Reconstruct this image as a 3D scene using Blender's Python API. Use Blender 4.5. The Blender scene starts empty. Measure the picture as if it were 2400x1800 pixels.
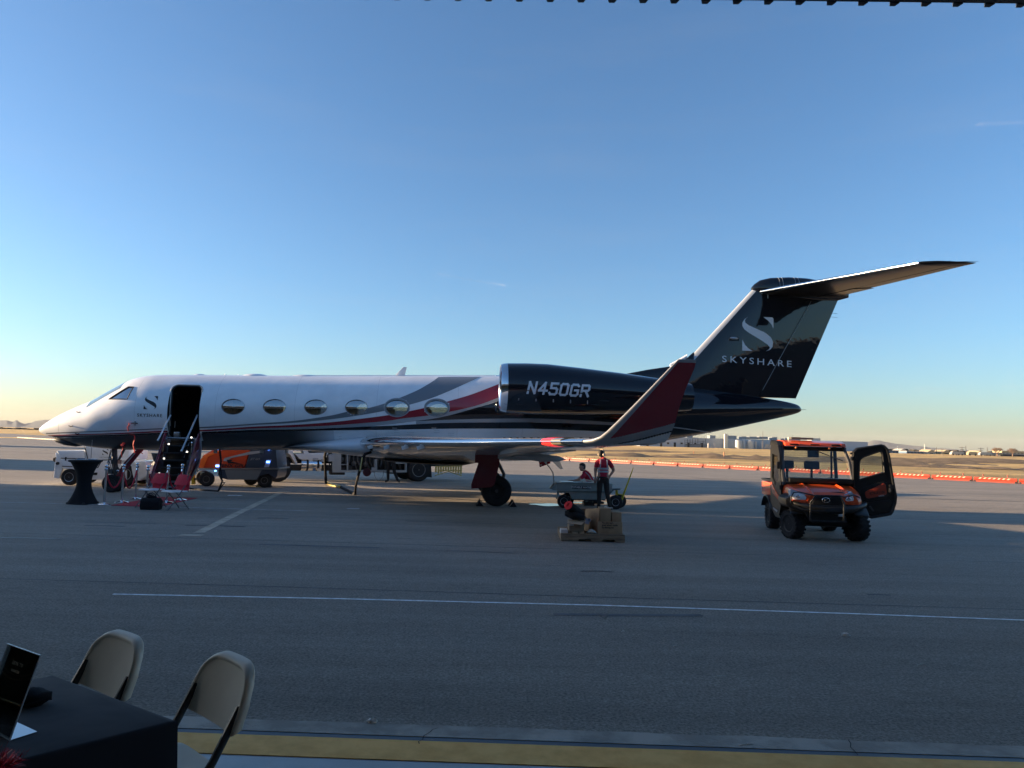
import bpy, bmesh, math, random
from mathutils import Vector, Matrix
R = math.radians
random.seed(7)
C = bpy.context.scene.collection
sc = bpy.context.scene
# ---------------------------------------------------------------- camera
CAMH = 1.9; FPX = 1664.0; PITCH = R(4.5); ROLL = R(1.48)
cf = Vector((0, math.cos(PITCH), math.sin(PITCH)))
u0 = Vector((0, -math.sin(PITCH), math.cos(PITCH)))
cr = Vector((1, 0, 0))*math.cos(ROLL) + u0*math.sin(ROLL)
cu = u0*math.cos(ROLL) - Vector((1, 0, 0))*math.sin(ROLL)
cam = bpy.data.cameras.new('camera'); co = bpy.data.objects.new('camera', cam); C.objects.link(co)
m = Matrix((cr, cu, -cf)).transposed().to_4x4(); m.translation = (0, 0, CAMH)
co.matrix_world = m
cam.sensor_width = 36; cam.lens = FPX/2400*36; cam.clip_start = .05; cam.clip_end = 30000
sc.camera = co
# ---------------------------------------------------------------- sky and sun
SUN_EL = 8.0; SUN_AZ = 5.0           # the sun stands left of the view, a little ahead
sd = Vector((-math.cos(R(SUN_AZ))*math.cos(R(SUN_EL)), math.sin(R(SUN_AZ))*math.cos(R(SUN_EL)), math.sin(R(SUN_EL))))
w = bpy.data.worlds.new('World'); sc.world = w; w.use_nodes = True
nt = w.node_tree; bg = nt.nodes['Background']
sky = nt.nodes.new('ShaderNodeTexSky'); sky.sky_type = 'NISHITA'; sky.sun_disc = False
sky.sun_elevation = R(SUN_EL); sky.sun_rotation = R(-90+SUN_AZ)
sky.altitude = 300; sky.air_density = 1.0; sky.dust_density = 1.1; sky.ozone_density = 3.7
def wn(t, **k):
    n = nt.nodes.new(t)
    for a, b in k.items():
        if isinstance(b, (int, float, tuple)) and a in n.inputs: n.inputs[a].default_value = b
        else: setattr(n, a, b)
    return n
geo = wn('ShaderNodeTexCoord')
mp = wn('ShaderNodeMapping'); mp.inputs['Scale'].default_value = (1.4, 3.0, 13)
mp.inputs['Rotation'].default_value = (0.05, 0.06, .5)
nz = wn('ShaderNodeTexNoise'); nz.inputs['Scale'].default_value = 1.7; nz.inputs['Detail'].default_value = 6; nz.inputs['Roughness'].default_value = .6
rp = wn('ShaderNodeValToRGB'); rp.color_ramp.elements[0].position = .50; rp.color_ramp.elements[1].position = .95
rp.color_ramp.elements[1].color = (.07, .07, .07, 1)
mx = wn('ShaderNodeMixRGB'); mx.blend_type = 'MIX'; mx.inputs[2].default_value = (2.2, 2.1, 1.9, 1)
nt.links.new(geo.outputs['Generated'], mp.inputs['Vector']); nt.links.new(mp.outputs[0], nz.inputs['Vector'])
nt.links.new(nz.outputs[0], rp.inputs[0]); nt.links.new(rp.outputs[0], mx.inputs[0])
nt.links.new(sky.outputs[0], mx.inputs[1]); nt.links.new(mx.outputs[0], bg.inputs[0])
bg.inputs[1].default_value = 0.09
sl = bpy.data.lights.new('sun', 'SUN'); sl.energy = 5.0; sl.angle = R(.5); sl.color = (1, .72, .44)
so = bpy.data.objects.new('sun', sl); C.objects.link(so); so.rotation_euler = sd.to_track_quat('Z', 'Y').to_euler()
sc.view_settings.view_transform = 'Standard'; sc.view_settings.look = 'None'
sc.view_settings.exposure = 1.76; sc.view_settings.gamma = 1
sc.render.engine = 'CYCLES'

def ray(x, y): return cf + cr*((x-1200)/FPX) - cu*((y-900)/FPX)
def G(x, y, z=0.0):                     # ground point that stands at a place measured in the photograph
    d = ray(x, y); t = (z-CAMH)/d.z
    return Vector((0, 0, CAMH)) + d*t
def D(x, y, Y):                         # point at depth Y
    d = ray(x, y); return Vector((0, 0, CAMH)) + d*(Y/d.y)
# ---------------------------------------------------------------- materials
MATS = {}
def M(name, col, rough=.6, metal=0, coat=0, var=0, vscale=6, bump=0, bscale=60, emit=0, spec=.5, stretch=None, col2=None, ramp=(.4, .6), detail=6):
    if name in MATS: return MATS[name]
    m = bpy.data.materials.new(name); m.use_nodes = True; t = m.node_tree; b = t.nodes['Principled BSDF']
    b.inputs['Base Color'].default_value = (*col, 1); b.inputs['Roughness'].default_value = rough
    b.inputs['Metallic'].default_value = metal; b.inputs['Coat Weight'].default_value = coat
    b.inputs['Coat Roughness'].default_value = .03; b.inputs['Specular IOR Level'].default_value = spec
    if emit:
        b.inputs['Emission Color'].default_value = (*col, 1); b.inputs['Emission Strength'].default_value = emit
    if var or bump or col2:
        tc = t.nodes.new('ShaderNodeTexCoord'); mp = t.nodes.new('ShaderNodeMapping'); t.links.new(tc.outputs['Object'], mp.inputs[0])
        if stretch: mp.inputs['Scale'].default_value = stretch
    if var or col2:
        n = t.nodes.new('ShaderNodeTexNoise'); n.inputs['Scale'].default_value = vscale; n.inputs['Detail'].default_value = detail
        n.inputs['Roughness'].default_value = .62
        t.links.new(mp.outputs[0], n.inputs['Vector'])
        r = t.nodes.new('ShaderNodeValToRGB'); r.color_ramp.elements[0].position = ramp[0]; r.color_ramp.elements[1].position = ramp[1]
        r.color_ramp.elements[0].color = (*[c*(1-var) for c in col], 1)
        r.color_ramp.elements[1].color = (*(col2 or [min(1, c*(1+var)) for c in col]), 1)
        t.links.new(n.outputs[0], r.inputs[0]); t.links.new(r.outputs[0], b.inputs['Base Color'])
    if bump:
        n = t.nodes.new('ShaderNodeTexNoise'); n.inputs['Scale'].default_value = bscale; n.inputs['Detail'].default_value = 4
        t.links.new(mp.outputs[0], n.inputs['Vector'])
        bp = t.nodes.new('ShaderNodeBump'); bp.inputs['Strength'].default_value = bump; bp.inputs['Distance'].default_value = .02
        t.links.new(n.outputs[0], bp.inputs['Height']); t.links.new(bp.outputs[0], b.inputs['Normal'])
    MATS[name] = m; return m
def glassmat(name, tint=(.75, .8, .8), ior=1.5, rough=.0, boost=0.0):
    if name in MATS: return MATS[name]
    m = bpy.data.materials.new(name); m.use_nodes = True; t = m.node_tree; t.nodes.clear()
    o = t.nodes.new('ShaderNodeOutputMaterial'); a = t.nodes.new('ShaderNodeBsdfTransparent'); g = t.nodes.new('ShaderNodeBsdfGlossy')
    a.inputs[0].default_value = (*tint, 1); g.inputs['Roughness'].default_value = rough
    f = t.nodes.new('ShaderNodeFresnel'); f.inputs[0].default_value = ior
    ad = t.nodes.new('ShaderNodeMath'); ad.operation = 'ADD'; ad.inputs[1].default_value = boost; ad.use_clamp = True
    x = t.nodes.new('ShaderNodeMixShader'); t.links.new(f.outputs[0], ad.inputs[0]); t.links.new(ad.outputs[0], x.inputs[0])
    t.links.new(a.outputs[0], x.inputs[1]); t.links.new(g.outputs[0], x.inputs[2]); t.links.new(x.outputs[0], o.inputs[0])
    MATS[name] = m; return m
WHITE = M('white paint', (.82, .85, .88), .28, coat=.6, var=.05, vscale=1.2)
def wavy(mat, scale, strength):
    t = mat.node_tree; b = t.nodes['Principled BSDF']; n = t.nodes.new('ShaderNodeTexNoise'); n.inputs['Scale'].default_value = scale
    tc = t.nodes.new('ShaderNodeTexCoord'); t.links.new(tc.outputs['Object'], n.inputs['Vector'])
    bp = t.nodes.new('ShaderNodeBump'); bp.inputs['Strength'].default_value = strength; bp.inputs['Distance'].default_value = .05
    t.links.new(n.outputs[0], bp.inputs['Height']); t.links.new(bp.outputs[0], b.inputs['Coat Normal']); t.links.new(bp.outputs[0], b.inputs['Normal'])
wavy(WHITE, 2.5, .05)
BLACKF = M('fin black paint', (.006, .008, .013), .10, coat=1, spec=.1)
BLACKP = M('black paint', (.006, .008, .013), .12, coat=1, spec=.1); wavy(BLACKP, 3.0, .05)
wavy(BLACKF, 2.2, .10)
def fade(m, x0, x1, c0, c1):
    t = m.node_tree; b = t.nodes['Principled BSDF']; tc = t.nodes.new('ShaderNodeTexCoord'); sx = t.nodes.new('ShaderNodeSeparateXYZ'); mr = t.nodes.new('ShaderNodeMapRange'); mr.inputs['From Min'].default_value = x0; mr.inputs['From Max'].default_value = x1; mr.interpolation_type = 'SMOOTHSTEP'
    mxx = t.nodes.new('ShaderNodeMixRGB'); mxx.inputs[1].default_value = (*c0, 1); mxx.inputs[2].default_value = (*c1, 1); t.links.new(tc.outputs['Object'], sx.inputs[0]); t.links.new(sx.outputs[0], mr.inputs['Value']); t.links.new(mr.outputs[0], mxx.inputs[0]); t.links.new(mxx.outputs[0], b.inputs['Base Color'])
BELLY = M('charcoal belly paint with reflected dark painted in', (.03, .035, .045), .3, coat=.6); fade(BELLY, 5.4, 6.9, (.028, .033, .042), (.66, .70, .75)); wavy(BELLY, 2.5, .04)  # charcoal belly; its fade to white imitates the dark ground reflected there
STABP = M('stabilizer black paint', (.006, .007, .009), .35, coat=.15, spec=.15)
GREYP = M('grey paint', (.17, .19, .215), .3, coat=.6)
SILVP = M('silver paint', (.33, .35, .38), .3, coat=.6)
REDP = M('dark red paint', (.27, .014, .03), .25, coat=.8)
REDDK = M('burgundy paint', (.15, .010, .022), .25, coat=.8)
CHROME = M('polished metal', (.78, .80, .82), .09, metal=1); wavy(CHROME, 4, .03)
STEEL = M('brushed steel', (.5, .51, .53), .32, metal=1)
DARKM = M('dark metal', (.025, .027, .03), .45, metal=.4)
RUBBER = M('tyre rubber', (.014, .014, .016), .85, var=.3, vscale=20)
BLACKPL = M('black plastic', (.012, .013, .015), .42, bump=.15, bscale=200)
BLACKCL = M('black cloth', (.006, .0065, .009), .95, bump=.3, bscale=300)
GLASS = glassmat('cabin glass', (.80, .86, .86), 1.5, 0, .52)
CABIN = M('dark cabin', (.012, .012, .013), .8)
ORANGE = M('orange paint', (.58, .06, .012), .35, coat=.5)
LETTER = M('black lettering', (.01, .012, .016), .4)
LETTERW = M('white lettering', (.62, .64, .68), .4)
# ---------------------------------------------------------------- mesh builder
class MB:
    def __init__(s): s.v = []; s.f = []; s.m = []
    def add(s, vs, fs, mi=0, mat=None):
        o = len(s.v)
        s.v += [tuple(mat @ Vector(p)) if mat else tuple(p) for p in vs]
        s.f += [tuple(i+o for i in f) for f in fs]; s.m += [mi]*len(fs); return s
    def box(s, c, d, rz=0, mi=0, mat=None, rx=0, ry=0):
        x, y, z = d[0]/2, d[1]/2, d[2]/2
        vs = [(a*x, b*y, e*z) for a in (-1, 1) for b in (-1, 1) for e in (-1, 1)]
        mt = Matrix.Translation(c) @ Matrix.Rotation(rz, 4, 'Z') @ Matrix.Rotation(ry, 4, 'Y') @ Matrix.Rotation(rx, 4, 'X')
        if mat: mt = mat @ mt
        return s.add(vs, [(0, 1, 3, 2), (4, 6, 7, 5), (0, 4, 5, 1), (2, 3, 7, 6), (0, 2, 6, 4), (1, 5, 7, 3)], mi, mt)
    def loft(s, rings, cap=True, mi=0, closed=True):
        n = len(rings[0]); vs = [p for r in rings for p in r]; fs = []
        for i in range(len(rings)-1):
            for j in range(n if closed else n-1):
                k = (j+1) % n; fs.append((i*n+j, i*n+k, (i+1)*n+k, (i+1)*n+j))
        if cap and closed: fs += [tuple(range(n))[::-1], tuple((len(rings)-1)*n+j for j in range(n))]
        return s.add(vs, fs, mi)
    def tube(s, pts, r, n=8, mi=0, cap=True):
        pts = [Vector(p) for p in pts]; rs = r if isinstance(r, (list, tuple)) else [r]*len(pts)
        rings = []; prev = None
        for i, p in enumerate(pts):
            d = (pts[min(i+1, len(pts)-1)]-pts[max(i-1, 0)]).normalized()
            a = prev - d*prev.dot(d) if prev is not None and (prev - d*prev.dot(d)).length > 1e-4 else d.orthogonal()
            a.normalize(); prev = a; b = d.cross(a)
            rings.append([p + (a*math.cos(t)+b*math.sin(t))*rs[i] for t in [2*math.pi*k/n for k in range(n)]])
        return s.loft(rings, cap, mi)
    def lathe(s, prof, o=(0, 0, 0), axis='Z', n=24, mi=0, mat=None):
        A = {'Z': Matrix.Identity(4), 'X': Matrix.Rotation(math.pi/2, 4, 'Y'), 'Y': Matrix.Rotation(-math.pi/2, 4, 'X')}[axis]
        mt = Matrix.Translation(o) @ A
        if mat: mt = mat @ mt
        rings = [[mt @ Vector((r*math.cos(t), r*math.sin(t), z)) for t in [2*math.pi*k/n for k in range(n)]] for r, z in prof]
        return s.loft(rings, True, mi)
    def prism(s, poly, h0, h1, axis='Z', mi=0, mat=None):
        def P(a, b, h): return {'Z': (a, b, h), 'Y': (a, h, b), 'X': (h, a, b)}[axis]
        n = len(poly); vs = [P(a, b, h0) for a, b in poly] + [P(a, b, h1) for a, b in poly]
        fs = [tuple(range(n))[::-1], tuple(range(n, 2*n))] + [(i, (i+1) % n, n+(i+1) % n, n+i) for i in range(n)]
        return s.add(vs, fs, mi, mat)
    def ball(s, c, r, n=12, mi=0, sq=(1, 1, 1)):
        rings = []
        for i in range(1, n//2):
            t = math.pi*i/(n//2)
            rings.append([(c[0]+r*sq[0]*math.sin(t)*math.cos(a), c[1]+r*sq[1]*math.sin(t)*math.sin(a), c[2]-r*sq[2]*math.cos(t)) for a in [2*math.pi*k/n for k in range(n)]])
        return s.loft(rings, True, mi)
    def mesh(s, name, mats, bevel=0, ang=35, smooth=True, seg=2):
        me = bpy.data.meshes.new(name); me.from_pydata(s.v, [], s.f)
        mats = mats if isinstance(mats, (list, tuple)) else [mats]
        for q in mats: me.materials.append(q)
        me.polygons.foreach_set('material_index', s.m)
        bm = bmesh.new(); bm.from_mesh(me)
        bmesh.ops.recalc_face_normals(bm, faces=bm.faces)
        if bevel:
            es = [e for e in bm.edges if len(e.link_faces) == 2 and e.calc_face_angle(0) > R(30)]
            bmesh.ops.bevel(bm, geom=es, offset=bevel, segments=seg, affect='EDGES', profile=.6)
        bm.to_mesh(me); bm.free()
        if smooth:
            me.polygons.foreach_set('use_smooth', [True]*len(me.polygons)); me.set_sharp_from_angle(angle=R(ang))
        return me
    def build(s, name, mats, parent=None, bevel=0, ang=35, loc=(0, 0, 0), rot=(0, 0, 0), smooth=True, label=None, kind=None, seg=2):
        o = bpy.data.objects.new(name, s.mesh(name, mats, bevel, ang, smooth, seg)); C.objects.link(o); o.parent = parent
        o.location = loc; o.rotation_euler = rot
        if label: o['label'] = label
        if kind: o['kind'] = kind
        return o
def thing(name, label, cat, loc=(0, 0, 0), rz=0, group=None):
    o = bpy.data.objects.new(name, None); C.objects.link(o); o.location = loc; o.rotation_euler = (0, 0, rz)
    o.empty_display_size = .1; o['label'] = label; o['category'] = cat
    if group: o['group'] = group
    return o
def tag(o, label, cat, group=None):
    o['label'] = label; o['category'] = cat
    if group: o['group'] = group
    return o
def struct(mb, name, mats, **k): return mb.build(name, mats, kind='structure', **k)
def linkmesh(name, me, parent=None, loc=(0, 0, 0), rot=(0, 0, 0), label=None):
    o = bpy.data.objects.new(name, me); C.objects.link(o); o.parent = parent; o.location = loc; o.rotation_euler = rot
    if label: o['label'] = label
    return o
def copy_tree(o, parent=None):
    c = o.copy(); C.objects.link(c); c.parent = parent
    for ch in [x for x in o.children]: copy_tree(ch, c)
    return c
def interp(tab, x):
    if x <= tab[0][0]: return tab[0][1:]
    for a, b in zip(tab, tab[1:]):
        if x <= b[0]:
            t = (x-a[0])/(b[0]-a[0]); return tuple(p+(q-p)*t for p, q in zip(a[1:], b[1:]))
    return tab[-1][1:]
def smooth_tab(tab, x):                 # Catmull-Rom (monotone enough) through the table
    n = len(tab)
    if x <= tab[0][0]: return tab[0][1:]
    if x >= tab[-1][0]: return tab[-1][1:]
    i = max(k for k in range(n-1) if tab[k][0] <= x)
    a, b = tab[i], tab[i+1]; h = b[0]-a[0]; t = (x-a[0])/h; out = []
    for c in range(1, len(a)):
        def sl(k):
            if k <= 0 or k >= n-1:
                j = 0 if k <= 0 else n-2; return (tab[j+1][c]-tab[j][c])/(tab[j+1][0]-tab[j][0])
            d0 = (tab[k][c]-tab[k-1][c])/(tab[k][0]-tab[k-1][0]); d1 = (tab[k+1][c]-tab[k][c])/(tab[k+1][0]-tab[k][0])
            return 0 if d0*d1 <= 0 else 2*d0*d1/(d0+d1)
        m0, m1 = sl(i)*h, sl(i+1)*h
        out.append((2*t**3-3*t*t+1)*a[c]+(t**3-2*t*t+t)*m0+(-2*t**3+3*t*t)*b[c]+(t**3-t*t)*m1)
    return tuple(out)
def text_mesh(s, size, sx=1, bold=0, spacing=1, shear=0, res=3, align='CENTER'):
    c = bpy.data.curves.new('lettering', 'FONT'); c.body = s; c.size = size; c.align_x = align; c.offset = bold; c.shear = shear
    c.space_character = spacing; c.resolution_u = res
    o = bpy.data.objects.new('lettering', c); me = bpy.data.meshes.new_from_object(o)
    for v in me.vertices: v.co.x *= sx
    bpy.data.objects.remove(o); return me
def text_obj(s, size, mat, parent, mtx, name='lettering', **k):
    me = text_mesh(s, size, **k); me.transform(mtx); me.materials.clear(); me.materials.append(mat)
    return linkmesh(name, me, parent)
def facing(loc, rz=0):                  # text standing upright, read from the camera's side
    return Matrix.Translation(loc) @ Matrix.Rotation(rz, 4, 'Z') @ Matrix.Rotation(math.pi/2, 4, 'X')
SLOGO_A = [(582,485),(556,500),(540,522),(538,548),(552,572),(585,596),(630,620),(680,648),(720,672),(738,690),(734,706),(705,722)]
SLOGO_B = [(582,485),(566,493),(557,508),(560,524),(585,543),(632,562),(700,588),(745,620),(762,655),(758,688),(740,708),(705,722)]
def slogo(h, place):                    # letter-mark: an S ribbon with two corner wedges; place(u, v) -> 3D point
    mb = MB(); P = lambda p: place((p[0]-650)/246*h, (601-p[1])/246*h)
    a = [P(p) for p in SLOGO_A]; b = [P(p) for p in SLOGO_B]; n = len(a)
    mids = [P(((p[0]+q[0])/2, (p[1]+q[1])/2)) for p, q in zip(SLOGO_A, SLOGO_B)]
    mb.add(a+mids+b, [(i, i+1, n+i+1, n+i) for i in range(n-1)] + [(n+i, n+i+1, 2*n+i+1, 2*n+i) for i in range(n-1)])
    for w_ in ([(690,480),(755,480),(764,490),(764,558),(748,530),(722,502)], [(537,645),(537,722),(612,722),(582,706),(556,680)]):
        mb.add([P(p) for p in w_], [tuple(range(len(w_)))])
    return mb
def wheel(parent, loc, r, wd, rim_r, tyre=RUBBER, rim=None, axis='Y', holes=8, knobs=0, name='wheel', rz=0):
    """wheel (> tyre, rim): the axle lies along local Y"""
    rim = rim or STEEL
    e = bpy.data.objects.new(name, None); C.objects.link(e); e.parent = parent; e.location = loc; e.rotation_euler = (0, 0, rz)
    t = MB(); h = wd/2
    t.lathe([(rim_r*.98, -h*.75), (rim_r*1.06, -h*.95), (r*.86, -h), (r*.96, -h*.8), (r, -h*.5), (r, h*.5), (r*.96, h*.8), (r*.86, h), (rim_r*1.06, h*.95), (rim_r*.98, h*.75)], axis='Y', n=36)
    if knobs:
        for k in range(knobs):
            a = 2*math.pi*k/knobs
            for sgn in (-1, 1):
                a2 = a + (0 if sgn > 0 else math.pi/knobs)
                mt = Matrix.Rotation(a2, 4, 'Y') @ Matrix.Translation((0, sgn*h*.52, r*1.0)) @ Matrix.Rotation(sgn*.45, 4, 'Z')
                t.box((0, 0, 0), (r*.11, h*.85, r*.055), mat=mt)
                t.box((0, 0, 0), (r*.12, h*.14, r*.12), mat=Matrix.Rotation(a2, 4, 'Y') @ Matrix.Translation((0, sgn*h*.97, r*.93)))
    else:
        for g in (-.45, -.15, .15, .45): t.lathe([(r*1.004, -h*.1+g*h), (r*1.012, -h*.06+g*h), (r*1.012, h*.06+g*h), (r*1.004, h*.1+g*h)], axis='Y', n=36)
    t.build('tyre', tyre, e)
    q = MB()
    q.lathe([(rim_r*.55, -h*.45), (rim_r*.62, -h*.6), (rim_r*.86, -h*.45), (rim_r*.92, -h*.82), (rim_r, -h*.86), (rim_r, h*.8), (rim_r*.5, h*.5)], axis='Y', n=30)
    q.lathe([(rim_r*.1, -h*.75), (rim_r*.24, -h*.72), (rim_r*.27, -h*.45)], axis='Y', n=12)
    for k in range(5):
        a = 2*math.pi*k/5; q.lathe([(rim_r*.05, -h*.66), (rim_r*.05, -h*.5)], (math.cos(a)*rim_r*.4, 0, math.sin(a)*rim_r*.4), axis='Y', n=6)
    q.build('rim', rim, e)
    hm = MB()
    for k in range(holes):
        a = 2*math.pi*(k+.5)/holes
        hm.lathe([(rim_r*.1, -h*.62), (rim_r*.1, -h*.4)], (math.cos(a)*rim_r*.73, 0, math.sin(a)*rim_r*.73), axis='Y', n=8)
    hm.build('rim_hole', DARKM, e)
    return e
# ================================================================ the setting
# asphalt with strong aggregate relief
def asphalt():
    m = bpy.data.materials.new('asphalt'); m.use_nodes = True; t = m.node_tree; b = t.nodes['Principled BSDF']
    tc = t.nodes.new('ShaderNodeTexCoord')
    def noise(sc_, det, rough=.6, st=(1, 1, 1)):
        mp = t.nodes.new('ShaderNodeMapping'); mp.inputs['Scale'].default_value = st; t.links.new(tc.outputs['Object'], mp.inputs[0])
        n = t.nodes.new('ShaderNodeTexNoise'); n.inputs['Scale'].default_value = sc_; n.inputs['Detail'].default_value = det; n.inputs['Roughness'].default_value = rough
        t.links.new(mp.outputs[0], n.inputs['Vector']); return n.outputs[0]
    def ramp(src, p0, p1, c0, c1):
        r = t.nodes.new('ShaderNodeValToRGB'); r.color_ramp.elements[0].position = p0; r.color_ramp.elements[1].position = p1
        r.color_ramp.elements[0].color = (*c0, 1); r.color_ramp.elements[1].color = (*c1, 1); t.links.new(src, r.inputs[0]); return r.outputs[0]
    def mul(a, bb, f=1):
        x = t.nodes.new('ShaderNodeMixRGB'); x.blend_type = 'MULTIPLY'; x.inputs[0].default_value = f; t.links.new(a, x.inputs[1]); t.links.new(bb, x.inputs[2]); return x.outputs[0]
    base = ramp(noise(.12, 5, .6, (1, 2.2, 1)), .35, .68, (.262, .232, .196), (.332, .298, .254))
    grain = ramp(noise(42, 4, .75), .3, .72, (.35, .35, .35), (1.6, 1.6, 1.6))
    streak = ramp(noise(1.0, 6, .65, (.05, 1.6, 1)), .36, .60, (.86, .86, .86), (1.05, 1.05, 1.05))
    spots = ramp(noise(1.3, 4, .6, (1, 1.6, 1)), .28, .42, (.80, .80, .80), (1, 1, 1))
    mid = ramp(noise(9, 4, .7), .3, .7, (.85, .85, .85), (1.12, 1.12, 1.12))
    t.links.new(mul(mul(mul(mul(base, grain), streak), spots, .7), mid), b.inputs['Base Color'])
    b.inputs['Roughness'].default_value = .82; b.inputs['Specular IOR Level'].default_value = .35
    bp = t.nodes.new('ShaderNodeBump'); bp.inputs['Strength'].default_value = 1.0; bp.inputs['Distance'].default_value = .02
    t.links.new(noise(55, 4, .75), bp.inputs['Height']); t.links.new(bp.outputs[0], b.inputs['Normal'])
    return m
ASPH = asphalt()
EARTH = M('dry field', (.58, .37, .14), 1, col2=(.86, .58, .23), var=.3, vscale=.06, stretch=(.6, 2.2, 1), bump=1.0, bscale=3, ramp=(.36, .62), detail=10)
EARTH.node_tree.nodes['Bump'].inputs['Distance'].default_value = .5
DIRT = M('bare earth', (.24, .17, .10), 1, var=.25, vscale=.4, bump=1.0, bscale=4, stretch=(1, 3, 1))
DIRT.node_tree.nodes['Bump'].inputs['Distance'].default_value = .3
FLOORM = M('sealed hangar floor', (.34, .36, .37), .32, var=.12, vscale=1.5, bump=.05)
CONC = M('worn concrete', (.38, .34, .29), .85, var=.22, vscale=3, bump=.4, bscale=60)
YELLOW = M('worn yellow paint', (.92, .46, .10), .7, var=.12, vscale=5, bump=.2, col2=(.95, .52, .14))
PAINTW = M('worn white line paint', (.80, .82, .82), .7, var=.2, vscale=12)
PAINTT = M('faded tan line paint', (.44, .37, .28), .8, var=.2, vscale=3)
# far ground: one undulating sheet to the horizon
def hgt(x, y):
    from mathutils import noise
    if y < 60: return -.06
    b = min(1, max(0, (y-62)/30))
    h = .22*noise.noise((x*.02, y*.05, 0)) + .12*noise.noise((x*.08, y*.2, 3))
    if 95 < y < 190: h += .8*max(0, noise.noise((x*.012, y*.05, 7)))*min(1, (y-95)/20, (190-y)/25)
    return -.06 + b*h - b*.05
g = MB(); xs = sorted(set([-9000, -5000, -2500, -1300, -700] + list(range(-420, 420, 6)) + [700, 1300, 2500, 5000, 9000]))
ys = [-400, -60, 0, 30, 50, 58, 62] + [62+i*2.5 for i in range(1, 70)] + [240+i*8 for i in range(1, 30)] + [520, 620, 800, 1200, 2400, 5000, 12000]
vs = [(x, y, hgt(x, y)) for y in ys for x in xs]; n = len(xs)
g.add(vs, [(j*n+i, j*n+i+1, (j+1)*n+i+1, (j+1)*n+i) for j in range(len(ys)-1) for i in range(n-1)])
struct(g, 'field', EARTH)
# low spoil banks that edge the ditches
bk = MB()
def bank(x0, y0, x1, y1, w_, h_, seed):
    from mathutils import noise
    n_ = 46; prof = [(-1, 0), (-.6, .45), (-.2, .9), (.15, 1), (.55, .6), (1, 0)]
    rings = []
    for i in range(n_):
        t = i/(n_-1); cx = x0+(x1-x0)*t; cy = y0+(y1-y0)*t
        hh = h_*(.45+.75*abs(noise.noise((t*9, seed, 0)))+.3*noise.noise((t*30, seed, 2)))*min(1, t*8+.05, (1-t)*8+.05); ww = w_*(.8+.5*noise.noise((t*11, seed, 5)))
        rings.append([(cx, cy+a*ww, b_*hh-.12+.12*noise.noise((t*60, a*3, seed))) for a, b_ in prof])
    bk.loft(rings, False, closed=False)
for s_, a_ in enumerate([(8, 103, 62, 96, 3, .75), (24, 118, 76, 112, 4, .9), (60, 140, 150, 128, 5, 1.0), (70, 95, 128, 84, 4, .7), (-40, 150, 60, 160, 5, .8), (95, 170, 260, 160, 6, 1.1), (40, 88, 70, 84, 2, .35), (54, 74, 92, 58, 3, .4)]):
    bank(*a_, s_*3.1)
bk.build('spoil_bank', DIRT, kind='structure')
# apron: one big sheet of asphalt, its far edge runs along the barricades
g = MB(); bar0 = Vector((2.5, 73.5, 0)); bar1 = Vector((31.93, 44.35, 0)); bd = (bar1-bar0).normalized()
e1_ = bar1 + bd*22
g.add([(-260, 4.72, 0), (260, 4.72, 0), (260, 14, 0), (e1_.x+5, e1_.y-2, 0), (bar1.x+1, bar1.y+.3, 0), (bar0.x+.4, bar0.y+.6, 0), (-20, 96, 0), (-70, 145, 0), (-140, 200, 0), (-600, 330, 0), (-600, 4.72, 0)], [tuple(range(11))])
struct(g, 'apron', ASPH, smooth=False)
# hangar threshold: concrete strip, yellow band, sealed floor
edge = G(450, 1688); edge2 = G(2390, 1757)
ty = 4.67; YAWH = R(-1.3)
ed = MB(); rnd = random.Random(3)
ex = [(-26+i*.25, ty+.16+rnd.uniform(-.012, .012)) for i in range(210)]
pts = ex
ed.add([(x, y, .012) for x, y in pts]+[(x, ty-.02, .012) for x, y in pts]+[(x, y, -.03) for x, y in pts], [(i, i+1, 210+i+1, 210+i) for i in range(209)] + [(i+1, i, 420+i, 420+i+1) for i in range(209)])
struct(ed, 'threshold', CONC, smooth=False, rot=(0, 0, YAWH))
struct(MB().box((0, 4.622, .002), (52, .055, .014)), 'door_track', M('door track steel', (.10, .11, .12), .5, metal=.5), rot=(0, 0, YAWH))
struct(MB().box((0, 4.455, .0), (52, .275, .02)), 'yellow_band', YELLOW, rot=(0, 0, YAWH))
struct(MB().box((0, -8.34, -.01), (52, 25.31, .03)), 'hangar_floor', FLOORM, rot=(0, 0, YAWH))
struct(MB().box((0, -8.5, -.05), (60, 26.2, .05)), 'hangar_slab', CONC)
cr_ = MB()
for (px, py, n_) in ((985, 1732, 9), (2010, 1770, 5)):
    p = G(px, py, .013); x, y = p.x, ty-.12; pts = []
    for i in range(n_): pts.append((x, y)); x += rnd.uniform(-.01, .035); y += .28/n_
    for a, b_ in zip(pts, pts[1:]): cr_.add([(a[0], a[1], .0145), (a[0]+.006, a[1], .0145), (b_[0]+.006, b_[1], .0145), (b_[0], b_[1], .0145)], [(0, 1, 2, 3)])
cr_.build('crack', M('crack shadow dirt', (.02, .02, .02), 1), kind='structure', smooth=False)
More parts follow.
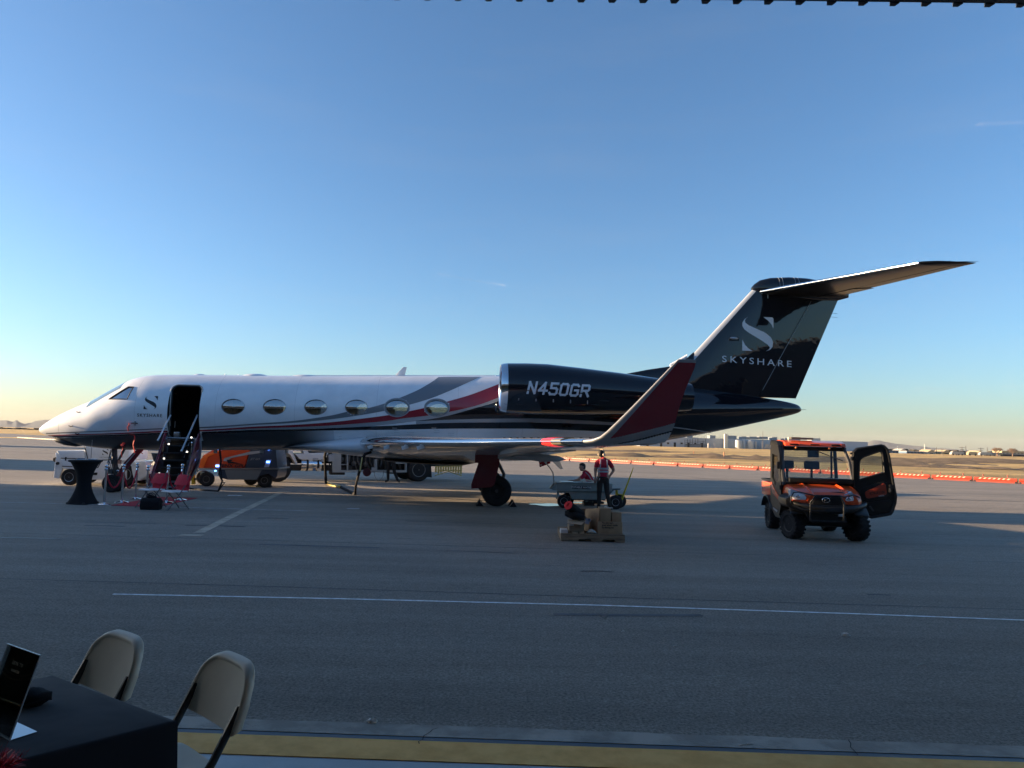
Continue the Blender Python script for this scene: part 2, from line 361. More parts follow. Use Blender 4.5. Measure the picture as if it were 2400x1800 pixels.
# painted lines
def line(name, pts, w_, mat, z=.004):
    q = MB()
    for a, b_ in zip(pts, pts[1:]):
        a, b_ = Vector((a[0], a[1], 0)), Vector((b_[0], b_[1], 0)); d = (b_-a).normalized(); n_ = Vector((-d.y, d.x, 0))*w_/2
        q.add([(*(a-n_).xy, z), (*(b_-n_).xy, z), (*(b_+n_).xy, z), (*(a+n_).xy, z)], [(0, 1, 2, 3)])
    return q.build(name, mat, kind='structure', smooth=False)
line('white_line', [G(265, 1393), G(800, 1404), G(1400, 1419), G(2000, 1439), G(2400, 1454), G(2400, 1454)+Vector((6, -.35, 0))], .05, PAINTW)
line('white_line', [(-40, 18.3), (-11.5, 18.1), (-5, 17.9)], .055, M('worn pale line', (.46, .47, .47), .8, var=.35, vscale=5))
line('lead_line', [G(466, 1249), G(560, 1202), G(657, 1155)], .20, PAINTT)
line('lead_line', [G(420, 1254.5), G(475, 1255.5)], .22, PAINTT, .006)
line('lead_line', [G(648, 1152.5), G(682, 1153)], .25, PAINTT, .006)
line('white_mark', [G(534, 1161), G(567, 1161.5)], .2, PAINTW)
line('white_mark', [G(814, 1192), G(842, 1192.5)], .2, M('faint mark', (.46, .47, .48), .8))
for (a, b_, w_) in (((1560, 1111), (1745, 1132), .12), ((1440, 1103), (1560, 1111), .12), ((1180, 1105), (1420, 1112), .08), ((2060, 1165), (2400, 1176), .1), ((60, 1062), (300, 1067), .3), ((900, 1118), (1240, 1119), .1)):
    line('sealed_crack', [G(*a), G(*b_)], w_, M('crack sealant', (.035, .034, .034), .6), .005)
for (px, py, w_, l_) in ((505, 1233, .14, 1.2), (1400, 1340, .05, .5), (640, 1215, .12, .7), (60, 1262, .14, 1.2), (245, 1233, .1, .8), (2060, 1395, .05, .3)):
    p = G(px, py); line('oil_stain', [(p.x-l_/2, p.y), (p.x, p.y+.05), (p.x+l_/2, p.y)], w_, M('oil stain', (.03, .03, .032), .5), .003)
# paving lane joints, tyre scuffs and patches
r_ = random.Random(31); JNT = M('paving joint', (.085, .086, .088), .7, var=.4, vscale=2); SCF = M('tyre scuff', (.10, .10, .102), .6, var=.3, vscale=1.5)
for y, w_ in ((8.95, .025), (12.75, .03), (16.6, .03), (20.6, .035), (24.5, .04), (28.5, .05), (32.6, .06), (40.6, .08)):
    pts, x = [], -60
    while x < 60: pts.append((x, y-.022*x+r_.uniform(-.02, .02))); x += r_.uniform(1.5, 4)
    line('paving_joint', pts, w_, JNT, .0025)
for k in range(26):
    x, y = r_.uniform(-16, 18), r_.uniform(7, 27); l_ = r_.uniform(.5, 3); w_ = r_.uniform(.03, .10); b_ = r_.uniform(-.15, .15)
    if y < .1*abs(x)+6: continue
    line('tyre_scuff', [(x-l_/2, y), (x, y+b_*.4), (x+l_/2, y+b_)], w_, SCF, .0032+k*.00003)
# puddles by the water cart
PUD = M('wet puddle', (.01, .012, .014), .015, spec=1.0)
def blob(name, px, py, a, b_, mat, z=.003, seed=0):
    r_ = random.Random(seed); c = G(px, py); q = MB(); n_ = 28; ph = [r_.uniform(0, 6) for _ in range(3)]
    q.add([(c.x+a*(1+.15*math.sin(3*t+ph[0])+.08*math.sin(7*t+ph[1]))*math.cos(t), c.y+b_*(1+.2*math.sin(4*t+ph[2]))*math.sin(t), z) for t in [2*math.pi*k/n_ for k in range(n_)]], [tuple(range(n_))])
    return q.build(name, mat, kind='structure', smooth=False)
blob('puddle', 1286, 1183, .50, .42, PUD); blob('puddle', 1378, 1178, .9, .16, PUD, seed=3)
# ---------------------------------------------------------------- the hangar the camera stands in
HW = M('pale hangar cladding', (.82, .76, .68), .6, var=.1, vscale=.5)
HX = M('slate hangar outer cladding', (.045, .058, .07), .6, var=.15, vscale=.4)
hg = thing('hangar', 'dark metal hangar with a ribbed door header seen along the top edge of the picture', 'hangar', (0, 4.9, 0), YAWH)
def hpart(mb, name, mat=HW, **k): return mb.build(name, mat, hg, loc=(0, -4.9, 0), **k)
HZ = D(2250, 1.5, 4.98).z                      # header underside
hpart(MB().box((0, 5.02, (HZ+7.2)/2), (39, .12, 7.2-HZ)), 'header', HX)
rb = MB(); me_r = MB().prism([(-.035, 0), (-.02, .04), (.02, .04), (.035, 0)], 0, .9, 'Z').mesh('rib', HX)
RIBS = 0
for i in range(52):
    o = linkmesh('rib', me_r, hg, (-4.2+i*.232, .18, HZ-.006)); RIBS += 1
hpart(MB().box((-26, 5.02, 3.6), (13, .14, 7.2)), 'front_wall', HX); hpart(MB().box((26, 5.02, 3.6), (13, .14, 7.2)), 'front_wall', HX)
hpart(MB().box((0, -21.2, 3.6), (64, .2, 7.2)), 'back_wall'); hpart(MB().box((-32, -8, 3.6), (.2, 26, 7.2)), 'side_wall'); hpart(MB().box((32, -8, 3.6), (.2, 26, 7.2)), 'side_wall')
hpart(MB().box((0, -8, 7.32), (64, 26.6, .2)), 'roof')
# unseen sheds added at left, placed and sized to lay shade over the apron
SHED = M('pale cladding for added sheds and factory', (.42, .41, .39), .7)
def shed(x0, x1, y0, y1, h, label):
    t = thing('shed', label, 'shed', ((x0+x1)/2, (y0+y1)/2, 0))
    a, b_ = (x1-x0)/2, (y1-y0)/2
    MB().box((0, 0, h/2), (2*a, 2*b_, h)).build('wall', SHED, t)
    MB().box((0, 0, h+.06), (2*a+.3, 2*b_+.3, .14)).build('roof', DARKM, t)
    for k in range(3): MB().box((a+.04, -b_+(k+.5)*2*b_/3, 1.5), (.08, min(3, b_*.5), 3)).build('door', DARKM, t)
shed(-75, -45, -60, 23.8, 7.8, 'long unseen shed added beyond the left edge to shade the near apron')
shed(-75, -45, 24.0, 26.4, 5.8, 'narrow unseen shed added behind the long shed, kept low to light the nose')
shed(-82, -62, 37.0, 45.0, 10.5, 'square unseen shed added beyond the left edge to cast a shade band')
shed(-118, -100, 74, 77, 11, 'small unseen shed added far off left to cast a thin shade band')
# ---------------------------------------------------------------- barricades
BARO = M('orange barricade plastic', (.34, .034, .013), .5); BARW = M('white barricade sheeting', (.55, .42, .30), .5)
def make_barricade(L_, body, stripe, label, group, stripes=True):
    t = thing('barricade', label, 'barricade', (0, 0, 0), 0, group)
    h = .30 if stripes else .17
    q = MB(); q.prism([(-.16, 0), (-.16, .12), (-.09, .17), (-.09, h), (.09, h), (.09, .17), (.16, .12), (.16, 0)], -L_/2+.06, L_/2-.06, 'X')
    q.build('body', body, t)
    q = MB(); [q.box((sx*(L_/2-.12), 0, .05), (.10, .34, .1)) for sx in (-1, 1)]; q.build('foot', DARKM, t)
    if stripes:
        for k in range(7):
            x = -L_/2+.35+k*(L_-.9)/6
            MB().add([(x-.05, -.094, .19), (x+.06, -.094, .19), (x+.16, -.094, h-.02), (x+.05, -.094, h-.02)], [(0, 1, 2, 3)]).build('stripe', stripe, t, smooth=False)
        for sx in (-.27, .27):
            MB().lathe([(.012, h), (.012, h+.08), (.035, h+.09), (.035, h+.17), (.012, h+.19)], (sx*L_, 0, 0), n=8).build('lamp', BARO, t)
    return t
Lb = 2.42; nb = 26; rot = math.atan2(bd.y, bd.x)
proto = make_barricade(Lb, BARO, BARW, 'x', 'orange barricades along the apron edge')
ordn = ['first', 'second', 'third', 'fourth', 'fifth', 'sixth', 'seventh', 'eighth', 'ninth', 'tenth', 'eleventh', 'twelfth', 'thirteenth', 'fourteenth', 'fifteenth', 'sixteenth', 'seventeenth', 'eighteenth', 'nineteenth', 'twentieth']
for i in range(20):
    o = proto if i == 0 else copy_tree(proto)
    p = bar0 + bd*(Lb*(i+.5)); o.location = (p.x, p.y, .0); o.rotation_euler = (0, 0, rot)
    k = 19-i
    o['label'] = 'orange striped barricade, %s of its row from the right edge' % ordn[k] if i >= 10 else 'orange striped barricade, %s of its row from the wing' % ordn[i]
PALE = M('pale barricade plastic', (.50, .42, .30), .6)
a0 = G(42, 1026); a1 = G(150, 1032.5); dv = (a1-a0); nl = 18; dirl = math.atan2(dv.y, dv.x)
p2 = make_barricade(dv.length/nl*.98, PALE, PALE, 'x', 'pale barricades beyond the aircraft nose', False)
for i in range(nl):
    o = p2 if i == 0 else copy_tree(p2); p = a0 + dv*((i+.5)/nl); o.location = (p.x, p.y, 0); o.rotation_euler = (0, 0, dirl)
    o['label'] = 'low pale barricade in the far row by the nose, %s from its left end' % ordn[i]
# ---------------------------------------------------------------- stakes in the field
for (px, py, py0, lab) in ((1626, 1065, 1058, 'short pale stake in the dirt field right of the tail'), (1697, 1074, 1060, 'taller orange stake in the dirt field near the buggy')):
    p = G(px, py); q = MB().box((0, 0, (py-py0)/FPX*p.y/2), (.14, .14, (py-py0)/FPX*p.y)); o = q.build('stake', M('stake wood', (.6, .28, .14), .8), loc=p); tag(o, lab, 'stake')
# ---------------------------------------------------------------- far plant and houses
PLM = M('pale grey cladding', (.36, .40, .44), .7, var=.1, vscale=.08)
PLB = M('blue grey cladding', (.30, .37, .46), .7)
YC = 520
hor = lambda px: 1031+(px-1200)*.0258
def fx(px, Y=YC): return D(px, hor(px), Y).x
def fz(px, py, Y=YC): return CAMH+(hor(px)-py)/FPX*Y
plant = thing('factory', 'long grey factory with roof units and tanks on the horizon behind the tail', 'factory', (fx(1680), YC, -.2))
def fpart(name, x0, x1, ytop, mat, ybot=None, dy=0, dep=30):
    a, b_ = fx(x0)-fx(1680), fx(x1)-fx(1680); zt = fz((x0+x1)/2, ytop)+.2; zb = 0 if ybot is None else fz((x0+x1)/2, ybot)+.2
    return MB().box(((a+b_)/2, dy+dep/2, (zt+zb)/2), (b_-a, dep, zt-zb)).build(name, mat, plant)
fpart('wall', 1500, 1808, 1027, PLM, dep=60); fpart('wall', 1808, 1932, 1032.5, PLM, dep=60); fpart('wall', 1932, 2034, 1034.5, PLB, dep=50)
fpart('wall', 1532, 1640, 1024.5, PLM, dy=4, dep=50)
for (a_, b_, t_) in ((1667, 1680, 1020.5), (1707, 1728, 1021), (1741, 1752, 1023), (1758, 1777, 1023.5), (1782, 1802, 1023.5), (1814, 1826, 1024.5), (1612, 1626, 1022), (1842, 1856, 1027), (1862, 1880, 1028), (1905, 1926, 1027)):
    fpart('roof_unit', a_, b_, t_, M('roof unit grey', (.22, .25, .27), .6) if a_ != 1905 else SHED, ybot=1029 if a_ < 1808 else 1034, dy=2+(a_ % 3)*.7, dep=8)
st = fpart('stack', 1693, 1700, 1017.5, M('cream stack', (.62, .60, .50), .6), dy=-6, dep=2.2)
for (px, r_, t_) in ((1725, 9, 1032), (1752, 8, 1033), (1737, 3.5, 1031), (1765, 2.5, 1036), (1779.5, 3.2, 1036), (1655, 2, 1040), (1669, 2, 1041)):
    zt = fz(px, t_); MB().lathe([(r_/FPX*YC*.99, 0), (r_/FPX*YC, .1), (r_/FPX*YC, zt), (r_/FPX*YC*.7, zt+.6)], (fx(px)-fx(1680), -6, 0), n=20).build('tank', M('tank steel', (.42, .44, .45), .45, metal=.3) if r_ > 3.3 else SHED, plant)
pr_ = MB(); r_ = random.Random(5)
for k in range(26):
    px = 1598+k*2.0; hh = r_.uniform(3.5, 6.8) if k % 3 == 0 else 2.6
    pr_.box((fx(px)-fx(1680), -9, hh/2), (.25, .25, hh))
for z in (2, 3.4, 4.6): pr_.box((fx(1622)-fx(1680), -9, z), (fx(1645)-fx(1600), .3, .22))
pr_.build('pipe_rack', DARKM, plant, smooth=False)
pr_ = MB()
for k in range(14):
    px = 1783+k*2.6; pr_.box((fx(px)-fx(1680), -9, 1.9), (.4, .4, 3.8)); pr_.box((fx(px)-fx(1680), -9.3, 1.2+(k % 3)*.9), (.9, .9, .7))
for z in (1.3, 2.6, 3.7): pr_.box((fx(1800)-fx(1680), -9.4, z), (fx(1820)-fx(1783), .3, .3))
pr_.build('pipe_rack', SHED, plant, smooth=False)
for k in range(9):
    px = 1515+k*16; fpart('window' if k % 2 else 'door', px, px+5, 1036+k*.25, DARKM, ybot=None if k % 2 == 0 else 1041, dy=-.3, dep=.5)
HOUSECOL = {'w': (.42, .40, .36), 'b': (.10, .16, .25), 'g': (.28, .28, .27), 't': (.42, .34, .21), 'd': (.07, .07, .08)}
def lowbuilding(px0, px1, ytop, Y, c, label, roof='d', win=3, slant=False):
    x0, x1 = fx(px0, Y), fx(px1, Y); h = max(1.2, fz((px0+px1)/2, ytop, Y))
    t = thing('low_building', label, 'building', ((x0+x1)/2, Y, -.2)); L_ = x1-x0
    MB().box((0, 5, h/2), (L_, 10, h)).build('wall', M('far wall '+c, HOUSECOL[c], .8), t)
    if slant: MB().prism([(-L_/2-.3, h), (0, h+1.6), (L_/2+.3, h)], -.3, 10.3, 'Y').build('roof', M('far wall '+roof, HOUSECOL[roof], .8), t)
    else: MB().box((0, 5, h+.15), (L_+.5, 10.5, .4)).build('roof', M('far wall '+roof, HOUSECOL[roof], .8), t)
    for k in range(win): MB().box((-L_/2+(k+.5)*L_/win, -.05, h*.45), (L_/win*.45, .2, h*.35)).build('window', DARKM, t)
lowbuilding(2083, 2106, 1056, 420, 'b', 'dark blue shed on the horizon just right of the buggy door', 'd')
lowbuilding(2108, 2127, 1056.5, 480, 'w', 'small white building right of the dark blue shed', 'w', 2, True)
lowbuilding(2125, 2165, 1060, 430, 'b', 'long low blue building on the horizon', 'w', 5)
lowbuilding(2130, 2205, 1058, 560, 'w', 'long white flat building behind the long low blue one', 'w', 8)
lowbuilding(2174, 2192, 1060.5, 430, 'w', 'small cream house with a dark doorway left of the arched shed', 't', 1, True)
lowbuilding(2208, 2228, 1060, 430, 't', 'tan shed with arched front on the right horizon', 't', 1, True)
lowbuilding(2229, 2278, 1061, 440, 'b', 'blue grey warehouse behind the twin poles', 'g', 6)
lowbuilding(2288, 2306, 1062, 430, 'g', 'small brown house between the poles and the bare tree', 't', 1, True)
lowbuilding(2348, 2400, 1057.5, 520, 't', 'sunlit tan building behind the second bare tree', 't', 6)
lowbuilding(2350, 2410, 1064, 380, 'd', 'long dark low shed at the right edge of the horizon', 'w', 4)
def van(px, Y, c, label, k):
    t = thing('parked_van', label, 'van', (fx(px, Y), Y, -.05), 0, 'vehicles parked on the far right horizon')
    MB().prism([(-2.2, .4), (-2.2, 1.1), (-1.5, 1.9), (2.2, 1.9), (2.2, .4)], -.9, .9, 'Y').build('body', M('van '+c, HOUSECOL[c], .4), t)
    for sx in (-1.4, 1.4): MB().lathe([(.36, -.1), (.36, .1)], (sx, -.85, .36), 'Y', 12).build('wheel', RUBBER, t)
for k, (px, c) in enumerate(((2238, 'w'), (2246, 'w'), (2277, 't'), (2304, 'w'), (2312, 'w'), (2321, 'g'), (2329, 'w'), (2338, 't'))):
    van(px, 360+k*3, c, 'tiny parked vehicle on the far right horizon, %s from the left in its row' % ordn[k], k)
# utility poles
POLE = M('pole wood', (.12, .10, .085), .9)
for (px, ytop, Y, arm, lab) in ((2255, 1046, 420, 3.4, 'tall pole with a crossarm beside a slim mast on the right horizon'), (2264, 1044, 420, 0, 'slim mast right beside the pole with a crossarm'), (2299, 1048, 430, 3.6, 'utility pole with crossarm left of the first bare tree'), (2314, 1048, 430, 0, 'plain utility pole just left of the first bare tree'), (2195, 1047, 430, 0, 'thin mast above the cream house'), (2167, 1040, 440, 0, 'white lamp mast at the end of the long blue building'), (2104, 1045, 430, 2.2, 'white lamp mast with two heads above the dark blue shed'), (2208, 1052, 420, 0, 'short dark post by the tan arched shed'), (1788, 1010, 500, 0, 'slim mast in front of the factory left of the buggy roof')):
    h = fz(px, ytop, Y); t = thing('utility_pole', lab, 'pole', (fx(px, Y), Y, -.2))
    wl_ = px in (2167, 2104); pm = M('white mast', (.7, .7, .66), .5) if wl_ else POLE
    MB().lathe([(.2, 0), (.12, h)], n=8).build('shaft', pm, t)
    if arm:
        MB().box((0, 0, h-.6), (arm, .2, .22)).build('crossarm', pm, t)
        if not wl_: MB().box((0, 0, h-1.6), (arm*.7, .2, .2)).build('crossarm', pm, t)
# bare trees
BARK = M('bare branches', (.20, .135, .10), .95)
def bare_tree(px, ytop, Y, wdt, label, seed):
    r_ = random.Random(seed); h = fz(px, ytop, Y); t = thing('bare_tree', label, 'tree', (fx(px, Y), Y, -.2))
    tr = MB(); tr.tube([(0, 0, 0), (.1, 0, h*.18), (0, 0, h*.3)], [.35, .28, .24], 7); tr.build('trunk', BARK, t)
    cr2 = MB(); W = wdt/FPX*Y/2
    def grow(p, d, L_, r0, lev):
        q = p + d*L_; cr2.tube([p, (p+q)/2+Vector((r_.uniform(-.1, .1),)*3)*L_*.3, q], [r0, r0*.8, r0*.6], 4 if lev > 1 else 5, cap=False)
        if lev == 0: return
        for _ in range(4 if lev > 2 else 3):
            nd = (d + Vector((r_.uniform(-1, 1), r_.uniform(-1, 1), r_.uniform(-.25, .8)))*.75).normalized(); grow(q, nd, L_*r_.uniform(.62, .82), r0*.6, lev-1)
    for k in range(6):
        a = 2*math.pi*k/6; grow(Vector((0, 0, h*.26)), Vector((math.cos(a)*W*.85/h*2, math.sin(a)*.6, 1)).normalized(), h*.24, .14, 4)
    cr2.build('crown', BARK, t, smooth=False)
bare_tree(2337, 1046, 330, 22, 'bare rounded tree on the right horizon, the larger of two', 1)
bare_tree(2373, 1048, 370, 19, 'smaller bare tree near the right edge in front of a tan building', 2)
# scrub line along the left horizon and behind the houses
SCRUB = M('dark scrub', (.07, .06, .045), 1, var=.3, vscale=.3)
sb = MB(); r_ = random.Random(9)
for k in range(420):
    x = -420+k*1.0+r_.uniform(-.5, .5); h = r_.uniform(.6, 2.0)
    sb.ball((x*1.4, 620+r_.uniform(-5, 5), h*.3), 1, 6, sq=(r_.uniform(1, 3), 1.5, h))
for k in range(160):
    x = 270+k*1.3; sb.ball((x, 560+r_.uniform(-15, 15), .6), 1, 6, sq=(r_.uniform(1.5, 4), 2, r_.uniform(1.5, 4.5)))
o = sb.build('scrub', SCRUB, kind='stuff', smooth=False); tag(o, 'dark line of low scrub along the far edge of the fields', 'scrub')
# mountains
def range_(name, pts, Y, mat, dep=2500):
    q = MB(); base = []; rings = []
    from mathutils import noise
    rr = []
    for i in range(len(pts)-1):
        (xa, ya), (xb, yb) = pts[i], pts[i+1]; n_ = max(2, int(abs(xb-xa)/3))
        for k in range(n_):
            t = k/n_; x = xa+(xb-xa)*t; y = ya+(yb-ya)*(t*t*(3-2*t)); rr.append((x, y+noise.noise((x*.12, 0, Y))*.8))
    for x, y in rr:
        zt = max(0, (hor(x)-y)/FPX*Y); X = fx(x, Y)
        rings.append([(X*.8, Y*.8, -25)]+[(X*(1-.2*(1-s)), Y*(1-.2*(1-s)), zt*(s**1.3)*(1+.18*noise.noise((x*.07, s*5, 2))*(1-s))) for s in (.25, .5, .75, 1)]+[(X*1.2, Y*1.2, -25)])
    q.loft(rings, False, closed=False); return struct(q, name, mat, ang=80)
HILL = M('distant mountain rock', (.025, .05, .065), 1, var=.08, vscale=.001)
HILL2 = M('distant mountain slope', (.09, .095, .085), 1)
range_('mountains', [(-900, 985), (-500, 975), (-250, 985), (-120, 978), (-40, 988), (0, 985), (15, 985), (28, 988), (38, 984.5), (48, 990), (56, 993), (70, 991), (85, 986), (100, 984), (118, 983), (150, 988), (200, 985), (260, 990), (400, 995), (520, 1008)], 9000, HILL)
range_('mountains', [(1900, 1050), (1990, 1045), (2030, 1036), (2048, 1031.5), (2060, 1032), (2078, 1036), (2110, 1041), (2150, 1045), (2200, 1050), (2300, 1057)], 9500, HILL2)
range_('mountains', [(1150, 1030), (1400, 1033), (1600, 1037), (1800, 1044), (1990, 1049)], 9900, HILL2)
# thin trails and a wisp of cloud, far off and high
CLD = bpy.data.materials.new('thin cloud'); CLD.use_nodes = True; t_ = CLD.node_tree; t_.nodes.clear()
o_ = t_.nodes.new('ShaderNodeOutputMaterial'); a_ = t_.nodes.new('ShaderNodeBsdfTransparent'); d_ = t_.nodes.new('ShaderNodeBsdfTranslucent'); d2_ = t_.nodes.new('ShaderNodeBsdfDiffuse'); x_ = t_.nodes.new('ShaderNodeMixShader'); y_ = t_.nodes.new('ShaderNodeAddShader')
tc_ = t_.nodes.new('ShaderNodeTexCoord'); n_ = t_.nodes.new('ShaderNodeTexNoise'); n_.inputs['Scale'].default_value = .004; g_ = t_.nodes.new('ShaderNodeMath'); g_.operation = 'MULTIPLY'; g_.inputs[1].default_value = .035
t_.links.new(tc_.outputs['Object'], n_.inputs['Vector']); t_.links.new(n_.outputs[0], g_.inputs[0]); t_.links.new(g_.outputs[0], x_.inputs[0]); t_.links.new(a_.outputs[0], x_.inputs[1]); t_.links.new(d_.outputs[0], y_.inputs[0]); t_.links.new(d2_.outputs[0], y_.inputs[1]); t_.links.new(y_.outputs[0], x_.inputs[2]); t_.links.new(x_.outputs[0], o_.inputs[0])
for nm_, pts, Y in (('contrail', [(1027, 641, .3), (1070, 650, 1.3), (1120, 659, 1.6), (1185, 669, .5)], 9000), ('cloud', [(2145, 911, 1), (2175, 910, 4.5), (2210, 911, 4), (2240, 911, .8)], 9000), ('contrail', [(2290, 291, .3), (2330, 290, 1.2), (2400, 287, 1.2), (2460, 284, .3)], 9000), ('cloud', [(2350, 906, .8), (2385, 906, 2.5), (2430, 906, 1)], 9000)):
    q = MB(); q.loft([[D(x, y+w_*math.sin(a), Y)+Vector((0, 60*math.cos(a), 0)) for a in [2*math.pi*k/8 for k in range(8)]] for x, y, w_ in pts]); q.build(nm_, CLD, kind='structure', ang=180)

# thin haze over the valley
hz = MB().box((0, 6200, 118), (34000, 14000, 242)); ho = hz.build('haze', [], kind='stuff', smooth=False)
HM = bpy.data.materials.new('haze air'); HM.use_nodes = True; t_ = HM.node_tree; t_.nodes.clear(); o_ = t_.nodes.new('ShaderNodeOutputMaterial'); v_ = t_.nodes.new('ShaderNodeVolumePrincipled')
v_.inputs['Color'].default_value = (.93, .95, 1, 1); v_.inputs['Density'].default_value = 2.2e-5; v_.inputs['Anisotropy'].default_value = 0; t_.links.new(v_.outputs[0], o_.inputs['Volume']); ho.data.materials.append(HM)
tag(ho, 'thin pale haze lying over the far fields and hills', 'haze')
# ================================================================ the business jet
JO = Vector((-12.09, 21.93, 0)); JA = R(4.5)
je1 = Vector((math.cos(JA), math.sin(JA), 0)); je2 = Vector((math.sin(JA), -math.cos(JA), 0))
jet = thing('business_jet', 'white, red and black twin engined business jet parked with its airstair down', 'aircraft', JO, JA)
def L(px, py, lat):                     # measured place on the aircraft, at a distance lat towards the hangar from its centre line
    d = ray(px, py); c = Vector((0, 0, CAMH)); t = (lat-(c-JO).dot(je2))/d.dot(je2); p = c+d*t
    return (p-JO).dot(je1), p.z
FUS = [(-2.31, 1.845, 1.825, .012), (-2.28, 1.90, 1.775, .07), (-2.2, 1.975, 1.725, .145), (-2.05, 2.09, 1.672, .24), (-1.82, 2.245, 1.60, .355), (-1.49, 2.43, 1.51, .50), (-1.16, 2.595, 1.42, .62), (-.68, 2.82, 1.35, .77),
       (-.37, 3.02, 1.32, .86), (.03, 3.27, 1.30, .95), (.26, 3.40, 1.295, 1.0), (.49, 3.51, 1.295, 1.04), (.83, 3.59, 1.30, 1.09), (1.18, 3.63, 1.305, 1.13), (2.23, 3.665, 1.33, 1.185), (6.5, 3.77, 1.44, 1.195), (9.4, 3.87, 1.5, 1.195), (11.7, 3.94, 1.55, 1.19),
       (13, 3.95, 1.6, 1.16), (15, 3.92, 1.72, 1.05), (16.8, 3.86, 1.94, .88), (18, 3.77, 2.16, .73), (19.2, 3.66, 2.42, .56), (20.58, 3.5, 2.745, .35), (21.3, 3.40, 2.92, .22), (21.7, 3.30, 3.04, .12), (21.8, 3.2, 3.1, .045)]
def fus(x):
    zt, zb, hw = smooth_tab(FUS, x); return (zt+zb)/2, (zt-zb)/2, hw
def fring(x, n=120, k=1.0, floor=None, off=0):
    c, hh, hw = fus(x); out = []
    for i in range(n):
        a = 2*math.pi*i/n; y = (hw*k+off)*math.sin(a); z = c+(hh*k+off)*math.cos(a)
        if floor is not None: z = max(z, floor)
        out.append((x, y, z))
    return out
def surf(x, z, off=.006, side=-1):
    c, hh, hw = fus(x); s = max(-1, min(1, (z-c)/hh)); return side*(hw*math.sqrt(1-s*s)+off)
def FL(px, py):
    lat = 1.1
    for _ in range(4): x, z = L(px, py, lat); lat = abs(surf(x, z))
    return x, z
xs = [-2.31, -2.295, -2.28, -2.24, -2.2, -2.12] + [-2.05+i*.1 for i in range(44)] + [2.4+i*.25 for i in range(45)] + [13.5] + [13.8+i*.3 for i in range(26)] + [21.45, 21.55, 21.65, 21.72, 21.77, 21.8]
xs = sorted(set([round(v, 3) for v in xs]+[round(2.4+i*.125, 3) for i in range(90)]+[round(13.6+i*.15, 3) for i in range(52)]))
fm = MB(); fm.loft([fring(x) for x in xs])
fuse = fm.mesh('fuselage', [WHITE, BLACKP, CABIN], ang=60)
for p in fuse.polygons:
    if p.center.x > 13.5: p.material_index = 1
fo = linkmesh('fuselage', fuse, jet)
# openings: cabin space, door, cabin windows, cockpit windows
def cut(o, mb):
    me = mb.mesh('cutter', [WHITE, BLACKP, CABIN], smooth=False); me.polygons.foreach_set('material_index', [2]*len(me.polygons))
    k = bpy.data.objects.new('cutter', me); C.objects.link(k); k.matrix_world = jet_m
    md = o.modifiers.new('b', 'BOOLEAN'); md.object = k; md.operation = 'DIFFERENCE'; md.solver = 'EXACT'
    bpy.context.view_layer.update()
    dg = bpy.context.evaluated_depsgraph_get(); nm = bpy.data.meshes.new_from_object(o.evaluated_get(dg)); o.modifiers.clear()
    o.data = nm; bpy.data.objects.remove(k); return nm
jet_m = Matrix.Translation(JO) @ Matrix.Rotation(JA, 4, 'Z')
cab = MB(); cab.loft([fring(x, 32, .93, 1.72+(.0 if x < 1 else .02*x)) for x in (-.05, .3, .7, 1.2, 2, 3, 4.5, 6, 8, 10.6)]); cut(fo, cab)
def rrect(x0, x1, z0, z1, r, n=5, sh=0):
    pts = []
    for (cx, cz, a0_) in ((x1-r, z0+r, -90), (x1-r, z1-r, 0), (x0+r, z1-r, 90), (x0+r, z0+r, 180)):
        for k in range(n+1):
            a = R(a0_+90*k/n); pts.append((cx+r*math.cos(a)+sh*(cz-z0), cz+r*math.sin(a)))
    return pts
DOOR = rrect(1.885, 2.80, 1.66, 3.285, .17)
cut(fo, MB().prism(DOOR, -1.6, -.3, 'Y'))
WIN = [(3.76, 2.672), (4.96, 2.70), (6.165, 2.725), (7.365, 2.757), (8.57, 2.785), (9.77, 2.81)]
def ell(cx, cz, a, b_, n=32): return [(cx+a*math.cos(2*math.pi*k/n), cz+b_*math.sin(2*math.pi*k/n)) for k in range(n)]
for side in (-1, 1):
    wc = MB()
    for x, z in WIN: wc.prism(ell(x, z, .325, .228), side*.7, side*1.6, 'Y')
    cut(fo, wc)
CW = [(.045, 2.80), (.65, 2.81), (.735, 3.185), (.56, 3.19)]
for side in (-1, 1): cut(fo, MB().prism(CW, side*.3, side*1.6, 'Y'))
nm = fo.data; nm.polygons.foreach_set('use_smooth', [True]*len(nm.polygons)); nm.set_sharp_from_angle(angle=R(40))
# window panes and rings
for i, (x, z) in enumerate(WIN):
    for side in (-1, 1):
        q = MB(); rr = [[(x+.325*k*math.cos(a), surf(x, z+.228*k*math.sin(a), -.03, side), z+.228*k*math.sin(a)) for a in [2*math.pi*j/28 for j in range(28)]] for k in (1.0, .7, .35, .02)]
        q.loft(rr, False); q.f.append(tuple(3*28+j for j in range(28))); q.m.append(0)
        wo = q.build('window', GLASS, jet)
        q = MB(); big = i >= 4; k2 = 1.2 if big else 1.035
        ka = [(1.0, -.035), (1.0, .012), (k2, .011), (k2, -.004)]
        q.loft([[(x+.325*(1+(k-1)*(1 if not big else .8))*math.cos(a), surf(x, z+.228*k*math.sin(a), o_, side), z+.228*k*math.sin(a)) for a in [2*math.pi*j/36 for j in range(36)]] for k, o_ in ka], False)
        q.build('frame', SILVP if not big else M('grey ring paint', (.16, .19, .21), .35, coat=.4), wo)
        if big:
            q = MB(); q.tube([(x+.325*1.17*math.cos(a), surf(x, z+.228*1.22*math.sin(a), .004, side), z+.228*1.22*math.sin(a)) for a in [2*math.pi*j/36 for j in range(37)]], .012, 5, cap=False); q.build('trim', SILVP, wo)
